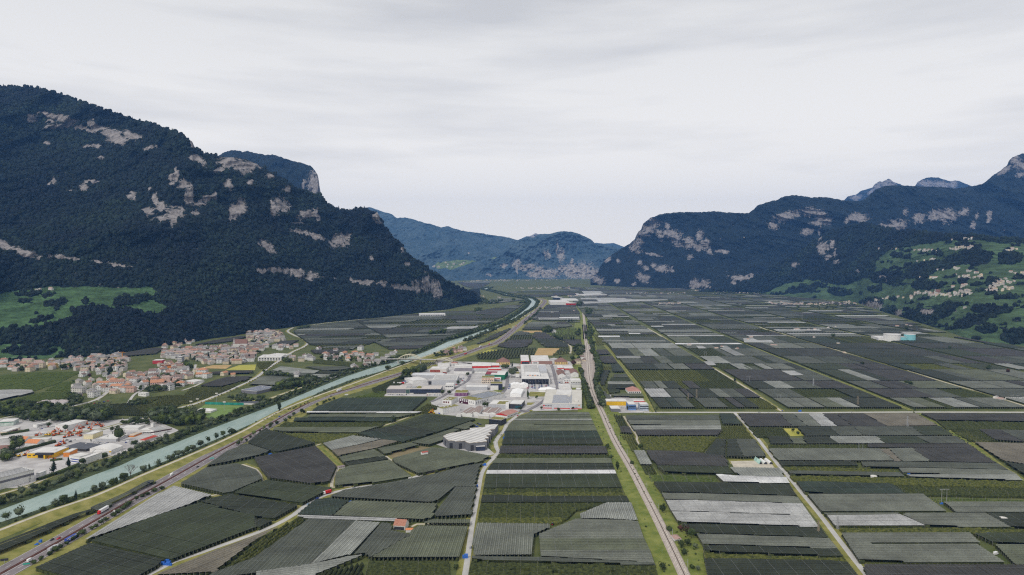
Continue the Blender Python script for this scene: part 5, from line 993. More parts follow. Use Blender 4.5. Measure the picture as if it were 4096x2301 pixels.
def block(name,label,rg,fl,fr,topy,bl=None,br=None,wall=WH,roof=ROOFW,kind='flat',h=None,cat='building',group=None,win=(),extra=None,rise=.18,front=None,right=None,para=.5):
    a,rz,W,D,H=frame_of(rg,fl,fr,topy,bl,br,h)
    e=empty(name,a,rz); tag(e,label,cat,group)
    m=MB()
    m.add([(0,0,-.3),(W,0,-.3),(W,D,-.3),(0,D,-.3),(0,0,H),(W,0,H),(W,D,H),(0,D,H)],[(0,1,5,4)],1 if front else 0).add([(0,0,-.3),(W,0,-.3),(W,D,-.3),(0,D,-.3),(0,0,H),(W,0,H),(W,D,H),(0,D,H)],[(1,2,6,5)],2 if right else 0)
    m.add([(0,0,-.3),(W,0,-.3),(W,D,-.3),(0,D,-.3),(0,0,H),(W,0,H),(W,D,H),(0,D,H)],[(2,3,7,6),(3,0,4,7)],0)
    r=MB(); o=.35
    if kind=='flat':
        if para: 
            r.box(0.3,W-.3,0.3,D-.3,H-.25,H-.05,0)
            for x0,x1,y0,y1 in ((-.08,W+.08,-.08,.3),(-.08,W+.08,D-.3,D+.08),(-.08,.3,.3,D-.3),(W-.3,W+.08,.3,D-.3)):r.box(x0,x1,y0,y1,H-.22,H+para,1)
        else:r.box(-.3,W+.3,-.3,D+.3,H,H+.3,0)
        rr=random.Random(len(BLD)+5)      # roof-top plant
        for _ in range(int(min(7,W*D/700))):
            x,y=rr.uniform(2,max(2.5,W-4)),rr.uniform(2,max(2.5,D-4)); r.box(x,x+rr.uniform(1.5,4),y,y+rr.uniform(1.5,4),H-.05,H+rr.uniform(.5,1.4),1)
    elif kind in ('gx','gy'):
        k=rise*(D if kind=='gx' else W)
        if kind=='gx':
            r.add([(-o,-o,H),(W+o,-o,H),(W+o,D/2,H+k),(-o,D/2,H+k),(-o,D+o,H),(W+o,D+o,H)],[(0,1,2,3),(3,2,5,4)],0); m.add([(0,0,H),(0,D,H),(0,D/2,H+k*.97)],[(0,2,1)],0).add([(W,0,H),(W,D,H),(W,D/2,H+k*.97)],[(0,1,2)],2 if right else 0)
        else:
            r.add([(-o,-o,H),(-o,D+o,H),(W/2,D+o,H+k),(W/2,-o,H+k),(W+o,D+o,H),(W+o,-o,H)],[(0,3,2,1),(3,5,4,2)],0); m.add([(0,0,H),(W,0,H),(W/2,0,H+k*.97)],[(0,1,2)],1 if front else 0).add([(0,D,H),(W,D,H),(W/2,D,H+k*.97)],[(0,2,1)],0)
    elif kind=='hip':
        q=min(W,D)*.45; k=rise*min(W,D)
        r.add([(-o,-o,H),(W+o,-o,H),(W+o,D+o,H),(-o,D+o,H)]+([(q,D/2,H+k),(W-q,D/2,H+k)] if W>=D else [(W/2,q,H+k),(W/2,D-q,H+k)]),[(0,1,5,4),(1,2,5),(2,3,4,5),(3,0,4)] if W>=D else [(0,1,4),(1,2,5,4),(2,3,5),(3,0,4,5)],0)
    elif kind=='arch':
        n=8; k=rise*D; v=[]
        for i in range(n+1):
            t=i/n; z=H+k*(1-(2*t-1)**2); v+=[(-o,D*t,z),(W+o,D*t,z)]
        r.add(v,[(2*i,2*i+1,2*i+3,2*i+2) for i in range(n)],0); m.add([v[2*i] for i in range(n+1)],[tuple(range(n+1))[::-1]],0).add([v[2*i+1] for i in range(n+1)],[tuple(range(n+1))],0)
    elif kind=='saw':
        n=max(2,round(W/14))
        for i in range(n):
            x0,x1=W*i/n,W*(i+1)/n; k=rise*14
            r.add([(x0,-o,H),(x0,D+o,H),(x0+(x1-x0)*.5,D+o,H+k),(x0+(x1-x0)*.5,-o,H+k),(x1,D+o,H),(x1,-o,H)],[(0,3,2,1),(3,5,4,2)],0); m.add([(x0,0,H),(x1,0,H),((x0+x1)/2,0,H+k*.95)],[(0,1,2)],0)
            r.box(x0+(x1-x0)*.60,x0+(x1-x0)*.8,1,D-1,H+k*.3,H+k*.62,1)
    m.build('walls',[wall,front or wall,right or wall],e); r.build('roof',[roof,mat('roof edge flashing',(0.50,0.49,0.47),var=.08)],e)
    for face,n,z0,z1,w,u0,u1,gm in win:
        w*=1.45      # rows of windows, each its own pane
        me=None; Lw=W if face=='f' else D
        for i in range(n):
            c=(u0+(u1-u0)*(i+.5)/n)*Lw; q=MB()
            if me is None:
                if face=='f':q.box(-w/2,w/2,-.06,.1,z0*H,z1*H)
                else:q.box(-.1,.06,-w/2,w/2,z0*H,z1*H)
                ob=q.build('window',gm or GLASS,e); me=ob.data
            else:ob=bpy.data.objects.new('window',me); link(ob,e)
            ob.location=(c,0,0) if face=='f' else (W,c,0)
    if extra:extra(e,W,D,H)
    BLD.append(e); return e
def part(e,name,m,fn):
    q=MB(); fn(q); return q.build(name,m,e)
def strips(n,mm=SOLAR,y0=.08,y1=.92,x0=.05,x1=.95,name='roof_light',hz=.12):
    def f(e,W,D,H):
        for i in range(n):
            a=D*(y0+(y1-y0)*i/n); b=a+D*(y1-y0)/n*.55
            part(e,name,mm,lambda q:q.box(W*x0,W*x1,a,b,H-.05,H+hz))
    return f
Z='buildings of the central works area'; P='buildings of the yards left of the river'
def ex_dark(e,W,D,H):
    part(e,'facade_panel',GRPAN,lambda q:q.box(.2,W*.355,-.5,-.1,H*.22,H*1.02)); part(e,'facade_panel',NAVY,lambda q:q.box(W*.43,W-.1,-.7,-.1,H*.26,H*1.02)); part(e,'facade_panel',NAVY,lambda q:q.box(W+.05,W+.4,0,D*.9,H*.26,H*1.02))
    part(e,'corner_glazing',mat('green glass',(0.06,0.10,0.09),rough=.2,var=.4,scale=.5),lambda q:q.box(W*.36,W*.425,-.3,-.05,H*.1,H*.98)); part(e,'entrance_glazing',GLASS,lambda q:q.box(W*.5,W*.74,-.2,.05,0,H*.24))
    for i in range(5):part(e,'window',GLASS,lambda q:q.box(W*(.65+.04*i),W*(.68+.04*i),-.78,-.65,H*.72,H*.84))
    for i in range(3):part(e,'roof_terrace',GROOF if i==2 else ROOFG,lambda q:q.box(W*(.34+.1*i),W*(.42+.1*i),D*.3,D*.8,H,H+.9))
block('office_building','long low building with a slate grey and navy front by the motorway orchards','a',(80,885),(1170,885),790,bl=(150,722),wall=W2,roof=mat('gravel roof',(0.50,0.46,0.42),var=.1,scale=.2),group=Z,extra=ex_dark)
block('factory_hall','wide white hall with pale ribbed roof and a dark gateway at its corner','a',(985,700),(1490,700),605,bl=(1160,492),group=Z,roof=ROOFW,wall=METAL,extra=lambda e,W,D,H:(part(e,'gate',CHAR,lambda q:q.box(-6.5,-.1,-.1,.6,0,H*.75)),strips(6,ROOFG)(e,W,D,H)))
block('factory_hall','long light grey hall behind the one with the dark gateway','a',(575,570),(1215,580),505,bl=(650,458),group=Z,wall=METAL,roof=mat('light roof sheet',(0.55,0.56,0.57),var=.08,scale=.05),kind='gx',rise=.05)
block('factory_hall','white hall with slanted roof edge left of the dark gateway','a',(612,690),(905,660),625,bl=(800,530),group=Z)
block('office_building','small white two-storey office right of the navy front','a',(1252,795),(1430,795),705,bl=(1290,662),group=Z,win=(('f',4,.55,.75,2.2,.05,.95,None),))
block('warehouse','white hall with a row of red-brown windows along its front','a',(950,458),(1285,462),378,bl=(1010,335),group=Z,wall=W2,win=(('f',9,.12,.75,2.2,.02,.62,mat('red-brown panel',(0.30,0.09,0.07))),))
block('warehouse','white stepped hall just beneath the arched bridge','a',(1110,335),(1350,335),275,bl=(1150,262),group=Z,kind='saw',rise=.08)
block('office_building','small brick-red block at the end of the light grey hall','a',(1215,510),(1288,508),440,bl=(1220,425),group=Z,wall=mat('brick red render',(0.36,0.11,0.09)),win=(('f',3,.55,.75,1.6,.05,.95,None),('f',3,.15,.35,1.6,.05,.95,None)))
block('villa','white house with salmon hipped roof beside the stepped hall','a',(1372,332),(1505,332),268,bl=(1385,245),group=Z,kind='hip',roof=REDBR,win=(('f',4,.3,.6,1.6,.05,.95,None),))
block('warehouse','white shed row with grey-white roof left of the red-fronted one','a',(1440,366),(1798,366),332,bl=(1512,288),group=Z)
block('warehouse','white-roofed warehouse with a red front band','a',(1806,366),(2185,362),326,bl=(1868,258),group=Z,front=REDM,kind='gx',rise=.06)
block('warehouse','smaller white-roofed warehouse with red trim at the dark hedge','a',(2190,350),(2350,348),312,bl=(2215,264),group=Z,front=REDM,kind='gx',rise=.06)
block('warehouse','white hall with purple-grey sheet roof along the inner road','a',(1430,482),(1792,485),425,bl=(1472,362),group=Z,roof=mat('purple-grey roof',(0.20,0.185,0.20),var=.12,scale=.1),kind='gx',rise=.05)
block('warehouse','low hall with plain grey roof in the middle of the works','a',(1850,470),(2080,474),432,bl=(1890,386),group=Z,roof=ROOFG,kind='gx',rise=.05)
block('warehouse','narrow white hall with a red base line beside the hedge','a',(2122,412),(2380,410),385,bl=(2132,362),group=Z,front=REDM)
block('warehouse','hall with half maroon, half white roof and green side wall','a',(2060,590),(2450,600),492,bl=(2100,415),group=Z,wall=GREENC,roof=ROOFW,kind='gx',rise=.05,extra=lambda e,W,D,H:(part(e,'roof_sheet',MAROON,lambda q:q.add([(0,0,H+.15),(W*.28,0,H+.15),(W*.28,D/2,H+.15+.05*D),(0,D/2,H+.15+.05*D)],[(0,1,2,3)])),part(e,'roof_sheet',MAROON,lambda q:q.add([(W*.28,D*.3,H+.15+.03*D),(W*.55,D*.3,H+.15+.03*D),(W*.55,D*.5,H+.15+.05*D),(W*.28,D*.5,H+.15+.05*D)],[(0,1,2,3)]))))
block('office_building','cream office block with orange bands and rows of windows','a',(1990,675),(2240,675),560,bl=(2010,522),group=Z,wall=mat('pale peach render',(0.62,0.53,0.43)),roof=GROOF,win=(('f',4,.72,.84,3.2,.03,.97,mat('orange-red panel',(0.5,.12,.06))),('f',6,.42,.56,1.8,.03,.97,None),('f',6,.12,.28,1.8,.03,.97,None)))
block('shop_building','small grey shop with a red roof sign above a dark entrance','a',(2247,640),(2380,640),585,bl=(2262,548),group=Z,wall=METAL,extra=lambda e,W,D,H:(part(e,'roof_sign',REDM,lambda q:q.box(W*.05,W*.85,-.3,.1,H,H+1.6)),part(e,'entrance',GLASS,lambda q:q.box(W*.1,W*.8,-.1,.05,0,H*.5))))
block('office_building','navy building with planted roof and white lower front','a',(2170,805),(2410,805),680,bl=(2195,640),group=Z,wall=NAVY,roof=GROOF,extra=lambda e,W,D,H:part(e,'white_front',WH,lambda q:q.box(0,W*.66,-1.2,-.1,0,H*.72)))
block('factory_hall','low white hall with ribbed white roof beside the purple building','a',(1682,812),(2108,812),742,bl=(1702,702),group=Z,wall=METAL,roof=ROOFW,kind='gx',rise=.05)
block('office_building','purple-clad building with planted roof','a',(1450,930),(1708,930),862,bl=(1515,806),group=Z,wall=PURP,roof=GROOF,win=(('f',9,.1,.9,.5,.02,.98,mat('lilac fins',(.35,.22,.33))),))
def ex_big(e,W,D,H):
    part(e,'burgundy_front',BURG,lambda q:q.box(.2,W*.56,-.4,-.05,0,H*.98))
    for zr in (.5,.75):
        for i in range(4):part(e,'window',mat('white shutters',(.7,.7,.72)),lambda q:q.box(W*(.05+.13*i),W*(.05+.13*i)+3.0,-.5,-.38,H*zr,H*(zr+.16)))
    for zr in (.35,.6):
        for i in range(3):part(e,'window',GLASS,lambda q:q.box(W*(.64+.11*i),W*(.64+.11*i)+2.0,-.08,.05,H*zr,H*(zr+.13)))
    for j in range(9):part(e,'solar_row',SOLAR,lambda q:q.box(W*.06,W*.94,D*(.28+.075*j),D*(.28+.075*j)+D*.045,H,H+.5))
    for zr in (.3,.55):
        for i in range(7):part(e,'window',GLASS,lambda q:q.box(W-.05,W+.08,D*(.03+.06*i),D*(.03+.06*i)+2.2,H*zr,H*(zr+.12)))
block('office_building','largest white building with solar rows on a planted roof and burgundy front','a',(1545,1065),(1862,1118),968,br=(2215,925),group=Z,roof=GROOF,extra=ex_big)
block('office_building','white two-storey building with skylit planted roof left of burgundy front','a',(1205,1085),(1385,1098),1003,bl=(1290,940),group=Z,roof=GROOF,win=(('f',3,.25,.7,2.0,.05,.8,mat('reddish glazing',(.16,.07,.07),rough=.3)),),extra=lambda e,W,D,H:[part(e,'skylight',WH,lambda q:q.box(W*(.2+.3*(i%2)),W*(.2+.3*(i%2))+1.6,D*(.15+.14*(i//2)),D*(.15+.14*(i//2))+1.6,H,H+.7)) for i in range(8)])
block('warehouse','tall white cube with planted roof next to yellow machines','a',(1102,1275),(1212,1302),1158,br=(1432,1200),group=Z,roof=GROOF,extra=lambda e,W,D,H:([part(e,'skylight',WH,lambda q:q.box(W*.3,W*.3+2,D*(.25+.2*i),D*(.25+.2*i)+3,H,H+.8)) for i in range(3)],part(e,'gate',mat('blue gate',(.03,.07,.35)),lambda q:q.box(W*.2,W*.55,-.1,.05,0,H*.2)),[part(e,'joint',ROOFG,lambda q:q.box(W-.02,W+.05,D*.16*i,D*.16*i+.15,0,H)) for i in range(1,6)]))
block('shed','white shed with twin saw-tooth gables at the left end of the brown-roofed row','c',(715,535),(945,550),462,bl=(850,355),group=Z,kind='saw',roof=SHEDR,rise=.13)
block('shed','shed with brown gable front in the middle of the row','c',(950,535),(1090,538),458,bl=(1100,340),group=Z,kind='gy',roof=SHEDR)
block('shed','saw-tooth shed with pale roof lights beside the red-roofed hall','c',(1125,485),(1425,500),462,bl=(1250,365),group=Z,kind='saw',roof=SHEDR,rise=.13)
block('shed','low flat cream shed in front of the saw-tooth row','c',(1062,575),(1285,580),522,bl=(1070,495),group=Z,wall=W2)
block('shed','small white annex at the far left of the brown-roofed row','c',(622,545),(718,548),500,bl=(640,480),group=Z)
block('warehouse','hall with broad red-brown roof and red gable at the road','c',(1425,548),(1650,580),478,br=(1795,488),group=Z,kind='gy',roof=REDBR,front=WH,rise=.12,win=(('r',7,.35,.6,1.8,.05,.95,None),),extra=lambda e,W,D,H:part(e,'gable_trim',REDM,lambda q:q.add([(-.4,-.4,H-.3),(W/2,-.4,H+.12*W-.4),(W+.4,-.4,H-.3),(W+.4,-.4,H-1.2),(-.4,-.4,H-1.2)],[(0,4,3,2,1)])))
def ex_silver(e,W,D,H):
    part(e,'white_tower',WH,lambda q:q.box(W*.84,W,-.6,6,0,H*1.5)); part(e,'planted_roof',GROOF,lambda q:q.box(W*.38,W*.83,D*.15,D*.75,H+.05,H+.3))
block('showroom','silver metal hall with planted roof and white tower before the sheds','b',(70,1168),(480,1185),1090,bl=(230,1005),group=Z,wall=METAL,extra=ex_silver)
block('showroom','dark-glazed showroom with white roof at the roundabout','b',(482,1180),(730,1190),1082,br=(845,1105),group=Z,wall=CHAR,roof=ROOFW,extra=lambda e,W,D,H:(part(e,'shop_window',mat('teal shop glass',(.02,.07,.09),rough=.2),lambda q:q.box(W*.5,W*.95,-.1,.05,H*.2,H*.65)),part(e,'blue_sign',BLUEW,lambda q:q.box(W*.98,W+.1,D*.05,D*.2,H*.6,H*.85))))
block('office_building','grey box with glazed corner left of the silver hall','b',(45,1100),(165,1112),1045,bl=(100,1006),group=Z,wall=GRPAN,win=(('f',1,.1,.6,18,.02,.98,None),),roof=ROOFG)
block('hall_tent','plain white tent hall on the bare plot','b',(500,945),(722,950),885,br=(902,850),group=Z,kind='gy',roof=mat('white canvas',(.78,.78,.77),var=.03),wall=mat('white canvas',(.78,.78,.77)),cat='hall',rise=.12)
def ex_logo(e,W,D,H):
    for a,b in ((0,.24),(.29,.7),(.725,.995)):part(e,'base_band',REDM,lambda q:q.box(W*a,W*b,-.18,-.02,0,H*.17))
    for i in range(9):part(e,'roof_light',SOLAR,lambda q:q.box(W*.24,W*.74,D*(.06+.062*i),D*(.06+.062*i)+D*.035,H,H+.3))
    part(e,'roof_step',ROOFW,lambda q:q.box(W*.3,W*.72,D*.62,D*.98,H,H+1.2)); part(e,'roof_plant',W2,lambda q:q.box(W*.82,W*.9,D*.15,D*.25,H,H+2)); part(e,'roof_plant',W2,lambda q:q.box(W*.62,W*.7,D*.5,D*.58,H,H+2.2))
    part(e,'wall_joint',ROOFG,lambda q:q.box(W*.235,W*.245,-.06,.05,H*.17,H))
    def txt(s,x,z,size,m,name='sign_lettering'):
        cu=bpy.data.curves.new(name,'FONT'); cu.body=s; cu.size=size; cu.extrude=.06; cu.offset=size*.022; cu.space_character=1.12; cu.materials.append(m); o=bpy.data.objects.new(name,cu); link(o,e); o.rotation_euler=(math.pi/2,0,0); o.location=(x,-.15,z); bpy.context.view_layer.update(); me=bpy.data.meshes.new_from_object(o.evaluated_get(bpy.context.evaluated_depsgraph_get())); o2=link(bpy.data.objects.new(name,me),e); o2.rotation_euler,o2.location=o.rotation_euler,o.location; bpy.data.objects.remove(o)
    txt('W\u00dcRTH',W*.062,H*.46,H*.36,CHAR); txt('UBER DAYS OPEN',W*.755,H*.27,H*.13,CHAR)
    q=MB(); s=H*.19; cx_,cz=W*.036,H*.6          # red emblem: a ring cut by a notch above and below
    for sgn in (-1,1):q.add([(cx_+sgn*s*.12,-.14,cz-s),(cx_+sgn*s,-.14,cz-s*.5),(cx_+sgn*s,-.14,cz+s*.9),(cx_+sgn*s*.45,-.14,cz+s*.9),(cx_+sgn*s*.12,-.14,cz+s*.45)],[(0,1,2,3,4) if sgn>0 else (4,3,2,1,0)])
    q.build('emblem',REDM,e); part(e,'small_sign',ORNG,lambda q:q.box(W*.91,W*.95,-.12,-.02,H*.72,H*.86)); part(e,'small_sign',GREENC,lambda q:q.box(W*.83,W*.88,-.12,-.02,H*.62,H*.66))
block('warehouse','largest white warehouse with red emblem, black lettering and red base band','b',(1155,1175),(1945,1192),1078,bl=(1478,800),group=Z,wall=mat('pale grey cladding',(.50,.51,.53),var=.05,scale=.2),roof=mat('cream roof membrane',(.54,.52,.47),var=.08,scale=.06),extra=ex_logo)
block('office_building','light grey tower block with louvred window behind the red-banded warehouse','b',(1822,885),(1920,888),795,bl=(1832,762),group=Z,wall=METAL,win=(('f',1,.35,.8,9,.1,.9,mat('brown louvre',(.2,.16,.14))),))
block('warehouse','low white annex at the rear of the red-banded warehouse','b',(1482,785),(1725,785),725,bl=(1500,690),group=Z)
block('warehouse','white yard building beside the railway trees','b',(1740,760),(1960,760),700,bl=(1760,670),group=Z,roof=ROOFG)
def ex_black(e,W,D,H):
    for i in range(8):part(e,'glass_pane',mat('black curtain glass',(.012,.016,.026),rough=.08,spec=.8,var=.5,scale=.06),lambda q:q.box(W*(.015+.1215*i)+.1,W*(.015+.1215*(i+1))-.1,-.15,.05,H*.04,H*.9))
    part(e,'white_frame',WH,lambda q:q.box(-.6,W+.6,-.9,-.1,H*.92,H*1.05)); part(e,'white_frame',WH,lambda q:q.box(-.6,.1,-.9,-.16,0,H*.92)); part(e,'white_frame',WH,lambda q:q.box(W-.1,W+.6,-.9,-.16,0,H*.92))
    part(e,'upper_hall',METAL,lambda q:q.box(W*.7,W*.98,D*.35,D*.75,H,H+5)); part(e,'upper_storey',WH,lambda q:q.box(W*.15,W*.69,D*.12,D*.3,H,H+4))
    for i in range(5):part(e,'window',[NAVY,ORNG][i%2],lambda q:q.box(W*(.2+.09*i),W*(.27+.09*i),D*.12-.1,D*.12+.05,H+2,H+3.4))
    for i in range(7):part(e,'roof_light',ROOFG,lambda q:q.box(W*.12,W*.66,D*(.4+.08*i),D*(.4+.08*i)+D*.03,H,H+.4))
block('office_building','tall building with a black glass front above the car park','b',(735,695),(1290,695),572,bl=(868,290),group=Z,wall=WH,roof=ROOFW,extra=ex_black)
block('warehouse','white hall with red framed entrance at the far edge of the works','b',(722,282),(890,282),222,bl=(805,105),group=Z,front=REDM,extra=lambda e,W,D,H:part(e,'entrance',GLASS,lambda q:q.box(W*.1,W*.95,-.1,.05,0,H*.75)))
block('warehouse','largest far white hall with thin red frames on its front','b',(935,280),(1302,280),226,bl=(1015,112),group=Z,extra=lambda e,W,D,H:([part(e,'red_frame',REDM,lambda q:q.box(W*a,W*b,-.15,-.02,H*c,H*d)) for a,b,c,d in ((0,.6,.9,1.02),(0,.02,0,.9),(.58,.6,0,.9),(.65,1,.85,.97),(.65,.67,0,.85),(.98,1,0,.85))],[part(e,'window',GLASS,lambda q:q.box(W*.1,W*.3,-.08,.05,H*(.15+.3*i),H*(.3+.3*i))) for i in range(2)]))
block('row_house','long brown-roofed house directly behind the black glass building','b',(1080,310),(1350,312),288,bl=(1085,258),group=Z,kind='gx',roof=BROOF,rise=.25,win=(('f',8,.3,.7,1.2,.02,.98,None),))
block('office_building','narrow white tower with planted top left of the black glass front','b',(615,575),(692,575),480,bl=(622,440),group=Z,roof=GROOF,win=(('f',3,.1,.25,1.4,.05,.95,None),))
block('villa','ochre mansion with dark red hipped roof','b',(1410,295),(1660,295),242,bl=(1425,208),group=Z,wall=mat('ochre render',(.58,.42,.18)),kind='hip',roof=BROOF,rise=.3,win=(('f',7,.55,.8,1.3,.03,.97,None),('f',7,.15,.4,1.3,.03,.97,None)))
block('villa','cream mansion with long brown hipped roof left of the red entrance','b',(225,300),(500,300),250,bl=(245,210),group=Z,wall=mat('ochre render',(.58,.42,.18)),kind='hip',roof=BROOF,rise=.3,win=(('f',7,.5,.8,1.3,.03,.97,None),))
block('warehouse','white building with dark red roof edge below the mansion','b',(1455,445),(1582,445),368,bl=(1455,305),group=Z,front=WH,extra=lambda e,W,D,H:part(e,'red_edge',REDM,lambda q:q.box(-.2,W+.2,-.25,-.05,H*.85,H+.6)))
block('warehouse','white hall with red stripe beside the copper tree','b',(1585,402),(1780,402),372,bl=(1650,315),group=Z,front=REDM)
block('barn','barn with steep brown roof left of the yellowish yard','b',(1465,575),(1622,575),508,bl=(1560,415),group=Z,kind='gy',roof=BROOF,rise=.25)
block('barn','barn with brown roof and white gable right of the other barn','b',(1722,560),(1880,560),475,bl=(1760,400),group=Z,kind='gy',roof=BROOF,rise=.25)
block('villa','white house with arched openings facing the yard','b',(1572,668),(1712,668),595,bl=(1600,555),group=Z,kind='gy',roof=ROOFG,rise=.2,win=(('f',4,.55,.75,1.2,.05,.95,None),('f',2,.02,.35,2.6,.2,.8,mat('red-brown panel',(.3,.09,.07)))))
block('office_building','white flat-roofed block beside the arched white house','b',(1716,695),(1930,695),622,bl=(1745,572),group=Z,win=(('f',6,.4,.6,1.6,.03,.97,None),))
block('shed','grey-roofed shed beside the big willow in the works','b',(640,440),(735,440),375,bl=(650,350),group=Z,kind='gx',roof=SHEDR,rise=.2)
block('shed','pale shed with orange front near the willow','b',(690,345),(825,350),305,bl=(620,292),group=Z,kind='gx',roof=SHEDR,rise=.2,wall=W2)
block('factory_hall','long white-roofed hall with yellow front right of the railway','d',(1885,415),(2310,415),330,bl=(1862,282),group=Z,front=YEL,roof=ROOFW)
block('canopy_hall','low hall under a big pale roof in front of the yellow one','d',(1985,545),(2160,545),478,bl=(1900,420),group=Z,wall=GRPAN,roof=ROOFW,para=0)
block('office_building','blue office building right of the railway','d',(2330,510),(2482,510),392,bl=(2340,335),group=Z,wall=BLUEW,roof=ROOFW,win=(('f',4,.6,.78,3,.1,.9,None),('f',4,.3,.48,3,.1,.9,None)))
block('office_building','grey-blue office with window bands beside the blue one','7',(655,862),(738,862),800,bl=(650,778),group=Z,wall=mat('grey-blue render',(.35,.40,.46)),win=(('f',5,.6,.75,3,.05,.95,None),('f',5,.25,.4,3,.05,.95,None)))
block('shed','long shed with a red roof edge behind the blue office','7',(590,785),(700,785),768,bl=(590,755),group=Z,extra=lambda e,W,D,H:part(e,'red_edge',REDM,lambda q:q.box(-.2,W+.2,-.25,-.05,H*.6,H+.3)))
block('villa','white farmhouse with red tiled roof behind the blue office','7',(535,692),(665,692),668,bl=(530,636),group=Z,kind='hip',roof=REDBR,rise=.25,win=(('f',6,.3,.7,1.6,.05,.95,None),))
# the stepped grey building with the ribbed white roof
def stepped():
    H=7.0*K; out=[(365,930),(470,1020),(590,1020),(610,1035),(795,1022),(870,1070),(1250,1035),(1200,975),(1285,970),(1225,915),(1320,905),(1265,850),(1350,845),(1300,795),(1400,785),(1470,690),(1210,700),(1205,745),(900,770),(910,800),(730,825),(735,838),(530,865),(440,890)]
    pts=[GR('c',x,y,H) for x,y in out]; c=sum(pts,Vector())/len(pts); e=empty('factory_hall',(c.x,c.y,0)); tag(e,'stepped grey block building with ribbed white roof by the winding road','building',Z)
    pl=[(p.x-c.x,p.y-c.y) for p in pts]; MB().prism(pl,-.3,H-.3).build('walls',GREYW,e)
    bm=bmesh.new(); vs=[bm.verts.new((x,y,H)) for x,y in pl]; f=bm.faces.new(vs); f.normal_update()
    if f.normal.z<0:f.normal_flip()
    ex=bmesh.ops.extrude_face_region(bm,geom=[f]); bmesh.ops.translate(bm,vec=(0,0,-.3),verts=[v for v in ex['geom'] if isinstance(v,bmesh.types.BMVert)]); me=bpy.data.meshes.new('roof'); bmesh.ops.recalc_face_normals(bm,faces=bm.faces); bm.to_mesh(me); bm.free(); me.materials.append(ROOFW); link(bpy.data.objects.new('roof',me),e)
    def loc(x,y,z):q=GR('c',x,y,H); return (q.x-c.x,q.y-c.y,z)
    d=(GR('c',1250,1035,H)-GR('c',530,865,H)).normalized(); d=Vector((d.x,d.y)); rows,n=scan([Vector(p) for p in pl],d,6.7)
    for cc,a,b in rows:
        q=MB(); P4=[d*u+n*(cc+o) for u,o in ((a+.4,-.5),(b-.4,-.5),(b-.4,.5),(a+.4,.5))]; q.prism(P4,H+.02,H+.45); q.build('roof_rib',ROOFG,e)
    for i in range(len(pl)):
        a_,b_=Vector(pl[i]),Vector(pl[(i+1)%len(pl)]); dd=(b_-a_); n_=Vector((dd.y,-dd.x)).normalized()
        if dd.length>5:q=MB(); q.add([(*(a_+n_*.12),H-.35),(*(b_+n_*.12),H-.35),(*(b_+n_*.12),H+.3),(*(a_+n_*.12),H+.3)],[(0,1,2,3)]); q.build('roof_edge',mat('beige flashing',(.45,.38,.30)),e)
    for i,u in ((1,.45),(3,.55),(5,.2),(0,.4),(7,.4),(9,.5),(11,.5)):
        a_,b_=Vector(pl[i]),Vector(pl[i+1]); p=a_+(b_-a_)*u; dd=(b_-a_).normalized(); n_=Vector((dd.y,-dd.x)); q=MB(); q.add([(*(p+n_*.1-dd*2.2),0),(*(p+n_*.1+dd*2.2),0),(*(p+n_*.1+dd*2.2),8),(*(p+n_*.1-dd*2.2),8)],[(0,1,2,3)]); q.build('door',CHAR,e)
stepped()
block('loading_shed','dark loading shed with pale flat roof against the stepped building','c',(1030,1230),(1205,1222),1140,bl=(950,1085),group=Z,wall=NAVY,roof=ROOFW,para=0)
block('office_building','black framed office cube with planted roof behind the stepped building','c',(1285,690),(1532,720),578,bl=(1320,525),group=Z,wall=CHAR,roof=GROOF,win=(('f',3,.2,.4,5,.05,.95,GLASS),('f',3,.55,.75,5,.05,.95,GLASS)))
# farmhouse and sheds among the orchards
block('farmhouse','farmhouse with long brick-red roof and open veranda in the orchard','3',(1382,990),(1495,998),945,br=(1530,950),group='farm buildings',kind='gx',roof=mat('brick tile roof',(.30,.13,.09),col2=(.40,.20,.14),scale=.8),wall=W2,rise=.35,extra=lambda e,W,D,H:part(e,'veranda',CHAR,lambda q:q.box(.6,W-.6,-.1,.1,.2,H*.75)))  # dark panel stands in for the shade under the porch roof
block('shed','low shed with orange tiled roof beside the farmhouse','3',(1505,1020),(1575,1018),998,bl=(1512,978),group='farm buildings',kind='gx',roof=mat('orange tile roof',(.55,.22,.10),var=.15,scale=.8),rise=.2)
block('shed','shed with faded purple roof at the end of the farm track','3',(832,385),(895,372),365,bl=(840,350),group='farm buildings',roof=mat('faded purple roof',(.24,.19,.20)),wall=W2,para=0)
block('hut','lone hut with weathered red roof sunk in a grey-green net','3',(1668,268),(1730,258),248,bl=(1685,236),group='farm buildings',kind='gx',roof=mat('weathered red roof',(.36,.10,.08)),rise=.3,h=6.5)
block('cottage','white cottage with pinkish roof between railway and trees','4',(1635,1120),(1702,1115),1085,bl=(1625,1042),group='farm buildings',kind='hip',roof=mat('dusty pink roof',(.36,.24,.21),var=.12,scale=.8),rise=.25,win=(('f',3,.4,.7,1.0,.05,.95,None),))
block('hut','small hut with orange roof beside blue crates on the right','5',(1412,440),(1472,438),426,bl=(1415,414),group='farm buildings',kind='gx',roof=mat('orange tile roof',(.55,.22,.10)),rise=.25,wall=CHAR)
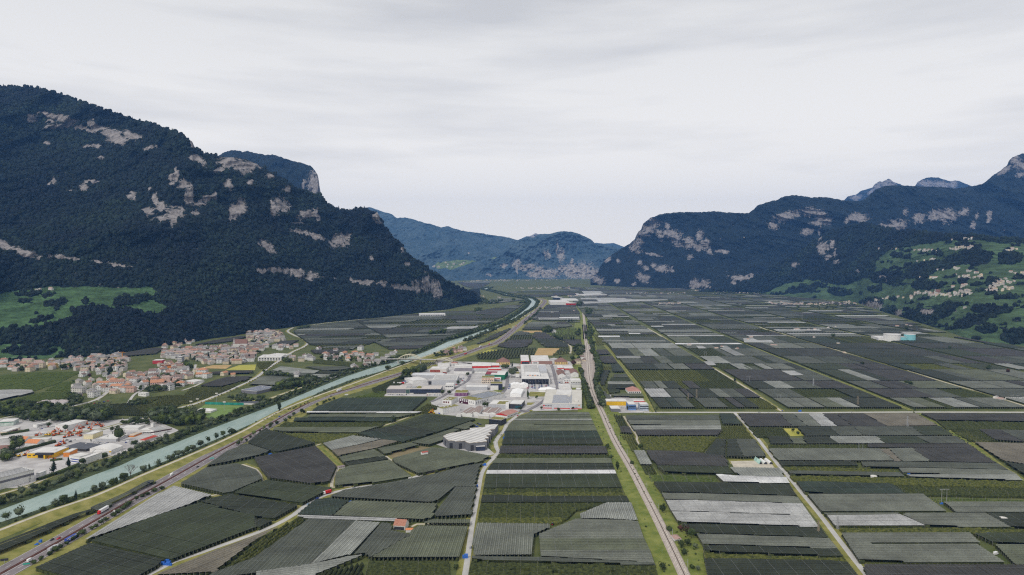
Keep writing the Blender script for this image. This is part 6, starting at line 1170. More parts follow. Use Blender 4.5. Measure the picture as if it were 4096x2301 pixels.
for i,(a,b,t,bl,lb,mm) in enumerate((((1850,1402),(1885,1402),1390,(1865,1345),'sea-green pointed tent on the farmyard',mat('sea-green canvas',(.35,.52,.46))),((1898,1402),(1935,1402),1392,(1885,1352),'middle white arched tunnel tent on the farmyard',WH),((1952,1402),(1990,1402),1392,(1940,1350),'white arched tunnel tent next to the grid road',WH))):
    aa,rz,W,D,H=frame_of('7',a,b,t,bl=bl); e=empty('tunnel_tent',aa,rz); tag(e,lb,'tent','tents on the farmyard'); q=MB(); n=7; R_=W/2
    prof=[(R_-R_*math.cos(math.pi*k/n),H*1.25*math.sin(math.pi*k/n)) for k in range(n+1)] if i else [(0,0),(R_,H*1.9),(W,0)]
    v=[(x,y,z) for y in (0,D) for x,z in prof]; k_=len(prof); q.add(v,[(j,j+1,k_+j+1,k_+j) for j in range(k_-1)]); q.build('cover',mm,e); q=MB(); q.add([(x,.6,z*.95) for x,z in prof],[tuple(range(k_))[::-1]]); q.build('opening',CHAR,e)
# ---- yards left of the river
def ex_left(e,W,D,H):
    for i in range(5):part(e,'roof_band',ROOFG,lambda q:q.box(W*.02,W*.97,D*(.08+.19*i),D*(.08+.19*i)+D*.05,H,H+.5))
    part(e,'facade_band',GRPAN,lambda q:q.box(0,W,-.15,-.02,H*.55,H*.75))
block('factory_hall','huge grey-white hall with banded roof at the left edge by the river trees','e',(-700,1790),(690,1425),1200,br=(1130,1195),h=13,group=P,extra=ex_left,roof=mat('banded pale roof',(.50,.50,.50),var=.1,scale=.05))
block('canopy_hall','small white canopy with black edge between the huge hall and conifers','e',(795,1390),(935,1335),1330,br=(975,1310),group=P,h=7,para=0)
block('dealer_hall','yellow machinery showroom with black portal','e',(545,965),(1085,965),868,bl=(690,745),group=P,wall=YEL,extra=lambda e,W,D,H:(part(e,'portal',CHAR,lambda q:q.box(W*.38,W*1.0,-5,-.1,H*.8,H*1.15)),part(e,'open_bay',CHAR,lambda q:q.box(W*.4,W*.72,-.15,.05,0,H*.75)),part(e,'pillar',YEL,lambda q:q.box(W*.71,W*.76,-5,-.2,0,H*.8)),[part(e,'window',GLASS,lambda q:q.box(W*(.04+.17*i),W*(.14+.17*i),-.1,.05,H*.4,H*.6)) for i in range(2)]))
block('workshop','orange rendered workshop with white roof beside the showroom','e',(1272,945),(1400,942),855,br=(1530,862),group=P,wall=ORNG)
block('canopy_hall','black roofed open hall with machines underneath','e',(1262,800),(1722,842),752,br=(1912,725),group=P,wall=mat('open hall shade',(.05,.05,.05)),roof=mat('dark slate sheet roof',(.10,.105,.12),var=.15,scale=.2),para=0)  # dark walls stand in for the shade under the open roof
block('office_building','white office with blue window bands near the river hedge','e',(1392,1058),(1600,1088),915,bl=(1495,845),group=P,win=(('f',1,.18,.32,12,.25,.95,mat('blue glazing',(.03,.06,.28),rough=.2)),('f',1,.5,.64,12,.25,.95,mat('blue glazing',(.03,.06,.28)))))
block('warehouse','white windowless box right of the blue-windowed office','e',(1602,1090),(1728,1098),962,br=(1962,975),group=P)
block('warehouse','low white hall with yellow corner by the clipped hedge','e',(1840,930),(2232,900),862,bl=(1800,792),group=P,extra=lambda e,W,D,H:part(e,'yellow_corner',YEL,lambda q:q.box(W*.9,W+.05,-.1,1.5,H*.7,H+.4)))
block('factory_hall','white hall with gently arched roof before the riverside trees','e',(2245,880),(2470,800),800,bl=(2130,665),group=P,kind='arch',rise=.08)
block('office_building','cream yellow three-storey block beside the machine yard','e',(1680,585),(1865,588),490,br=(2030,508),group=P,wall=CREAM,win=(('f',6,.7,.82,1.2,.05,.95,W2),('f',6,.4,.52,1.2,.05,.95,W2)))
block('warehouse','grey hall with pale flat roof left of the big round tree','e',(1925,630),(2335,640),580,bl=(2090,485),group=P,wall=METAL)
block('shop_building','low building with bright red roof among riverside trees','f',(1295,655),(1402,662),605,br=(1610,565),group=P,wall=W2,kind='hip',roof=mat('bright red roof',(.42,.07,.05),var=.12,scale=.5),rise=.2)
block('warehouse','white hall with dark windows beside the white chimney tower','f',(1270,472),(1560,475),412,bl=(1330,352),group=P,win=(('f',4,.1,.4,2.2,.3,.9,None),))
block('warehouse','long pale-roofed hall behind the red tiled houses','f',(900,402),(1272,400),382,bl=(1130,322),group=P)
block('chimney_tower','square white tower standing above the pale halls','f',(1520,345),(1575,345),270,bl=(1525,262),group=P,cat='tower')
block('workshop','workshop with orange walls next to the big round tree','f',(1050,545),(1180,548),512,bl=(1050,445),group=P,wall=ORNG,roof=mat('beige roof',(.48,.40,.32)))
block('office_building','white office with brown window strip left of the river bend','f',(1592,505),(1850,458),420,bl=(1640,345),group=P,win=(('f',1,.55,.85,22,.1,.98,mat('brown glazing',(.09,.05,.05),rough=.3)),),roof=ROOFG)
block('warehouse','white and grey hall behind the orange excavators','e',(1112,388),(1370,405),300,br=(1660,290),group=P)
block('warehouse','pale green-grey hall at the left edge before the thicket','e',(-60,335),(272,315),250,bl=(-20,195),group=P,wall=mat('sage metal',(.40,.46,.42)),extra=lambda e,W,D,H:part(e,'green_edge',GREENC,lambda q:q.box(0,W,-.15,-.02,H*.8,H*.95)))
block('warehouse','slim white hall with dark windows and green canopy below the thicket','e',(740,360),(1020,300),300,br=(1055,265),group=P,win=(('f',3,.4,.6,4,.1,.9,None),))
block('shop_building','cream building with round reddish windows by a curved hedge','e',(-40,492),(135,492),440,br=(470,398),group=P,wall=mat('pale peach render',(.62,.53,.43)),win=(('r',3,.1,.7,4,.15,.8,BURG),))
block('warehouse','flat white shed behind the orange roofed house','e',(600,645),(972,640),592,bl=(640,562),group=P,wall=W2)
block('warehouse','flat white building cut by the left edge','e',(-150,700),(195,650),610,bl=(-60,560),group=P,roof=ROOFW)
block('shed','brown roofed house at the left edge','e',(-40,860),(160,850),790,bl=(-20,740),group=P,kind='gx',roof=BROOF,rise=.25)
block('villa','white house with wide orange tiled roof beside the machine yard','e',(500,745),(740,755),665,br=(830,700),group=P,kind='gx',roof=mat('orange tile roof',(.55,.22,.10)),rise=.3)
block('villa','smaller house with orange tiled roof behind the wide one','e',(385,650),(510,655),595,br=(560,610),group=P,kind='gx',roof=mat('orange tile roof',(.55,.22,.10)),rise=.3)
block('sports_hall','hall with solar panels covering its white roof by the valley road','i',(50,240),(255,262),200,br=(492,200),group=P,wall=GRPAN,extra=lambda e,W,D,H:[part(e,'solar_field',SOLAR,lambda q:q.box(W*(.06+.5*(i%2)),W*(.5+.44*(i%2)),D*(.05+.32*(i//2)),D*(.33+.32*(i//2)),H,H+.4)) for i in range(6)])
block('clubhouse','white clubhouse beside the sports field','1',(1950,880),(2120,885),862,bl=(1985,838),group=P,kind='hip',rise=.15,roof=ROOFW)
block('grandstand','grandstand with dark sloping roof above the sports field','1',(2395,800),(2560,802),785,bl=(2420,765),group=P,roof=mat('dark slate sheet roof',(.10,.105,.12)),para=0)
block('greenhouse','group of pale flat greenhouses below the vineyards','1',(330,805),(640,800),790,bl=(400,757),group=P,roof=mat('pinkish glass roof',(.46,.40,.40),var=.08,scale=.1),kind='saw',rise=.06)
block('school_building','large white school complex beside the valley road','M7',(330,992),(565,988),955,bl=(345,928),group='town landmarks',win=(('f',8,.55,.8,3,.02,.98,None),('f',8,.15,.4,3,.02,.98,None)))
block('sports_hall','long white roof just behind the school','M7',(440,935),(600,945),925,bl=(450,908),group='town landmarks')
block('factory_hall','long white colonnaded hall under the mountain foot','M7',(1950,545),(2215,542),522,bl=(1960,511),group='town landmarks',win=(('f',14,.05,.75,4,.05,.95,GRPAN),))
block('apartment_house','grey high block in the middle of the town','g',(345,800),(438,800),690,bl=(350,675),group='town landmarks',wall=mat('grey render',(.28,.28,.30)),win=(('f',4,.6,.75,2,.05,.95,W2),('f',4,.3,.45,2,.05,.95,W2)))
block('apartment_house','red-fronted long apartment house left of the grey block','g',(-150,835),(45,832),765,bl=(-150,745),group='town landmarks',wall=mat('crimson render',(.42,.05,.06)))
block('apartment_house','orange terraced apartment house with dark top storey','g',(30,915),(435,912),850,bl=(60,825),group='town landmarks',wall=ORNG,roof=mat('dark red roof edge',(.12,.05,.05)),win=(('f',3,.55,.8,14,.03,.97,CHAR),))
block('apartment_house','white pink-fronted apartment house beside the dark orchard','g',(480,1225),(690,1245),1180,br=(790,1195),group='town landmarks',win=(('f',4,.2,.7,3,.05,.95,mat('coral panels',(.5,.2,.18))),))
block('apartment_house','white terraced block stepping down beside the town road','1',(1390,715),(1465,722),680,bl=(1370,668),group='town landmarks',win=(('f',4,.5,.65,1.4,.05,.95,None),))
block('water_works','white treatment works buildings on the right plain','M8',(1110,1042),(1300,1045),1010,bl=(1140,990),group='water works')
block('water_works','turquoise block of the treatment works','M8',(1302,1045),(1392,1045),1002,bl=(1310,995),group='water works',wall=TURQ)
for px,r_,lb,hh in ((1423,17,'round turquoise tank at the right end of the treatment works',22),(1245,25,'round white building of the treatment works',22)):
    c=GR('M8',px,1040); e=empty('storage_tank',c); tag(e,lb,'tank','water works'); q=MB(); q.tube((0,0,0),(0,0,hh),r_,20); q.build('shell',TURQ if r_==17 else WH,e); q=MB(); q.tube((0,0,hh+.05),(0,0,hh+1.5),r_*1.04,20,r2=r_*.2); q.build('roof',ROOFW,e)
FW='far works beside the railway'
for lb,fl,fr,t,bl,wl in (('white main hall of the far works',(1515,408),(1900,408),345,(1545,305),WH),('red hall at the right of the far works',(1902,415),(2080,408),372,(1912,345),REDM),('white rear hall of the far works',(1750,332),(2080,332),305,(1765,272),WH),('dark blue rear block of the far works',(1645,300),(1785,296),258,(1652,248),NAVY),('small pale shed left of the far works',(1590,250),(1690,248),236,(1600,228),WH)):block('factory_hall',lb,'j',fl,fr,t,bl=bl,wall=wl,group=FW)
block('factory_hall','very long white hall beyond the far works','M5',(100,1220),(322,1214),1204,bl=(112,1195),group=FW)
block('shed','brown shed beside the line beyond the far works','M5',(10,1212),(45,1212),1198,bl=(12,1192),group=FW,wall=BURG)
block('farmhouse','pale farmhouse surrounded by conifers between motorway and railway','j',(1545,965),(1630,962),935,bl=(1560,920),group='farm buildings',kind='gx',roof=ROOFG,rise=.2)
block('depot','white depot yard building at the right edge','k',(2150,1000),(2700,1080),960,bl=(2200,890),group='farm buildings',wall=W2,roof=ROOFW)
# ================================================================ houses of the town and villages
def nth(n):
    t=['','','twenty','thirty','forty','fifty','sixty','seventy','eighty','ninety']
    if n<=20:return ORD[n]
    a,b=divmod(n,10)
    return (t[a]+'-'+ORD[b]) if b else t[a][:-1]+'ieth'
def in_poly(x,y,p):
    c=False
    for i in range(len(p)):
        (x1,y1),(x2,y2)=p[i],p[(i+1)%len(p)]
        if (y1>y)!=(y2>y) and x<(x2-x1)*(y-y1)/(y2-y1)+x1:c=not c
    return c
RT={'terracotta':mat('terracotta tiles',(.27,.145,.105),col2=(.37,.22,.165),scale=.9,detail=8),'pinkish':mat('pinkish tiles',(.30,.215,.185),col2=(.40,.295,.26),scale=.9,detail=8),'brown':mat('brown tiles',(.15,.108,.095),col2=(.23,.17,.15),scale=.9,detail=8),'grey':mat('grey tiles',(.19,.18,.18),col2=(.28,.27,.265),scale=.9,detail=8),'orange':mat('orange tiles',(.38,.18,.10),col2=(.48,.25,.16),scale=.9,detail=8)}
WT={'white':WH,'cream':mat('cream house wall',(.62,.54,.40),var=.06,scale=.4),'pale pink':mat('pale pink wall',(.62,.44,.38),var=.06,scale=.4),'ochre':mat('ochre house wall',(.60,.42,.16),var=.06,scale=.4),'off-white':W2}
HM={}
def house_meshes(shape,rt,wt):
    k=(shape,rt,wt)
    if k in HM:return HM[k]
    w,d,h,ty,rs=shape; m=MB(); o=.5; m.box(-w/2,w/2,-d/2,d/2,-.6,h); r=MB()
    if ty=='gable':
        k2=rs*d/2; r.add([(-w/2-o,-d/2-o,h-.15),(w/2+o,-d/2-o,h-.15),(w/2+o,0,h+k2),(-w/2-o,0,h+k2),(-w/2-o,d/2+o,h-.15),(w/2+o,d/2+o,h-.15)],[(0,1,2,3),(3,2,5,4),(0,3,4),(1,5,2)])
    elif ty=='hip':
        k2=rs*d/2; q=min(d*.45,w*.45); r.add([(-w/2-o,-d/2-o,h),(w/2+o,-d/2-o,h),(w/2+o,d/2+o,h),(-w/2-o,d/2+o,h),(-w/2+q,0,h+k2),(w/2-q,0,h+k2)],[(0,1,5,4),(1,2,5),(2,3,4,5),(3,0,4)])
    else:r.box(-w/2-.2,w/2+.2,-d/2-.2,d/2+.2,h,h+.4); k2=.4
    if ty=='gable':r.m=[0,0,1,1]
    r.box(w*.2,w*.2+.9,-.4,.5,h+k2*.5,h+k2+.9,1)
    wn=MB(); fl=max(1,int(h/2.8))
    for f in range(fl):
        z=h*(f+.35)/fl
        for i in range(max(2,int(w/3))):
            x=-w/2+w*(i+.5)/max(2,int(w/3)); wn.box(x-.55,x+.55,-d/2-.06,-d/2+.05,z,z+1.4); wn.box(x-.55,x+.55,d/2-.05,d/2+.06,z,z+1.4)
        for i in range(max(2,int(d/3.5))):
            y=-d/2+d*(i+.5)/max(2,int(d/3.5)); wn.box(-w/2-.06,-w/2+.05,y-.5,y+.5,z,z+1.4); wn.box(w/2-.05,w/2+.06,y-.5,y+.5,z,z+1.4)
    out=[]
    for nm,b,mt in (('walls',m,[WT[wt]]),('roof',r,[RT[rt],WT[wt]]),('windows',wn,[GLASS])):
        me=bpy.data.meshes.new(nm); me.from_pydata(b.v,[],b.f); [me.materials.append(x) for x in mt]; me.polygons.foreach_set('material_index',b.m); me.update(); out.append((nm,me))
    HM[k]=out; return out
SHAPES={'house':[(12,9,6.2,'gable',.75),(14,10,6.5,'gable',.6),(11,10,6.5,'hip',.7),(10,8,5.4,'gable',.85),(15,11,8.0,'hip',.6)],'big':[(20,12,9.5,'gable',.6),(18,13,10.5,'hip',.55),(24,12,9,'gable',.5),(16,12,9.5,'flat',0)],'old':[(15,11,8.5,'gable',.6),(18,11,9,'gable',.55),(12,11,8.5,'hip',.6),(14,12,10,'gable',.55)]}
HOUSES=[]; OCC=[(e.location.x,e.location.y) for e in BLD]
def cluster(place,rg,pts,n,sp,roofs,walls,kinds,seed,ang=None,occupied=14):
    sp*=1.35; r=random.Random(seed); poly=[(p.x,p.y) for p in GG(rg,pts)]; x0,x1=min(p[0] for p in poly),max(p[0] for p in poly); y0,y1=min(p[1] for p in poly),max(p[1] for p in poly); got=[]
    for _ in range(n*80):
        if len(got)>=n:break
        x,y=r.uniform(x0,x1),r.uniform(y0,y1)
        if not in_poly(x,y,poly) or any((x-a)**2+(y-b)**2<sp*sp for a,b in got) or any((x-a)**2+(y-b)**2<occupied*occupied for a,b in OCC):continue
        got.append((x,y))
    got.sort(key=lambda p:p[1]); rows=[got[i:i+9] for i in range(0,len(got),9)]
    for ri,row in enumerate(rows):
        row.sort(key=lambda p:p[0]/p[1])
        for ci,(x,y) in enumerate(row):
            rt,wt,sk=r.choice(roofs),r.choice(walls),r.choice(kinds); sh=r.choice(SHAPES[sk]); nm='apartment_house' if sk=='big' else 'house'
            a=(ang if ang is not None else r.choice([0.1,0.35,-.2,1.4]))+r.uniform(-.15,.15)
            e=empty(nm,(x,y,0),a); s=r.uniform(.92,1.22); e.scale=(s,s,s*r.uniform(.92,1.1))
            shp='flat' if sh[3]=='flat' else sh[3]+('led' if sh[3]=='gable' else 'ped')
            where=f"{place}" if len(got)==1 else (f"{nth(ci + 1)} from left {place}" if len(rows)==1 else f"{nth(ci + 1)} from left, row {nth(ri + 1)} {place}")
            tag(e,f"{wt} {'block' if sk == 'big' else 'house'}, {rt} {shp} roof, {where}",'house','houses of the town and villages'); HOUSES.append(e); OCC.append((x,y))
            for pn,me in house_meshes(sh,rt,wt):
                o=link(bpy.data.objects.new(pn,me),e)
                if pn=='windows':o['kind']='stuff'
TP=['terracotta','pinkish','pinkish','brown','brown','grey','grey']; WP=['white','white','cream','off-white','pale pink']
cluster('around the church','g',[(50,600),(800,545),(1300,500),(1650,475),(1950,440),(2080,560),(1900,650),(1780,840),(1300,845),(900,840),(700,770),(50,730)],86,11.5,['pinkish','brown','brown','terracotta','grey','grey'],['white','white','cream','off-white'],['old','old','house','house','big'],1,.2)
cluster('at the far left edge','h',[(-200,250),(0,270),(850,245),(830,395),(450,470),(0,365),(-200,380)],11,17,['terracotta','pinkish'],['white','cream'],['house','big'],2)
cluster('below the hillside forest','h',[(950,255),(1700,160),(2572,140),(2572,430),(2100,440),(1900,430),(1300,405),(1010,405)],34,15.5,TP,WP+['ochre'],['house','house','old','big'],3)
cluster('between vineyards and town','h',[(1430,480),(2500,480),(2500,590),(2240,640),(2100,560),(1430,555)],8,18,['grey','brown','pinkish'],['white','cream'],['house'],4)
cluster('along the town road','h',[(1970,660),(2330,650),(2560,690),(2540,870),(2260,860),(2020,830)],7,17,['terracotta','orange'],['white'],['house','big'],5)
cluster('beside the petrol station','h',[(1530,860),(2050,830),(2040,930),(1700,1000),(1540,970)],5,18,['grey'],['white','off-white','pale pink'],['big','house'],6)
cluster('in the brown-roofed rows','1',[(1270,500),(1830,500),(1830,560),(1300,570)],14,15,['brown','brown','terracotta'],['white'],['house','old'],7,.1)
cluster('in the pink quarter','1',[(1280,575),(1820,570),(1880,620),(1680,660),(1480,620),(1280,690),(1140,690)],22,16,['pinkish','terracotta','orange','grey'],['cream','pale pink','white'],['house','big','old'],8)
cluster('near the orange terraced block','g',[(0,920),(440,930),(600,980),(630,1100),(450,1130),(0,1080)],10,16,['grey','terracotta','brown'],['white'],['house','big'],9)
cluster('by the yellow meadow','g',[(720,970),(980,1000),(960,1120),(730,1100)],5,18,['orange','pinkish'],['cream','white'],['house','big'],10)
cluster('before the dark orchard','g',[(1120,1050),(1510,1045),(1500,1085),(1120,1090)],3,20,['pinkish','orange'],['cream'],['house'],11)
cluster('in the upper village','g',[(1720,220),(2300,180),(2490,285),(2490,390),(2120,430),(1860,430),(1760,330)],34,17,['pinkish','grey','brown','grey'],['white','white','cream'],['house','house','big'],12)
cluster('below the upper village','g',[(2000,480),(2572,480),(2572,555),(2100,540)],6,20,['grey','pinkish'],['white'],['house'],13)
cluster('at the forest foot','g',[(20,455),(460,435),(460,500),(260,560),(50,600)],9,18,['pinkish','terracotta','brown'],['white','cream'],['house'],14)
cluster('on the forest edge','g',[(470,405),(650,395),(650,435),(480,440)],3,17,['brown','pinkish'],['white'],['house'],15)
cluster('alone by the forest track','g',[(840,330),(930,330),(930,350),(840,352)],1,17,['terracotta'],['cream'],['house'],16)
cluster('at the upper river crossroads','M7',[(630,965),(870,950),(870,995),(700,1000)],7,20,['pinkish','grey','brown'],['white','cream'],['house','old'],17)
cluster('in the riverside village','M7',[(1000,945),(1300,930),(1470,955),(1470,1000),(1240,1000),(1010,980)],15,19,['terracotta','brown','orange','pinkish'],['white'],['house','big'],18)
cluster('along the river road','M7',[(1250,1065),(1600,990),(1590,1010),(1270,1092)],7,18,['brown','grey','pinkish'],['white','off-white'],['old','house'],19)
cluster('between the left fields','M7',[(780,880),(1100,870),(1400,875),(1400,895),(780,905)],6,45,['orange','grey','brown'],['white'],['house','big'],20)
cluster('beside the arched bridge','M7',[(1500,935),(1700,900),(1790,925),(1740,955),(1530,960)],4,30,['terracotta','grey'],['white'],['house'],21)
cluster('under the valley road bend','M7',[(560,860),(740,845),(740,870),(560,885)],4,24,['pinkish','brown'],['white','cream'],['house'],22)
cluster('beside the motorway curve','a',[(1100,120),(1320,105),(1480,60),(1680,20),(1560,-20),(1420,20)],9,19,['terracotta','grey','brown'],['white','pale pink'],['house'],23)
cluster('near the station','b',[(1890,190),(2000,165),(1990,290),(1900,300),(1840,280)],4,24,['pinkish','brown'],['white','cream'],['house'],24)
cluster('by the lone conifers','M7',[(690,1130),(760,1130),(760,1150),(690,1150)],2,18,['grey'],['white'],['house'],25)
print('houses',len(HOUSES))
# far villages and farms: too small to pick apart
rv=random.Random(9); vm=MB(); vmats=[mat('village plaster',(.46,.43,.39),var=.1,scale=.2),WT['cream'],RT['pinkish'],RT['brown'],RT['terracotta'],RT['grey'],W2]
def small_house(p,s=1.0):
    w,d,h=rv.uniform(10,17)*s,rv.uniform(8,11)*s,rv.uniform(5.5,9)*s; a=rv.uniform(0,3.1); c,q=math.cos(a),math.sin(a); wl=rv.choice([0,0,0,1,6]); rf=rv.choice([2,2,3,4,5])
    def T(x,y,z):return (p.x+x*c-y*q,p.y+x*q+y*c,p.z+z)
    v=[T(x,y,z) for z in (-4,h) for x,y in ((-w/2,-d/2),(w/2,-d/2),(w/2,d/2),(-w/2,d/2))]+[T(-w/2,0,h+d*.28),T(w/2,0,h+d*.28)]
    b=len(vm.v); vm.v+=v
    for f,m in (((0,1,5,4),wl),((1,2,6,9,5),wl),((2,3,7,6),wl),((3,0,4,8,7),wl),((4,5,9,8),rf),((8,9,6,7),rf)):vm.f.append(tuple(i+b for i in f)); vm.m.append(m)
def village(rg,pts,n,hill=None,s=.8):
    P=SS(rg,pts); x0,x1,y0,y1=min(p[0] for p in P),max(p[0] for p in P),min(p[1] for p in P),max(p[1] for p in P)
    for _ in range(n*30):
        if n<=0:break
        x,y=rv.uniform(x0,x1),rv.uniform(y0,y1)
        if in_poly(x,y,P):small_house(on_hill(hill,x,y) if hill else G(x,y),s); n-=1
V='vineyard_hillside'
for pts,n in (([(1460,560),(1600,545),(1660,565),(2050,530),(2080,550),(1980,600),(1850,600),(1480,580)],46),([(2150,530),(2300,430),(2480,410),(2500,440),(2330,500),(2560,510),(2250,555)],46),([(1880,380),(1980,330),(2150,360),(2150,415),(1900,420)],24),([(1460,130),(1730,115),(1740,150),(1480,145)],13),([(1780,110),(2060,85),(2060,110),(1790,130)],18),([(1080,630),(1300,570),(1300,590),(1100,645)],10),([(1300,600),(1460,590),(1460,620),(1310,620)],8),([(2420,350),(2580,340),(2580,375),(2430,380)],7),([(2320,160),(2480,100),(2560,110),(2330,170)],9),([(1850,490),(2000,480),(1990,510),(1860,515)],6),([(1690,320),(1980,280),(1960,330),(1700,330)],7),([(1500,400),(1760,400),(1760,410),(1510,412)],5),([(1760,30),(2060,5),(2060,15),(1770,40)],6),([(1460,240),(1680,215),(1680,225),(1470,250)],5),([(1930,690),(1985,690),(1985,712),(1935,712)],1),([(980,115),(1310,110),(1310,120),(990,122)],3)):
    village('M8',pts,n,V)
for rg,pts,n in (('M8',[(0,650),(300,660),(600,655),(900,640),(890,672),(640,690),(400,690),(0,675)],60),('M8',[(200,575),(690,555),(690,575),(240,590)],9),('M5',[(1160,1165),(1400,1155),(1600,1150),(1730,1160),(1870,1190),(1860,1200),(1700,1195),(1400,1185)],75),('M5',[(820,1295),(1060,1290),(1070,1305),(860,1308)],22),('M5',[(1980,1300),(2570,1295),(2570,1310),(2000,1312)],40),('M5',[(490,1190),(1140,1185),(1140,1197),(500,1200)],28),('M4',[(360,822),(640,802),(900,803),(1500,800),(1500,806),(1000,815),(640,822),(380,828)],110),('M4',[(870,880),(1460,875),(1450,900),(1150,900),(900,892)],55),('M4',[(480,965),(700,970),(780,985),(620,1000)],7),('M8',[(1190,900),(1440,885),(1440,900),(1200,905)],3),('5',[(2,2),(4,2),(4,4)],0),('8',[(100,270),(2200,265),(2100,420),(120,640)],10),('7',[(500,230),(2500,20),(2500,280),(600,260)],12),('j',[(1590,235),(2060,215),(2080,260),(1690,250)],10),('k',[(1900,1020),(2100,1040),(2080,1050),(1900,1030)],2),('j',[(1550,570),(2100,480),(2090,530),(1600,590)],2)):
    village(rg,pts,n)
for pts,n in (([(70,675),(140,665),(140,680),(80,685)],6),([(200,620),(400,630),(380,690),(220,690)],8),([(660,595),(740,590),(740,605)],3),([(440,540),(480,535),(480,570),(450,570)],1)):village('M4',pts,n,'far_ridge_hillside',2.0)
village('M2',[(300,832),(410,828),(410,840),(300,842)],3,'left_mountain_hillside'); village('M2',[(430,824),(515,822),(515,832),(430,834)],2,'left_mountain_hillside')
village('M5',[(1670,630),(1700,628),(1700,634)],1,'right_mountain_hillside')
def infill(rg,pts,n,sp):
    gp=[(p.x,p.y) for p in GG(rg,pts)]; x0,x1,y0,y1=min(p[0] for p in gp),max(p[0] for p in gp),min(p[1] for p in gp),max(p[1] for p in gp)
    for _ in range(n*30):
        x,y=rv.uniform(x0,x1),rv.uniform(y0,y1)
        if n>0 and in_poly(x,y,gp) and all((x-a)**2+(y-b)**2>sp*sp for a,b in OCC):small_house(Vector((x,y,0)),1.05); OCC.append((x,y)); n-=1
infill('g',[(50,600),(800,545),(1300,500),(1650,475),(1950,440),(2080,560),(1900,650),(1780,840),(1300,845),(900,840),(700,770),(50,730)],70,15); infill('h',[(950,255),(1700,160),(2572,140),(2572,430),(2100,440),(1900,430),(1300,405),(1010,405)],34,17); infill('1',[(1270,500),(1830,500),(1880,620),(1680,660),(1480,620),(1280,690),(1140,690),(1200,590)],36,17); infill('g',[(0,860),(600,860),(640,1110),(450,1210),(0,1300)],22,19)
infill('g',[(1720,220),(2300,180),(2490,285),(2490,390),(2120,430),(1860,430),(1760,330)],22,19); infill('M7',[(1000,945),(1300,930),(1470,955),(1470,1000),(1240,1000),(1010,980)],12,22); infill('h',[(-200,250),(0,270),(850,245),(830,395),(450,470),(0,365),(-200,380)],14,20); infill('h',[(1530,640),(2500,640),(2560,870),(2260,860),(1540,970)],8,24)
vo=vm.build('village_houses',vmats); tag(vo,'tiny pale houses of the far villages and scattered farms',None,None,'stuff')
# ================================================================ landmarks
def church(rg,base,top,nave,lb,hill=None,grp='churches'):
    p=on_hill(hill,*S(rg,*base)) if hill else GR(rg,*base); H=(base[1]-top)/RG[rg][2]/FPX*p.y; w=max(2.6,H*.085)
    e=empty('church',p,.1); tag(e,lb,'church',grp); q=MB(); q.box(-w,w,-w,w,-2,H*.58); q.build('bell_tower',W2,e)
    q=MB(); q.add([(-w*1.05,-w*1.05,H*.58),(w*1.05,-w*1.05,H*.58),(w*1.05,w*1.05,H*.58),(-w*1.05,w*1.05,H*.58),(0,0,H)],[(0,1,4),(1,2,4),(2,3,4),(3,0,4)]); q.build('spire',mat('spire tiles',(.30,.28,.27)),e)
    q=MB(); q.box(-w*.4,w*.4,-w-.08,-w+.05,H*.44,H*.53); q.build('belfry_opening',GLASS,e)
    L2,hh=nave[0]*K,nave[1]*K; q=MB(); q.box(w+.1,w+L2,-w*1.6,w*2.2,-2,hh); q.build('nave',W2,e); q=MB(); q.add([(w,-w*1.8,hh),(w+L2+.6,-w*1.8,hh),(w+L2+.6,w*.3,hh*1.9),(w,w*.3,hh*1.9),(w,w*2.4,hh),(w+L2+.6,w*2.4,hh)],[(0,1,2,3),(3,2,5,4),(0,3,4),(1,5,2)]); q.build('nave_roof',BROOF,e)
church('g',(1492,522),300,(22,9),'town church with slim pointed spire and brown nave roof'); church('M8',(1678,578),512,(20,8),'church with pale spire in the hillside village on the right',V); church('M5',(1610,1150),1100,(24,10),'church with tall tower in the village below the right mountain'); church('M8',(1655,580),555,(10,5),'small white chapel left of the hillside church',V)
def crane(rg,base,top,jl,jr,lb,m):
    jl*=K; jr*=K
    p=GR(rg,*base); H=(base[1]-top)/RG[rg][2]/FPX*p.y; e=empty('tower_crane',p,.2); tag(e,lb,'crane','tower cranes'); q=MB()
    for sx in (-.7,.7):
        for sy in (-.7,.7):q.tube((sx,sy,0),(sx,sy,H),.22,4)
    for k in range(int(H/2)):q.tube((-.7,-.7,2*k),(.7,-.7,2*k+2),.14,4); q.tube((.7,.7,2*k),(-.7,.7,2*k+2),.14,4)
    q.build('mast',m,e); q=MB(); q.tube((jl,0,H-1),(jr,0,H-1),.35,4); q.tube((jl*.8,0,H-1),(0,0,H+3),.1,4); q.tube((jr*.8,0,H-1),(0,0,H+3),.1,4); q.build('jib',m,e); q=MB(); q.box(jr-2,jr,-.6,.6,H-3,H-1.2); q.build('counterweight',CHAR,e)
crane('h',(2458,210),45,-6,5,'orange tower crane above the terracotta roofs',mat('crane orange',(.62,.26,.04))); crane('g',(1905,272),172,-17,6,'thin tower crane with orange jib above the upper village',mat('crane red',(.5,.16,.06)))
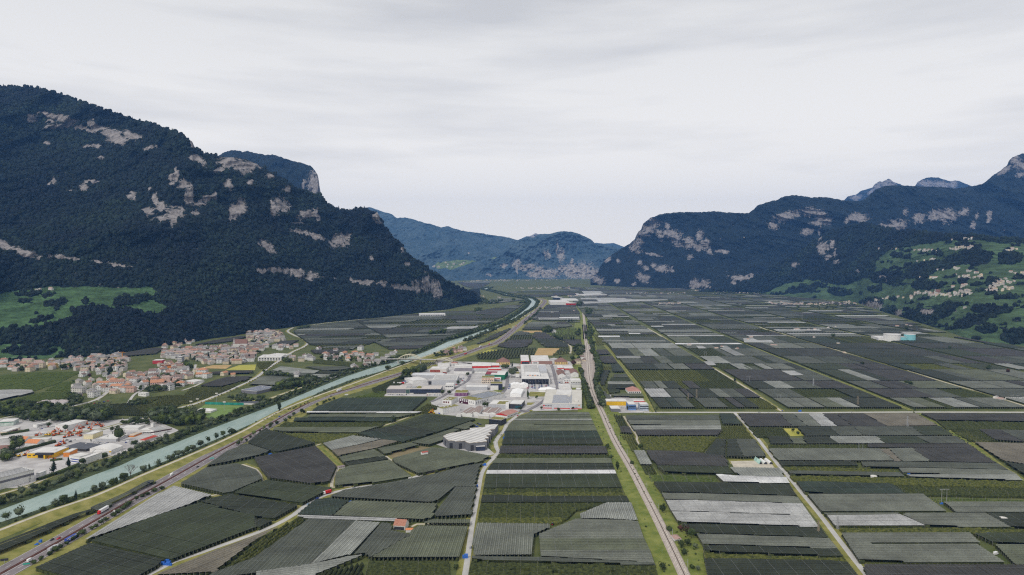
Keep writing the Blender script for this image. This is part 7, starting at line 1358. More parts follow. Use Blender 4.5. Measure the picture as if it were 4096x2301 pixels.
# arched road bridge over river and motorway
YB=mat('pale yellow steel',(.52,.49,.37),var=.08,scale=.3)
bp_=[GR('M7',1500,972,9),GR('M7',1740,968,12),GR('M7',1965,972,12),GR('M7',2130,977,12),GR('M7',2275,990,12),GR('M7',2400,1001,6),GR('M7',2500,1015,.5)]
be=empty('arch_bridge',bp_[2]); tag(be,'pale yellow road bridge with two arches over the river and the motorway','bridge'); q=MB()
bl_=[p-bp_[2] for p in bp_]
for a,b in zip(bl_,bl_[1:]):
    d=(b-a).normalized(); n=Vector((d.y,-d.x,0))*7.5; k=len(q.v); q.v+=[tuple(a-n),tuple(a+n),tuple(b+n),tuple(b-n)]+[tuple(v-Vector((0,0,1.3))) for v in (a-n,a+n,b+n,b-n)]; q.f+=[(k,k+1,k+2,k+3),(k+4,k+5,k+1,k),(k+3,k+2,k+6,k+7),(k+7,k+6,k+5,k+4)]; q.m+=[0,1,1,1]
q.build('deck',[mat('bridge roadway',(.40,.39,.37)),YB],be)
for (i,j),hp,px in (((1,2),925,(1740,970)),((3,4),957,(2130,980))):
    a,b=bl_[i],bl_[j]; Hh=(px[1]-hp)/2.5117/FPX*bp_[i].y; d=(b-a).normalized(); n=Vector((d.y,-d.x,0))*7.0
    for s in (-1,1):
        q=MB(); pts=[a+(b-a)*t+n*s+Vector((0,0,Hh*(1-(2*t-1)**2))) for t in np.linspace(0,1,15)]
        for u,v in zip(pts,pts[1:]):q.tube(u,v,1.1,6)
        q.build('arch',YB,be)
        for t in np.linspace(.1,.9,12):q=MB(); z0=a+(b-a)*t+n*s; q.tube(z0,z0+Vector((0,0,Hh*(1-(2*t-1)**2))),.42,5); q.build('hanger',YB,be)
for p in (bl_[1],bl_[2],bl_[3],bl_[4]):
    q=MB(); q.box(p.x-1.6,p.x+1.6,p.y-3,p.y+3,p.z-14,p.z-1.3); q.build('pier',M_CONC,be)
# ---- pylons and masts
M_GALV=mat('galvanised steel',(.34,.35,.36),var=.1,scale=1)
def hframe(rg,base,top,lb,gap=5.4):
    p=GR(rg,*base); H=(base[1]-top)/RG[rg][2]/FPX*p.y; e=empty('power_pylon',p); tag(e,lb,'pylon','H-shaped power pylons')
    for s in (-1,1):q=MB(); q.tube((s*gap/2,0,0),(s*gap/2,0,H),.22,6,r2=.15); q.build('pole',M_GALV,e)
    q=MB(); q.box(-gap*.95,gap*.95,-.12,.12,H-.35,H-.05); q.build('crossbar',M_GALV,e); q=MB()
    for x in (-gap*.85,0,gap*.85):q.tube((x,0,H-.4),(x,0,H-1.3),.1,5)
    q.build('insulators',M_CONC,e)['kind']='stuff'
for i,(rg,b,t,lb) in enumerate((('5',(1770,722),578,'nearest one, beside the posts field on the right'),('5',(932,208),108,'second nearest, in the finely striped grey net'),('7',(1740,588),520,'left of the third lane, in dark nets'),('7',(2050,758),702,'beside the third lane above the cross-road'),('7',(1310,328),270,'in the open green plots'),('7',(1160,218),194,'by the white strip'),('7',(1035,152),112,'on the far green plots'),('7',(1498,418),380,'between grey nets in mid distance'),('8',(340,205),140,'far one near the right villages'),('8',(925,345),300,'far one by the water works'),('j',(2540,985),900,'right of the railway far up'),('7',(840,22),2,'smallest one far up the plain'))):
    hframe(rg,b,t,'pale H-shaped power pylon, '+lb)
def lattice(rg,base,top,lb,m=None,y=False):
    p=GR(rg,*base); H=(base[1]-top)/RG[rg][2]/FPX*p.y; e=empty('lattice_pylon',p,.3); tag(e,lb,'pylon','lattice pylons'); q=MB(); w0,w1=H*.07,H*.012; m=m or M_GALV
    ls=[]
    for sx in (-1,1):
        for sy in (-1,1):q.tube((sx*w0,sy*w0,0),(sx*w1,sy*w1,H*.98),.16,4)
    for k in range(8):
        z0,z1=H*k/8,H*(k+1)/8; a0,a1=w0+(w1-w0)*k/8,w0+(w1-w0)*(k+1)/8
        for s in (-1,1):q.tube((-a0,s*a0,z0),(a1,s*a1,z1),.09,4); q.tube((a0,s*a0,z0),(-a1,s*a1,z1),.09,4); q.tube((s*a0,-a0,z0),(s*a1,a1,z1),.09,4)
    q.build('tower',m,e)
    for k,(z,l) in enumerate(((.72,.17),(.84,.14),(.95,.10))):q=MB(); q.tube((-H*l,0,H*z),(H*l,0,H*z),.14,4); q.tube((-H*l,0,H*z),(0,0,H*(z+.05)),.09,4); q.tube((H*l,0,H*z),(0,0,H*(z+.05)),.09,4); q.build('cross_arm',m,e)
RUSTY=mat('weathered pylon steel',(.26,.22,.16),var=.2,scale=1)
for rg,b,t,lb in (('7',(1222,748),645,'weathered lattice pylon in the plots behind the cross-road'),('7',(1136,768),684,'grey lattice pylon left of the weathered one'),('8',(902,1072),962,'weathered lattice pylon near the fourth lane'),('8',(456,882),788,'slim lattice pylon in grey nets'),('5',(506,1045),890,'lattice pylon with yellow plate beside the grid road'),('5',(700,985),850,'grey lattice pylon at the white patch'),('8',(1400,1288),1165,'lattice pylon on the brown net by the diagonal track'),('7',(2395,620),540,'lattice pylon right of the third lane')):lattice(rg,b,t,lb,RUSTY if 'weathered' in lb or 'yellow' in lb else M_GALV)
Pr=strip_pts([Vector((p.x,p.y,0)) for p in RAIL],8.0); acc=0; mi_=0; mast=None
for a,b in zip(Pr,Pr[1:]):
    acc+=(b-a).length
    if acc>64 and mi_<44:
        acc=0; mi_+=1; d=(b-a).normalized(); e=empty('catenary_mast',a+Vector((d.y,-d.x,0))*5.0+Vector((0,0,1.6)),math.atan2(d.y,d.x)); tag(e,f'grey overhead-line mast beside the railway, {nth(mi_)} from the near end','mast','overhead-line masts of the railway')
        if mast is None:
            q=MB(); q.tube((0,0,-.5),(0,0,8.5),.2,6,r2=.14); mast=[q.build('mast',M_GALV,e)]; q=MB(); q.tube((0,0,6.2),(0,2.8,6.8),.07,5); q.tube((0,0,5.3),(0,2.8,5.5),.05,5); mast.append(q.build('bracket',M_GALV,e))
        else:
            for s in mast:link(s.copy(),e)
for i,(x,y,t) in enumerate(((2176,785,688),(1920,862,768),(1984,800,745),(2255,868,775))):
    p=GR('1',x,y); H=(y-t)/2.5117/FPX*p.y; e=empty('floodlight_mast',p); tag(e,'tall floodlight mast '+('behind the sports field','left of the clubhouse','behind the clubhouse','at the front edge of the sports field')[i],'mast','floodlight masts'); q=MB(); q.tube((0,0,0),(0,0,H),.25,6,r2=.15); q.build('pole',M_GALV,e); q=MB(); q.box(-2.4,2.4,-.4,.4,H-.6,H+1.2); q.build('lamp_head',W2,e)
sg=GR('j',800,868); ge=empty('sign_gantry',sg,.9); tag(ge,'overhead sign gantry with orange board across the motorway','gantry'); q=MB(); q.tube((-14,0,0),(-14,0,8),.4,6); q.tube((-14,0,8),(14,0,8),.45,6); q.tube((14,0,0),(14,0,8),.4,6); q.build('frame',WH,ge); q=MB(); q.box(3,13,-.4,.4,6.5,9.5); q.build('board',mat('orange sign board',(.7,.25,.05)),ge)
fw=empty('fence',GR('1',2060,798)); tag(fw,'teal windbreak fence along the far side of the sports field','fence'); a_,b_=GR('1',2060,803),GR('1',2450,812); d_=b_-a_; q=MB(); q.add([(0,0,0),tuple(d_),(d_.x,d_.y,4.2),(0,0,4.2),(0,.2,0),(d_.x,d_.y+.2,0),(d_.x,d_.y+.2,4.2),(0,.2,4.2)],[(0,1,2,3),(5,4,7,6),(3,2,6,7)]); q.build('screen',mat('teal mesh',(.03,.24,.20)),fw)
# ================================================================ vehicles and machines
PAINT={'white':mat('white car paint',(.72,.72,.72),rough=.3,var=.03,spec=.5),'red':mat('red car paint',(.55,.015,.02),rough=.3,var=.05,spec=.5),'dark':mat('dark car paint',(.018,.02,.028),rough=.25,var=.1,spec=.5),'blue':mat('blue car paint',(.03,.07,.36),rough=.3,var=.05,spec=.5),'silver':mat('silver car paint',(.42,.43,.45),rough=.3,var=.04,spec=.5),'yellow':mat('yellow car paint',(.60,.50,.06),rough=.3,var=.05,spec=.5),'pale blue':mat('pale blue car paint',(.32,.45,.58),rough=.3,var=.05)}
TYRE=mat('tyre rubber',(.018,.018,.018),var=.2); OMACH=mat('machine orange',(.52,.11,.025),var=.15,scale=.6); YMACH=mat('machine yellow',(.68,.42,.02),var=.1,scale=.6)
VM={}
def vmesh(nm,b,mats):
    me=bpy.data.meshes.new(nm); me.from_pydata(b.v,[],b.f); [me.materials.append(x) for x in mats]; me.polygons.foreach_set('material_index',b.m); me.update(); return me
def loft(b,secs,m=0):
    """box-like body through cross-sections (x, half width, z0, z1)"""
    k=len(b.v)
    for x,w,z0,z1 in secs:b.v+=[(x,-w,z0),(x,w,z0),(x,w*.97,(z0+z1)/2),(x,w*.86,z1),(x,-w*.86,z1),(x,-w*.97,(z0+z1)/2)]
    for i in range(len(secs)-1):
        for j in range(6):b.f.append((k+i*6+j,k+i*6+(j+1)%6,k+(i+1)*6+(j+1)%6,k+(i+1)*6+j)); b.m.append(m)
    b.f+=[tuple(k+j for j in range(6))[::-1],tuple(k+(len(secs)-1)*6+j for j in range(6))]; b.m+=[m,m]
def car_parts(col):
    if ('car',col) in VM:return VM['car',col]
    b=MB(); loft(b,[(-2.15,.72,.35,.78),(-2.0,.84,.28,.92),(-.9,.88,.25,.95),(.9,.88,.25,.95),(1.5,.86,.28,.88),(2.1,.78,.32,.72)])
    g=MB(); loft(g,[(-1.75,.74,.93,1.0),(-1.2,.74,.93,1.40),(.25,.74,.93,1.42),(1.05,.76,.93,1.0)])
    r=MB(); r.box(-1.1,.2,-.6,.6,1.40,1.45); ws=MB()
    for x in (-1.35,1.35):
        for y in (-.82,.82):ws.tube((x,y-.12,.32),(x,y+.12,.32),.33,10)
    VM['car',col]=[('body',vmesh('body',b,[PAINT[col]])),('windows',vmesh('windows',g,[GLASS])),('roof',vmesh('roof',r,[PAINT[col]])),('wheels',vmesh('wheels',ws,[TYRE]))]
    return VM['car',col]
def van_parts(col):
    if ('van',col) in VM:return VM['van',col]
    b=MB(); loft(b,[(-2.7,.95,.4,2.2),(-2.5,1.0,.35,2.45),(1.3,1.0,.35,2.4),(1.9,.98,.35,1.5),(2.7,.9,.4,1.1)]); g=MB(); g.add([(1.32,-.85,2.2),(1.32,.85,2.2),(1.95,.9,1.5),(1.95,-.9,1.5)],[(0,3,2,1)]); g.box(.6,1.4,-1.0,1.0,1.5,2.0); ws=MB()
    for x in (-1.7,1.7):
        for y in (-.92,.92):ws.tube((x,y-.12,.36),(x,y+.12,.36),.36,10)
    VM['van',col]=[('body',vmesh('body',b,[PAINT[col]])),('windows',vmesh('windows',g,[GLASS])),('wheels',vmesh('wheels',ws,[TYRE]))]; return VM['van',col]
def truck_parts(cab,box,ln=12.5):
    k=('truck',cab,box,ln)
    if k in VM:return VM[k]
    c=MB(); loft(c,[(ln/2+.6,1.15,.5,3.4),(ln/2+.8,1.2,.4,3.7),(ln/2+2.4,1.22,.4,3.5),(ln/2+2.75,1.15,.45,2.4),(ln/2+2.85,1.1,.45,1.6)]); g=MB(); g.add([(ln/2+2.46,-1.0,3.2),(ln/2+2.46,1.0,3.2),(ln/2+2.8,1.05,2.3),(ln/2+2.8,-1.05,2.3)],[(0,3,2,1)])
    t=MB(); t.box(-ln/2,ln/2+.4,-1.25,1.25,1.1,3.95); st=MB()
    if box in ('blue',):st.box(-ln/2+.05,ln/2,-1.27,1.27,3.1,3.8); st.box(-ln*.3,ln*.25,-1.28,1.28,2.0,2.5)
    ch=MB(); ch.box(-ln/2,ln/2+2.2,-.9,.9,.6,1.05); ws=MB()
    for x in (-ln/2+1,-ln/2+2.3,-ln/2+3.6,ln/2+.2,ln/2+2.0):
        for y in (-1.1,1.1):ws.tube((x,y-.15,.5),(x,y+.15,.5),.5,10)
    VM[k]=[('cab',vmesh('cab',c,[PAINT[cab]])),('windscreen',vmesh('windscreen',g,[GLASS])),('cargo_box',vmesh('cargo_box',t,[PAINT[box]])),('chassis',vmesh('chassis',ch,[CHAR])),('wheels',vmesh('wheels',ws,[TYRE]))]+([('side_stripe',vmesh('side_stripe',st,[PAINT['white']]))] if st.v else []); return VM[k]
def place(parts,name,cat,p,rz,label,group,z=0,sc=1.0):
    label=' '.join(label.replace('the small car park','the small lot').split()[:16])
    e=empty(name,(p[0],p[1],z),rz); e.scale=(sc,)*3; tag(e,label,cat,group)
    for nm,me in parts:
        o=link(bpy.data.objects.new(nm,me),e)
        if nm in ('wheels','windows'):o['kind']='stuff'
    return e
def road_dir(pts,p):
    best=None
    for a,b in zip(pts,pts[1:]):
        a2,b2=V2(a),V2(b); t=max(0,min(1,(V2(p)-a2).dot(b2-a2)/max(1e-6,(b2-a2).length_squared))); d=(a2+(b2-a2)*t-V2(p)).length
        if best is None or d<best[0]:best=(d,(b2-a2).normalized(),a2+(b2-a2)*t)
    return best
MV='vehicles on the motorway'
def on_mway(rg,x,y,kind,col,label,away,lane=None):
    p=GR(rg,x,y,1.2); _,d,c=road_dir(MW,p); n=Vector((d.y,-d.x)); off=(7.6 if lane is None else lane)*(1 if away else-1); q=c+n*off; a=math.atan2(d.y,d.x)+(0 if away else math.pi)
    parts=truck_parts(*col) if kind=='truck' else van_parts(col) if kind=='van' else car_parts(col)
    place(parts,{'truck':'articulated_truck','van':'van','car':'car'}[kind],kind,q,a,label,MV,.53)
on_mway('2',1090,800,'truck',('red','white'),'articulated truck with red cab and white trailer coming along the motorway',False)
on_mway('2',668,1090,'truck',('white','blue'),'articulated truck with blue trailer and white stripes on the motorway',True,8.8)
on_mway('2',480,1195,'truck',('white','silver',8.0),'low grey trailer truck ahead of the white van',True,8.8)
on_mway('2',302,1297,'van','white','white van in the nearest right-hand lane',True,5.0); on_mway('2',615,1075,'car','red','red car beside the blue trailer',False,5); on_mway('2',595,1090,'car','dark','dark car just behind the red one',False,9)
on_mway('2',1028,880,'car','white','white car abreast of a yellow one',True,3.9); on_mway('2',1062,873,'car','yellow','yellow car abreast of a white one',True,8.8); on_mway('2',1738,438,'van','white','white van alone on the river-side carriageway',False,6.0); on_mway('2',1968,355,'car','dark','black car alone on the orchard-side carriageway',True,8.0)
for i,(x,y,k,c,aw,lb) in enumerate(((598,556,'car','blue',False,'blue car in the traffic below the riverside poplar'),(602,580,'car','white',True,'white car under the blue one'),(682,560,'car','dark',True,'dark car ahead of the white one'),(500,642,'car','dark',True,'dark car by the roadside hedge'),(340,697,'car','silver',True,'silver car second of a pair'),(285,716,'car','dark',True,'dark car first of a pair'),(1010,386,'car','dark',False,'dark car before the hedge gap'),(1320,288,'car','dark',True,'dark car near the white signboard'))):on_mway('i',x,y,k,c,lb,aw)
on_mway('i',1450,218,'truck',('white','white'),'white truck at the bushes opposite the vineyard',False); on_mway('a',1755,90,'truck',('red','red'),'all-red truck beside the motorway houses',True); on_mway('j',350,1190,'truck',('red','white'),'red and white truck leading two white ones',False); on_mway('j',245,1248,'truck',('white','white'),'white truck behind the red and white one',False); on_mway('j',170,1290,'car','white','white car behind the white truck',False)
for i in range(14):
    u=i/13; on_mway('j',1040+290*u,655-265*u,'truck',('white','white',9.0) if i%4 else ('blue','silver',9.0),f'truck standing in the far queue, {nth(i + 1)} from the near end',False,9.5)
LV='vehicles on the country roads'
def on_road(rg,x,y,parts,nm,cat,label,away=True,z=.22):
    p=GR(rg,x,y,.8); best=min((road_dir(pts,p) for pts,w in ROADS),key=lambda t:t[0]); d=best[1]; n=Vector((d.y,-d.x)); c=best[2] if best[0]<25 else V2(p); q=c+n*1.4*(1 if away else-1); place(parts,nm,cat,q,math.atan2(d.y,d.x)+(0 if away else math.pi),label,LV,z)
on_road('3',720,618,truck_parts('white','red',6.5),'box_truck','truck','box truck with bright red cargo box and white cab on the country road',False)
for rg,x,y,c,lb in (('3',607,672,'blue','dark blue car following the red truck'),('3',512,731,'pale blue','pale blue car at the farm track junction'),('3',985,568,'silver','silver car behind the gravel turn-off'),('c',1862,516,'red','red car near the red-gabled hall'),('c',1518,898,'white','white car beside the grassy slope of the stepped building'),('3',2135,1165,'silver','silver car on the straight road near the front'),('7',1945,877,'white','middle white car on the cross-road'),('7',2012,878,'white','right white car on the cross-road'),('7',1850,877,'silver','silver car left of the white ones on the cross-road'),('7',2090,862,'blue','blue car turning off the cross-road'),('8',840,1126,'white','white car far along the cross-road'),('8',868,552,'white','white car on the far gravel lane')):on_road(rg,x,y,car_parts(c),'car','car',lb)
on_road('3',1558,478,van_parts('white'),'van','van','white van at the gravel junction of the country road')
for rg,x,y,k,lb in (('2',2365,600,'van','white van parked on the farm track end'),('2',2428,578,'car','white car parked beyond the white van'),('5',2290,1240,'van','white van parked by the sandy lane'),('f',1065,650,'van','white van beside the red-roofed shop'),('c',760,270,'van','white delivery truck at the burgundy front'),('M7',1005,1195,'van','white camper beside the river road')):place(van_parts('white') if k=='van' else car_parts('white'),k,k,GR(rg,x,y),.4,lb,'parked vehicles',.2)
# car park before the black glass front and the small ones
cp=random.Random(3); cc=0
def parked(rg,a,b,n,words,ang=0.0):
    global cc
    P0,P1=GR(rg,*a),GR(rg,*b); d=P1-P0
    for i in range(n):
        if cp.random()<.12:continue
        p=P0+d*(i/max(1,n-1)); col=cp.choice(['white','silver','silver','dark','white','pale blue','blue','red']); place(car_parts(col),'car','car',p,math.atan2(d.y,d.x)+math.pi/2+ang,f'{col} car parked {nth(i + 1)} from the near end {words}','parked cars',.12)
for k,x in enumerate((860,950,1000,1090,1140,1230,1275)):parked('b',(x,790),(x-6,705),11,f'in {nth(k + 1)} row before the black glass front')
parked('a',(110,905),(480,905),9,'under the slate grey front'); parked('a',(900,912),(1150,912),6,'under the navy front'); parked('c',(955,690),(1050,745),6,'in the small car park, left row'); parked('c',(1045,665),(1135,715),6,'in the small car park, right row'); parked('a',(1870,1110),(2080,1010),10,'beside the largest white building')
parked('e',(800,390),(960,345),6,'below the slim white hall'); parked('e',(700,495),(880,490),6,'left of the excavators'); parked('f',(1020,660),(1240,630),6,'at the red-roofed shop'); parked('f',(960,180),(1330,165),9,'at the brown-roofed depot'); parked('b',(500,700),(480,780),7,'beside the white tent canopies')
for rg,pts,n,words in (('a',[(1500,560),(1700,560),(1620,700),(1480,800),(1420,760)],16,'in the white car yard'),('b',[(1460,590),(1560,560),(1570,690),(1470,700)],7,'in the yard of the arched white house'),('d',[(1900,400),(2300,440),(2300,540),(2150,500)],8,'before the yellow front'),('e',[(1150,600),(1650,600),(1250,740),(1050,700)],12,'along the yard street'),('e',[(1700,620),(1900,640),(2300,680),(2000,690)],8,'before the grey hall'),('b',[(1880,280),(1990,240),(1990,400),(1900,340)],9,'beside the station'),('h',[(1950,1000),(2250,1040),(2050,1100),(1700,1080)],8,'at the petrol station')):
    gp=[(p.x,p.y) for p in GG(rg,pts)]; k=0
    for _ in range(400):
        x,y=cp.uniform(min(p[0] for p in gp),max(p[0] for p in gp)),cp.uniform(min(p[1] for p in gp),max(p[1] for p in gp))
        if k<n and in_poly(x,y,gp):k+=1; col=cp.choice(['white','silver','dark','white','red','blue']); place(car_parts(col),'car','car',(x,y),cp.choice([.2,1.7]),f'{col} car {words}, {nth(k)} in the loose group','parked cars',.12)
def excavator(p,rz,label,m):
    k=('exc',m.name)
    if k not in VM:
        t=MB()
        for y in (-1.1,1.1):t.box(-1.8,1.8,y-.3,y+.3,0,.8)
        u=MB(); u.box(-1.7,1.3,-1.2,1.2,1.0,2.0); c=MB(); c.box(.0,1.2,.2,1.15,2.0,3.1); a=MB(); a.tube((1.1,-.3,1.6),(3.4,-.3,5.6),.32,5,r2=.26); a.tube((3.4,-.3,5.6),(5.4,-.3,3.2),.26,5,r2=.18); bk=MB(); bk.box(5.0,5.9,-.9,.3,2.3,3.2)
        VM[k]=[('tracks',vmesh('tracks',t,[TYRE])),('body',vmesh('body',u,[m])),('cab',vmesh('cab',c,[GLASS])),('boom',vmesh('boom',a,[m])),('bucket',vmesh('bucket',bk,[m]))]
    place(VM[k],'excavator','excavator',p,rz,label,'excavators in the machine yard',.1,1.15)
for i,(x,y) in enumerate(((930,520),(1000,515),(1075,525),(1120,500),(1185,500),(735,530),(1100,440),(1230,450),(1410,470),(1490,440),(1550,490),(1610,470),(1600,385),(1670,365),(1735,300),(1790,375),(1830,415),(1930,310),(2005,310),(2040,345),(1300,560),(1380,540),(1450,520),(1620,530),(1140,735),(1200,720),(1290,690),(1090,1010),(300,930),(380,945),(500,920))):
    excavator(GR('e',x,y),(i*1.3)%6.28,f"{'yellow' if i in (0, 1, 28, 29) else 'orange-red'} excavator in the machine yard, {nth(i + 1)} from the left end",YMACH if i in (0,1,28,29) else OMACH)
for i,(rg,x,y,m) in enumerate((('a',930,1275,YMACH),('a',985,1265,OMACH),('a',1030,1285,YMACH),('a',1460,1180,YMACH),('a',1500,1175,YMACH))):excavator(GR(rg,x,y),i*1.1,f'yellow construction machine, {nth(i + 1)} of the five beside the tall white cube' if m is YMACH else 'orange construction machine between yellow ones beside the tall white cube',m)
for i,(x,y,c,lb) in enumerate(((505,635,'red','red trailer'),(440,660,'blue','blue trailer'),(400,685,'red','red trailer with white top'),(330,690,'white','pale trailer'))):
    place(truck_parts('white',c,7.0),'parked_truck','truck',GR('a',x,y),.3,f'parked {lb} left of the white slanted hall','parked vehicles',.1)
# red tractor, fruit bins, tanks
q=MB(); q.box(-1.2,1.5,-.5,.5,.7,1.5); tb_=vmesh('body',q,[PAINT['red']]); q=MB(); q.box(-1.2,.1,-.7,.7,1.5,2.6); tc_=vmesh('cab',q,[GLASS]); q=MB()
for x,r_ in ((-.9,.85),(1.2,.5)):
    for y in (-.8,.8):q.tube((x,y-.2,r_),(x,y+.2,r_),r_,12)
place([('body',tb_),('cab',tc_),('wheels',vmesh('wheels',q,[TYRE]))],'tractor','tractor',GR('4',410,945),1.0,'small red tractor standing on the sandy gap',None,.12)
BIN=mat('blue plastic bins',(.035,.14,.52),var=.12,scale=.8)
def bins(rg,x,y,nx_,nz_,label,m=BIN):
    p=GR(rg,x,y); e=empty('fruit_bin_stack',p,random.uniform(-.3,.3)); tag(e,label,'bins','blue fruit bins'); q=MB(); q.box(-.58,.58,-.48,.48,.04,.72); q.box(-.58,.58,-.4,-.2,0,.04); q.box(-.58,.58,.2,.4,0,.04); me=vmesh('bin',q,[m])
    for i in range(nx_):
        for k in range(nz_ if i%3 else max(1,nz_-1)):
            o=link(bpy.data.objects.new('bin',me),e); o.location=(i*1.6,0,k*.97); o.scale=(1.3,)*3
for rg,x,y,a,b,lb in (('2',1610,1345,7,3,'long blue bin stack where the field track meets the country road'),('2',1660,1318,4,3,'second blue bin stack just beyond the long one'),('3',2083,1278,3,4,'tall blue bin stack beside the straight road near the front'),('3',935,726,3,3,'blue bins on the grass corner of teal stripes'),('3',2195,562,3,3,'blue bins at the road fork net'),('3',2282,346,3,3,'blue bins at the road junction'),('c',1600,865,3,3,'blue bins on the verge opposite the stepped building'),('c',1575,985,2,4,'second blue bins on the verge opposite the stepped building'),('2',400,1118,2,3,'blue bins in the dark field by the motorway'),('2',358,1145,2,2,'smaller blue bins in the dark field by the motorway'),('5',1390,445,3,3,'blue bins left of the orange roofed hut'),('5',1733,733,2,2,'blue bins at the foot of the nearest pylon'),('5',2190,1052,3,3,'blue bins at the start of the sandy lane'),('8',1750,998,8,3,'long blue bin stack at the tip of a pale net'),('8',310,1122,3,3,'blue bins on the cross-road verge'),('3',130,235,4,2,'low blue bins beside the motorway net corner'),('7',590,1065,3,2,'blue bins at the pale curved track')):bins(rg,x,y,a,b,lb)
for rg,x,y,lb in (('5',2365,905,'round white water tank beside the dark net'),('5',1062,478,'white tank in the leafy band')):
    p=GR(rg,x,y); e=empty('water_tank',p); tag(e,lb,'tank','white water tanks'); q=MB(); q.tube((0,0,0),(0,0,3.6),3.6,14); q.build('shell',WH,e); q=MB(); q.tube((0,0,3.6),(0,0,4.4),3.7,14,r2=.8); q.build('lid',W2,e)
for rg,b,t,lb,m,ww in (('2',(265,1358),1325,'green road sign at the near motorway edge',mat('sign green',(.02,.32,.24)),4.0),('2',(45,1335),1278,'dark camera gantry post at the near left corner',CHAR,4.5),('2',(1495,556),508,'solar powered white roadside sensor mast',NAVY,2.0),('2',(2130,290),265,'turquoise road sign beside the motorway',mat('sign turquoise',(.1,.45,.42)),4.0),('2',(1148,845),790,'white roadside pole beside the red cab truck',WH,1.2),('i',(1460,290),255,'white signboard above the dark orchard bands',WH,5.0),('a',(232,700),640,'white advertising pylon left of the slate grey front',WH,2.5),('f',(2045,1090),1055,'small white sign on the levee path',WH,1.0)):
    p=GR(rg,*b); H=(b[1]-t)/RG[rg][2]/FPX*p.y; e=empty('road_sign',p,.3); tag(e,lb,'sign'); q=MB(); q.tube((0,0,0),(0,0,H*.7),.14,6); q.build('post',M_GALV,e); q=MB(); ww*=1.3; q.box(-ww/2,ww/2,-.1,.1,H*.55,H); q.build('panel',m,e)
for i,(x,y,k,z) in enumerate(((600,765,1,0),(660,765,1,0),(790,765,1,0))):
    p=GR('b',x,y); e=empty('canopy_tent',p,.05); tag(e,('left white canopy tent','middle white canopy tent','right white canopy tent before the glass front')[i]+' beside the car park','tent','white canopy tents'); q=MB(); w=8; h=6
    q.add([(-w,0,h),(w,0,h),(w,20,h),(-w,20,h),(0,0,h+3),(0,20,h+3)],[(0,4,5,3),(4,1,2,5),(0,1,4),(3,5,2)]); q.build('canopy',MATS['white canvas'],e); q=MB(); q.box(-w+.2,w-.2,.2,19.8,0,h); q.build('side_walls',MATS['white canvas'],e)
q=MB(); pc_=GR('b',1278,822); ce=empty('round_tent',pc_); tag(ce,'round white event tent with low conical roof at the car park edge','tent'); q.tube((0,0,0),(0,0,4.2),14,18); q.build('wall',W2,ce); q=MB(); q.tube((0,0,4.2),(0,0,8.5),14.6,18,r2=.4); q.build('roof',MATS['white canvas'],ce)
q=MB(); pc_=GR('b',1168,835); ce=empty('small_tent',pc_); tag(ce,'small white tent left of the round event tent','tent'); q.box(-9,9,-5,5,0,4); q.build('wall',MATS['white canvas'],ce); q=MB(); q.add([(-9.4,-5.4,4),(9.4,-5.4,4),(9.4,5.4,4),(-9.4,5.4,4),(-5,0,8),(5,0,8)],[(0,1,5,4),(1,2,5),(2,3,4,5),(3,0,4)]); q.build('roof',MATS['white canvas'],ce)
# ================================================================ single trees, hedges, riverside growth
def along(pts,step,r,jit):
    step*=1.4; out=[]; P=strip_pts([Vector((p[0],p[1],0)) for p in pts],3.0); acc=0; nxt=0
    for a,b in zip(P,P[1:]):
        acc+=(b-a).length
        if acc>=nxt:
            d=(b-a).normalized(); out.append((a,Vector((d.y,-d.x,0)))); nxt=acc+step*r.uniform(1-jit,1+jit)
    return out
tr=random.Random(77); EXTRA=[]          # positions that become one mass of growth
def tree_row(pts,step,o0,o1,h0,h1,kinds,where,group,maxn=60,maxy=1e9,jit=.5):
    k=0
    for a,n in along(pts,step,tr,jit):
        p=a+n*tr.uniform(o0,o1)*1.5; h=tr.uniform(h0,h1)*1.25; kd=tr.choice(kinds)
        if k<maxn and p.y<maxy:k+=1; tree(p,h,kd,f'{KIND_WORDS[kd]}, {nth(k)} from the near end {where}',group)
        else:EXTRA.append((p,h*.9))
B='trees of the river banks'
rlv=[p for p in rl]; rrv=[p for p in rr_]
tree_row(rlv[1:],6.5,-9,-3,5,8.5,['willow','willow','round','bush'],'along the left bank at the water',B,62,1600)
tree_row(rlv[1:],7.5,-16,-9,6,10,['willow','round','round','willow'],'along the left bank, back row',B,46,1600)
for i,(x,y,h,k) in enumerate(((60,905,8,'round'),(190,880,11,'willow'),(430,830,7,'round'),(560,765,8,'willow'),(640,745,11,'round'),(690,735,8,'bush'),(765,705,11,'conifer'),(870,675,5,'bush'),(950,622,9,'willow'),(1030,595,9,'willow'),(1125,570,10,'round'),(1172,540,9,'poplar'),(1245,515,11,'round'),(1440,420,9,'willow'),(1500,395,7,'poplar'),(1590,355,8,'willow'),(1640,350,5,'bush'),(1705,310,9,'willow'),(1745,290,8,'round'),(1790,265,9,'willow'),(1840,250,8,'willow'),(1890,230,10,'round'),(1940,205,9,'willow'),(2015,165,10,'willow'),(2090,115,8,'round'),(2175,85,8,'round'),(2240,60,9,'round'),(2330,30,9,'bush'))):
    tree(GR('2',x,y),h*1.2,k,f'{KIND_WORDS[k]}, {nth(i + 1)} from the near end on the right river bank',B)
p=GR('2',1310,468); be_=empty('bare_tree',p); tag(be_,'leafless grey-brown tree spreading over the right river bank','tree',B); q=MB(); q.tube((0,0,0),(0,0,5),.45,6,r2=.3); qq=MB(); rb=random.Random(2)
def limb(a,d,l,r,k):
    b=a+d*l; qq.tube(a,b,r,4,r2=r*.6)
    if k:[limb(b,(d+Vector((rb.uniform(-.7,.7),rb.uniform(-.7,.7),rb.uniform(-.1,.4)))).normalized(),l*.72,r*.6,k-1) for _ in range(3)]
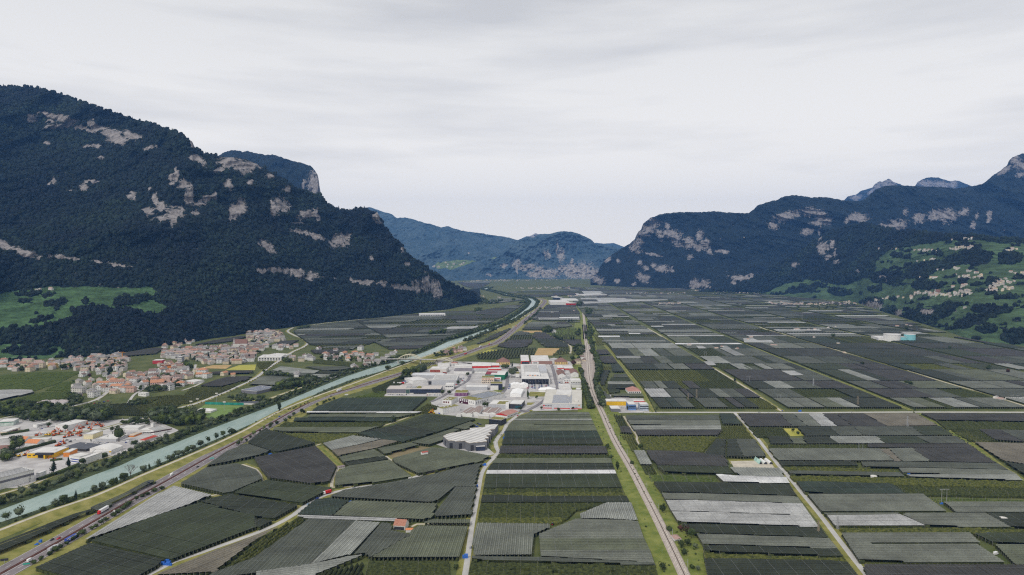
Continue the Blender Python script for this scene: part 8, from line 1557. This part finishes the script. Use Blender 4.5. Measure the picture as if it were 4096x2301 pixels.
for _ in range(5):limb(Vector((0,0,4.5)),Vector((rb.uniform(-.8,.8),rb.uniform(-.8,.8),.9)).normalized(),4.6,.28,3)
q.build('trunk',M_BARK,be_); qq.build('branches',mat('dead twigs',(.13,.105,.09),var=.2),be_)
tree(GR('i',562,500),22,'poplar','tall slim poplar standing over the right river bank',B); tree(GR('a',98,440),17,'round','single big dark tree at the water below the arched bridge',B)
# hedge and bushes on the orchard side of the motorway
tree_row([p+Vector((0,0,0)) for p in GG('2',[(340,1335),(640,1160),(900,1005),(1100,890),(1400,690),(1700,555)])],5.2,-1,1,3.4,5.6,['bush','bush','round'],'in the hedge along the motorway','hedge bushes along the motorway',42)
tree_row(GG('i',[(0,950),(130,880),(300,780),(480,690),(640,620),(800,540),(900,490)]),9,-2,2,4,8,['bush','round','bright'],'beside the far motorway hedge','hedge bushes along the motorway',18)
tree_row(GG('i',[(1070,410),(1200,360),(1340,310)]),8,-2,2,3.5,6,['bush'],'in the hedge above dark bands','hedge bushes along the motorway',8)
T='single trees among fields and houses'
for rg,x,y,h,k,lb in (('4',1515,830,9,'round','beside the dry grass strip'),('4',1290,188,8.5,'round','at the lower end of the pale curved track'),('4',1208,340,6,'bush','at the dry strip by the rails'),('4',1060,395,12,'poplar','twin by the ditch'),('4',960,190,8,'round','beside the ditch, upper'),('4',992,290,7,'round','beside the ditch, lower'),('4',1580,1010,6,'bush','up-track of the cottage'),('4',1690,1015,7,'copper','behind the cottage'),('4',1800,1080,10,'round','right of the cottage'),('4',1760,1060,9,'copper','between cottage and net'),('4',1700,1180,8,'round','in front of the cottage'),('4',1760,1160,7,'round','next to the garden huts'),('4',1840,1190,6,'willow','at the edge of the cottage meadow'),('4',1730,1260,7,'round','below the cottage by the rails'),('4',1510,1400,7,'round','at the ditch end near the front'),('4',1810,1390,5,'bush','near the bottom by the rails'),('4',1870,1410,5,'willow','at the bottom right of the rails'),('3',1550,935,6,'conifer','behind the farmhouse'),('3',1095,1245,4,'bush','at the end of the white net edge'),('3',2010,1385,4.5,'bush','on the front verge'),('6',190,975,9,'round','on the diagonal field track'),('c',2065,185,15,'poplar','on the bare gravel plot'),('c',2242,185,7,'bright','small, on the bare gravel plot'),('c',1195,345,9,'round','left of the silver hall'),('c',1250,350,8,'round','second, left of the silver hall'),('c',1910,425,8,'round','at the roundabout'),('c',2340,400,6,'round','at the red-banded warehouse'),('b',1480,1215,5,'bush','in front of the red-banded warehouse, left'),('b',1765,1210,6,'round','in front of the red-banded warehouse, right'),('b',540,555,22,'willow','huge, in the middle of the works'),('b',545,350,14,'conifer','behind the huge one in the works'),('b',610,480,16,'willow','second big one in the works'),('b',1780,335,16,'copper','large, near the station'),('b',1760,240,17,'round','by the ochre mansion'),('b',1880,250,15,'round','right of the ochre mansion'),('b',1510,200,10,'round','behind the ochre mansion'),('b',365,820,8,'bright','beside the zone road'),('b',210,935,6,'copper','by the largest white building'),('b',125,965,6,'copper','second, by the largest white building'),('b',380,375,12,'bush','dark clipped block beside the hall'),('b',440,375,12,'bush','dark clipped block, right half'),('a',500,560,22,'round','tall, left of the light grey hall'),('a',460,540,17,'round','beside the tall one at the light grey hall'),('a',1205,900,10,'round','at the corner of the navy front'),('a',1340,900,9,'round','by the purple building'),('a',1520,700,8,'round','in the white car yard'),('a',1710,545,11,'round','beside the small orange-roofed house'),('a',405,330,14,'round','on the levee before the arched bridge'),('d',2310,505,8,'poplar','before the blue office'),('7',820,855,6,'round','at the cross-road corner'),('7',1605,580,14,'conifer','at the second lane'),('8',250,1330,6,'round','in the little garden, back'),('8',300,1350,5,'bush','in the little garden, front'),('8',1430,865,11,'round','beside the pink hut on the far nets'),('8',1390,850,9,'round','second at the pink hut'),('8',2215,715,13,'round','on the far right nets'),('8',2410,740,12,'copper','second on the far right nets'),('8',950,660,10,'round','below the far gravel lane'),('8',655,385,16,'round','by the far pink shed'),('8',1390,315,18,'round','before the right hillside'),('8',1825,500,12,'round','in far grey nets'),('g',975,740,20,'conifer','tall dark one in the old town'),('g',1135,690,16,'bright','yellowing, in the old town'),('g',1220,660,15,'conifer','right of the yellowing one'),('g',1480,780,17,'conifer','between cream houses'),('g',1790,750,17,'conifer','left of the school'),('g',555,940,18,'bright','big, beside the town street'),('g',620,960,15,'round','second, beside the town street'),('g',520,900,17,'round','behind the orange terraced block'),('h',2190,540,19,'conifer','pair by the white villa, left'),('h',2215,500,18,'round','pair by the white villa, right'),('h',1800,560,10,'copper','dark red, by the white yard'),('h',2150,840,15,'conifer','blue-grey, by the town road'),('h',1250,400,13,'round','in the gardens below the forest'),('h',1590,640,6,'bush','lone, in the vineyard'),('h',1475,645,5,'bush','second lone, in the vineyard'),('e',2390,640,20,'round','huge round one in the yards'),('e',1080,1290,17,'conifer','at the end of the huge hall'),('e',590,1440,14,'conifer','before the wall of the huge hall'),('e',1375,1180,15,'conifer','beside green containers'),('e',1650,1110,9,'round','before the white windowless box'),('e',1310,420,9,'willow','before the white and grey hall'),('e',980,350,8,'round','by the slim white hall'),('e',330,700,12,'conifer','left of the orange-roofed house'),('e',400,790,9,'round','in the hedge by the orange-roofed house'),('e',270,840,9,'round','second in the hedge by the orange-roofed house'),('e',1830,650,5,'poplar','small, before the cream block'),('e',2250,440,8,'round','beside the bridge road'),('f',1190,750,10,'round','on the pale yard at the river'),('j',1890,765,20,'conifer','first far conifer on the green'),('j',1945,755,16,'conifer','second far conifer on the green'),('j',1755,1122,14,'conifer','at the dark far net, left'),('j',1930,1118,14,'conifer','at the dark far net, middle'),('j',1980,1118,16,'conifer','at the dark far net, right'),('j',1530,965,20,'round','beside the pale farmhouse')):
    tree(GR(rg,x,y),h*1.12,k,f'{KIND_WORDS[k]} {lb}',T)
def hedge(rg,a,b,w,h,label):
    A,B_=GR(rg,*a),GR(rg,*b); e=empty('clipped_hedge',A); tag(e,label,'hedge','clipped hedges'); d=B_-A; n=max(3,int(d.length/3)); u=d.normalized(); v=Vector((u.y,-u.x,0)); q=MB(); r=random.Random(n)
    for i in range(n+1):
        for o,z in ((-w,0),(-w*.9,h*.8),(0,h),(w*.9,h*.8),(w,0)):p=d*(i/n)+v*(o*r.uniform(.85,1.15)); q.v.append((p.x,p.y,z*r.uniform(.9,1.1)))
    for i in range(n):
        for j in range(4):k=i*5+j; q.f.append((k,k+5,k+6,k+1)); q.m.append(0)
    q.build('foliage',L_GREEN,e)
for a,b,w,h,lb in (((540,800),(1105,655),3,4,'long hedge between the orange roofed house and the showroom'),((1735,1075),(2130,935),3,6,'tall dark clipped hedge at the river path'),((20,515),(580,425),3,3.5,'curved hedge before the cream building'),((220,900),(540,800),3,4,'hedge left of the yellow showroom'),((760,1430),(1100,1310),2.5,4,'hedge along the end of the huge hall'),((1110,1310),(1580,1125),2.5,4,'hedge along the river path by the green containers'),((1010,1030),(1255,1000),2,2.5,'short hedge before the showroom yard')):hedge('e',a,b,w,h,lb)
print('trees',len(TREES))
# masses of growth that read as one
def fill_growth(rg,pts,n,h0,h1):
    k=0; n=int(n*1.8); h0*=1.15; h1*=1.2
    gp=[(p.x,p.y) for p in GG(rg,pts)]; a0,a1,b0,b1=min(p[0] for p in gp),max(p[0] for p in gp),min(p[1] for p in gp),max(p[1] for p in gp)
    for _ in range(n*40):
        if k>=n:break
        x,y=tr.uniform(a0,a1),tr.uniform(b0,b1)
        if in_poly(x,y,gp):EXTRA.append((Vector((x,y,0)),tr.uniform(h0,h1))); k+=1
fill_growth('1',[(-100,880),(0,830),(260,810),(420,830),(640,850),(700,880),(560,940),(350,900),(0,930)],70,7,14)
fill_growth('1',[(180,945),(420,880),(700,880),(850,920),(860,985),(520,985)],60,6,12)
fill_growth('1',[(850,950),(870,880),(1100,890),(1120,960),(1000,1000)],34,12,18); fill_growth('1',[(1500,960),(1510,890),(1720,870),(1800,920),(2040,900),(2060,980),(1900,1020),(1650,1010),(1560,1000)],75,8,15)
fill_growth('1',[(1090,1000),(1380,960),(1480,960),(1500,1010),(1300,1010)],18,4,8); fill_growth('1',[(680,780),(700,720),(820,730),(830,790),(720,850)],12,8,12); fill_growth('1',[(1300,790),(1480,780),(1480,820),(1320,825)],10,7,10); fill_growth('1',[(1460,650),(1650,620),(1680,680),(1500,690)],18,7,11)
fill_growth('M7',[(460,1290),(560,1240),(740,1200),(930,1170),(930,1210),(700,1270),(520,1310)],46,8,14); fill_growth('M7',[(0,1370),(120,1350),(300,1380),(380,1370),(420,1400),(200,1440)],20,5,10); fill_growth('M7',[(380,1110),(560,1120),(680,1150),(650,1165),(400,1140)],18,6,10)
fill_growth('M7',[(770,560),(850,560),(870,600),(770,620)],10,12,20); fill_growth('M7',[(700,670),(850,650),(860,665),(720,685)],14,7,11); fill_growth('M7',[(2060,720),(2180,680),(2240,700),(2190,735),(2060,735)],16,9,15)
fill_growth('b',[(1900,400),(1945,430),(1955,560),(2010,700),(2055,900),(2130,1090),(2170,1195),(2090,1190),(2040,1000),(1980,830),(1960,560)],150,6,10)
fill_growth('b',[(2150,30),(2230,120),(2330,350),(2340,480),(2220,700),(2300,840),(2360,960),(2390,1180),(2330,1150),(2275,960),(2225,780),(2210,620),(2250,480),(2240,350),(2205,200),(2180,60)],170,7,12)
fill_growth('7',[(75,560),(110,620),(150,860),(230,880),(170,740)],10,5,8)
fill_growth('j',[(2210,1000),(2290,900),(2260,700),(2220,480),(2350,520),(2330,600),(2240,620),(2300,830),(2400,960),(2330,1050),(2410,1280),(2420,1420),(2340,1400),(2300,1200)],110,8,14)
fill_growth('j',[(2050,430),(2100,380),(2140,400),(2130,460)],12,12,20); fill_growth('j',[(1960,1270),(2150,1230),(2190,1280),(2190,1420),(2080,1430),(2010,1400)],14,7,12); fill_growth('j',[(1340,930),(1400,890),(1540,900),(1520,970),(1380,960)],22,9,16); fill_growth('j',[(1540,1010),(1720,1110),(1730,1130),(1600,1060)],16,8,12); fill_growth('j',[(2010,1000),(2110,920),(2130,1030),(2050,1030)],12,8,12)
fill_growth('j',[(980,790),(1200,610),(1310,480),(1330,490),(1230,620),(1010,800)],40,6,11); fill_growth('j',[(0,350),(60,250),(300,330),(640,320),(520,365),(100,410),(0,420)],60,9,16); fill_growth('j',[(0,500),(120,490),(140,540),(0,550)],16,10,16); fill_growth('j',[(880,390),(900,360),(1040,330),(1020,370)],16,9,14); fill_growth('j',[(740,320),(810,310),(810,330),(745,335)],6,12,18)
fill_growth('g',[(100,640),(900,590),(1900,560),(2050,620),(1700,830),(900,850),(200,740)],60,6,12); fill_growth('h',[(950,300),(1700,230),(2500,240),(2500,430),(1300,410)],50,5,11); fill_growth('h',[(-100,330),(400,440),(650,420),(870,400),(820,340),(200,340)],22,5,10); fill_growth('g',[(1750,240),(2450,260),(2450,400),(1850,420)],34,6,11); fill_growth('1',[(1280,520),(1830,520),(1880,620),(1300,690)],40,5,10); fill_growth('M7',[(880,930),(1470,930),(1480,1010),(1000,1000)],34,6,11); fill_growth('M7',[(560,980),(640,960),(690,1000),(600,1020)],14,6,10)
fill_growth('a',[(1030,110),(1250,60),(1500,20),(1480,80),(1330,120),(1250,150),(1050,160)],22,6,11); fill_growth('a',[(560,440),(850,390),(870,440),(600,480)],30,8,13); fill_growth('a',[(380,620),(560,570),(470,480),(360,560)],20,7,12); fill_growth('e',[(0,1000),(130,870),(250,960),(250,1010),(60,1050)],14,6,10); fill_growth('e',[(280,570),(370,570),(510,700),(300,860),(210,830)],9,6,10); fill_growth('e',[(300,200),(560,150),(1000,200),(700,260)],14,5,9); fill_growth('M5',[(1370,1190),(1900,1180),(1950,1205),(1400,1205)],30,10,16)
fill_growth('8',[(80,80),(900,40),(860,90),(300,110)],20,9,14); fill_growth('7',[(1800,240),(2500,40),(2500,60),(1800,260)],0,5,6)
for base in (rlv,rrv):                    # far riverside belts
    for a,n in along(base[40:],7.0,tr,.4):
        if a.y>1500:
            s=-1 if base is rlv else 1
            for _ in range(2):EXTRA.append((a+n*s*tr.uniform(4,24),tr.uniform(7,14)))
for a,n in along(rrv[1:60],3.2,tr,.5):EXTRA.append((a+n*tr.uniform(3,14),tr.uniform(2,4.5)))
for a,n in along(rlv[1:60],2.2,tr,.5):EXTRA.append((a+n*tr.uniform(-26,-3),tr.uniform(3,7)))
for a,n in along(DRYL,7,tr,.6):EXTRA.append((a+n*tr.uniform(-9,-5.5),tr.uniform(1.4,3.5)))
for a,n in along(RAIL[:10],6,tr,.6):EXTRA.append((a+n*tr.choice([tr.uniform(-16,-8),tr.uniform(7,20)]),tr.uniform(1,3.0)))
for pts,w in ROADS[12:22]:                 # hedges along the grid lanes
    for a,n in along(pts,7,tr,.6):EXTRA.append((a+n*(w/2+3.5),tr.uniform(1.8,3.8)))
G_COL=bpy.data.collections.new('growth crowns')
for i,k in enumerate(('round','willow','bright','round','willow','bush')):
    cm,tm=tree_proto(k,i%5); G_COL.objects.link(bpy.data.objects.new('growth_crown',cm))
ng2=SCATTER.copy(); ng2.name='scatter growth'
for n_ in ng2.nodes:
    if n_.type=='COLLECTION_INFO':n_.inputs['Collection'].default_value=G_COL
r_=np.random.default_rng(4); go_=scatter('riverside_woods',[p for p,h in EXTRA],[h for p,h in EXTRA],pick=r_.choice([0,0,1,2,3,3,4,5],len(EXTRA))); go_.modifiers[0].node_group=ng2
go_['label']='mixed bushes and woods along the river, railway, lanes and gardens'
print('growth',len(EXTRA))
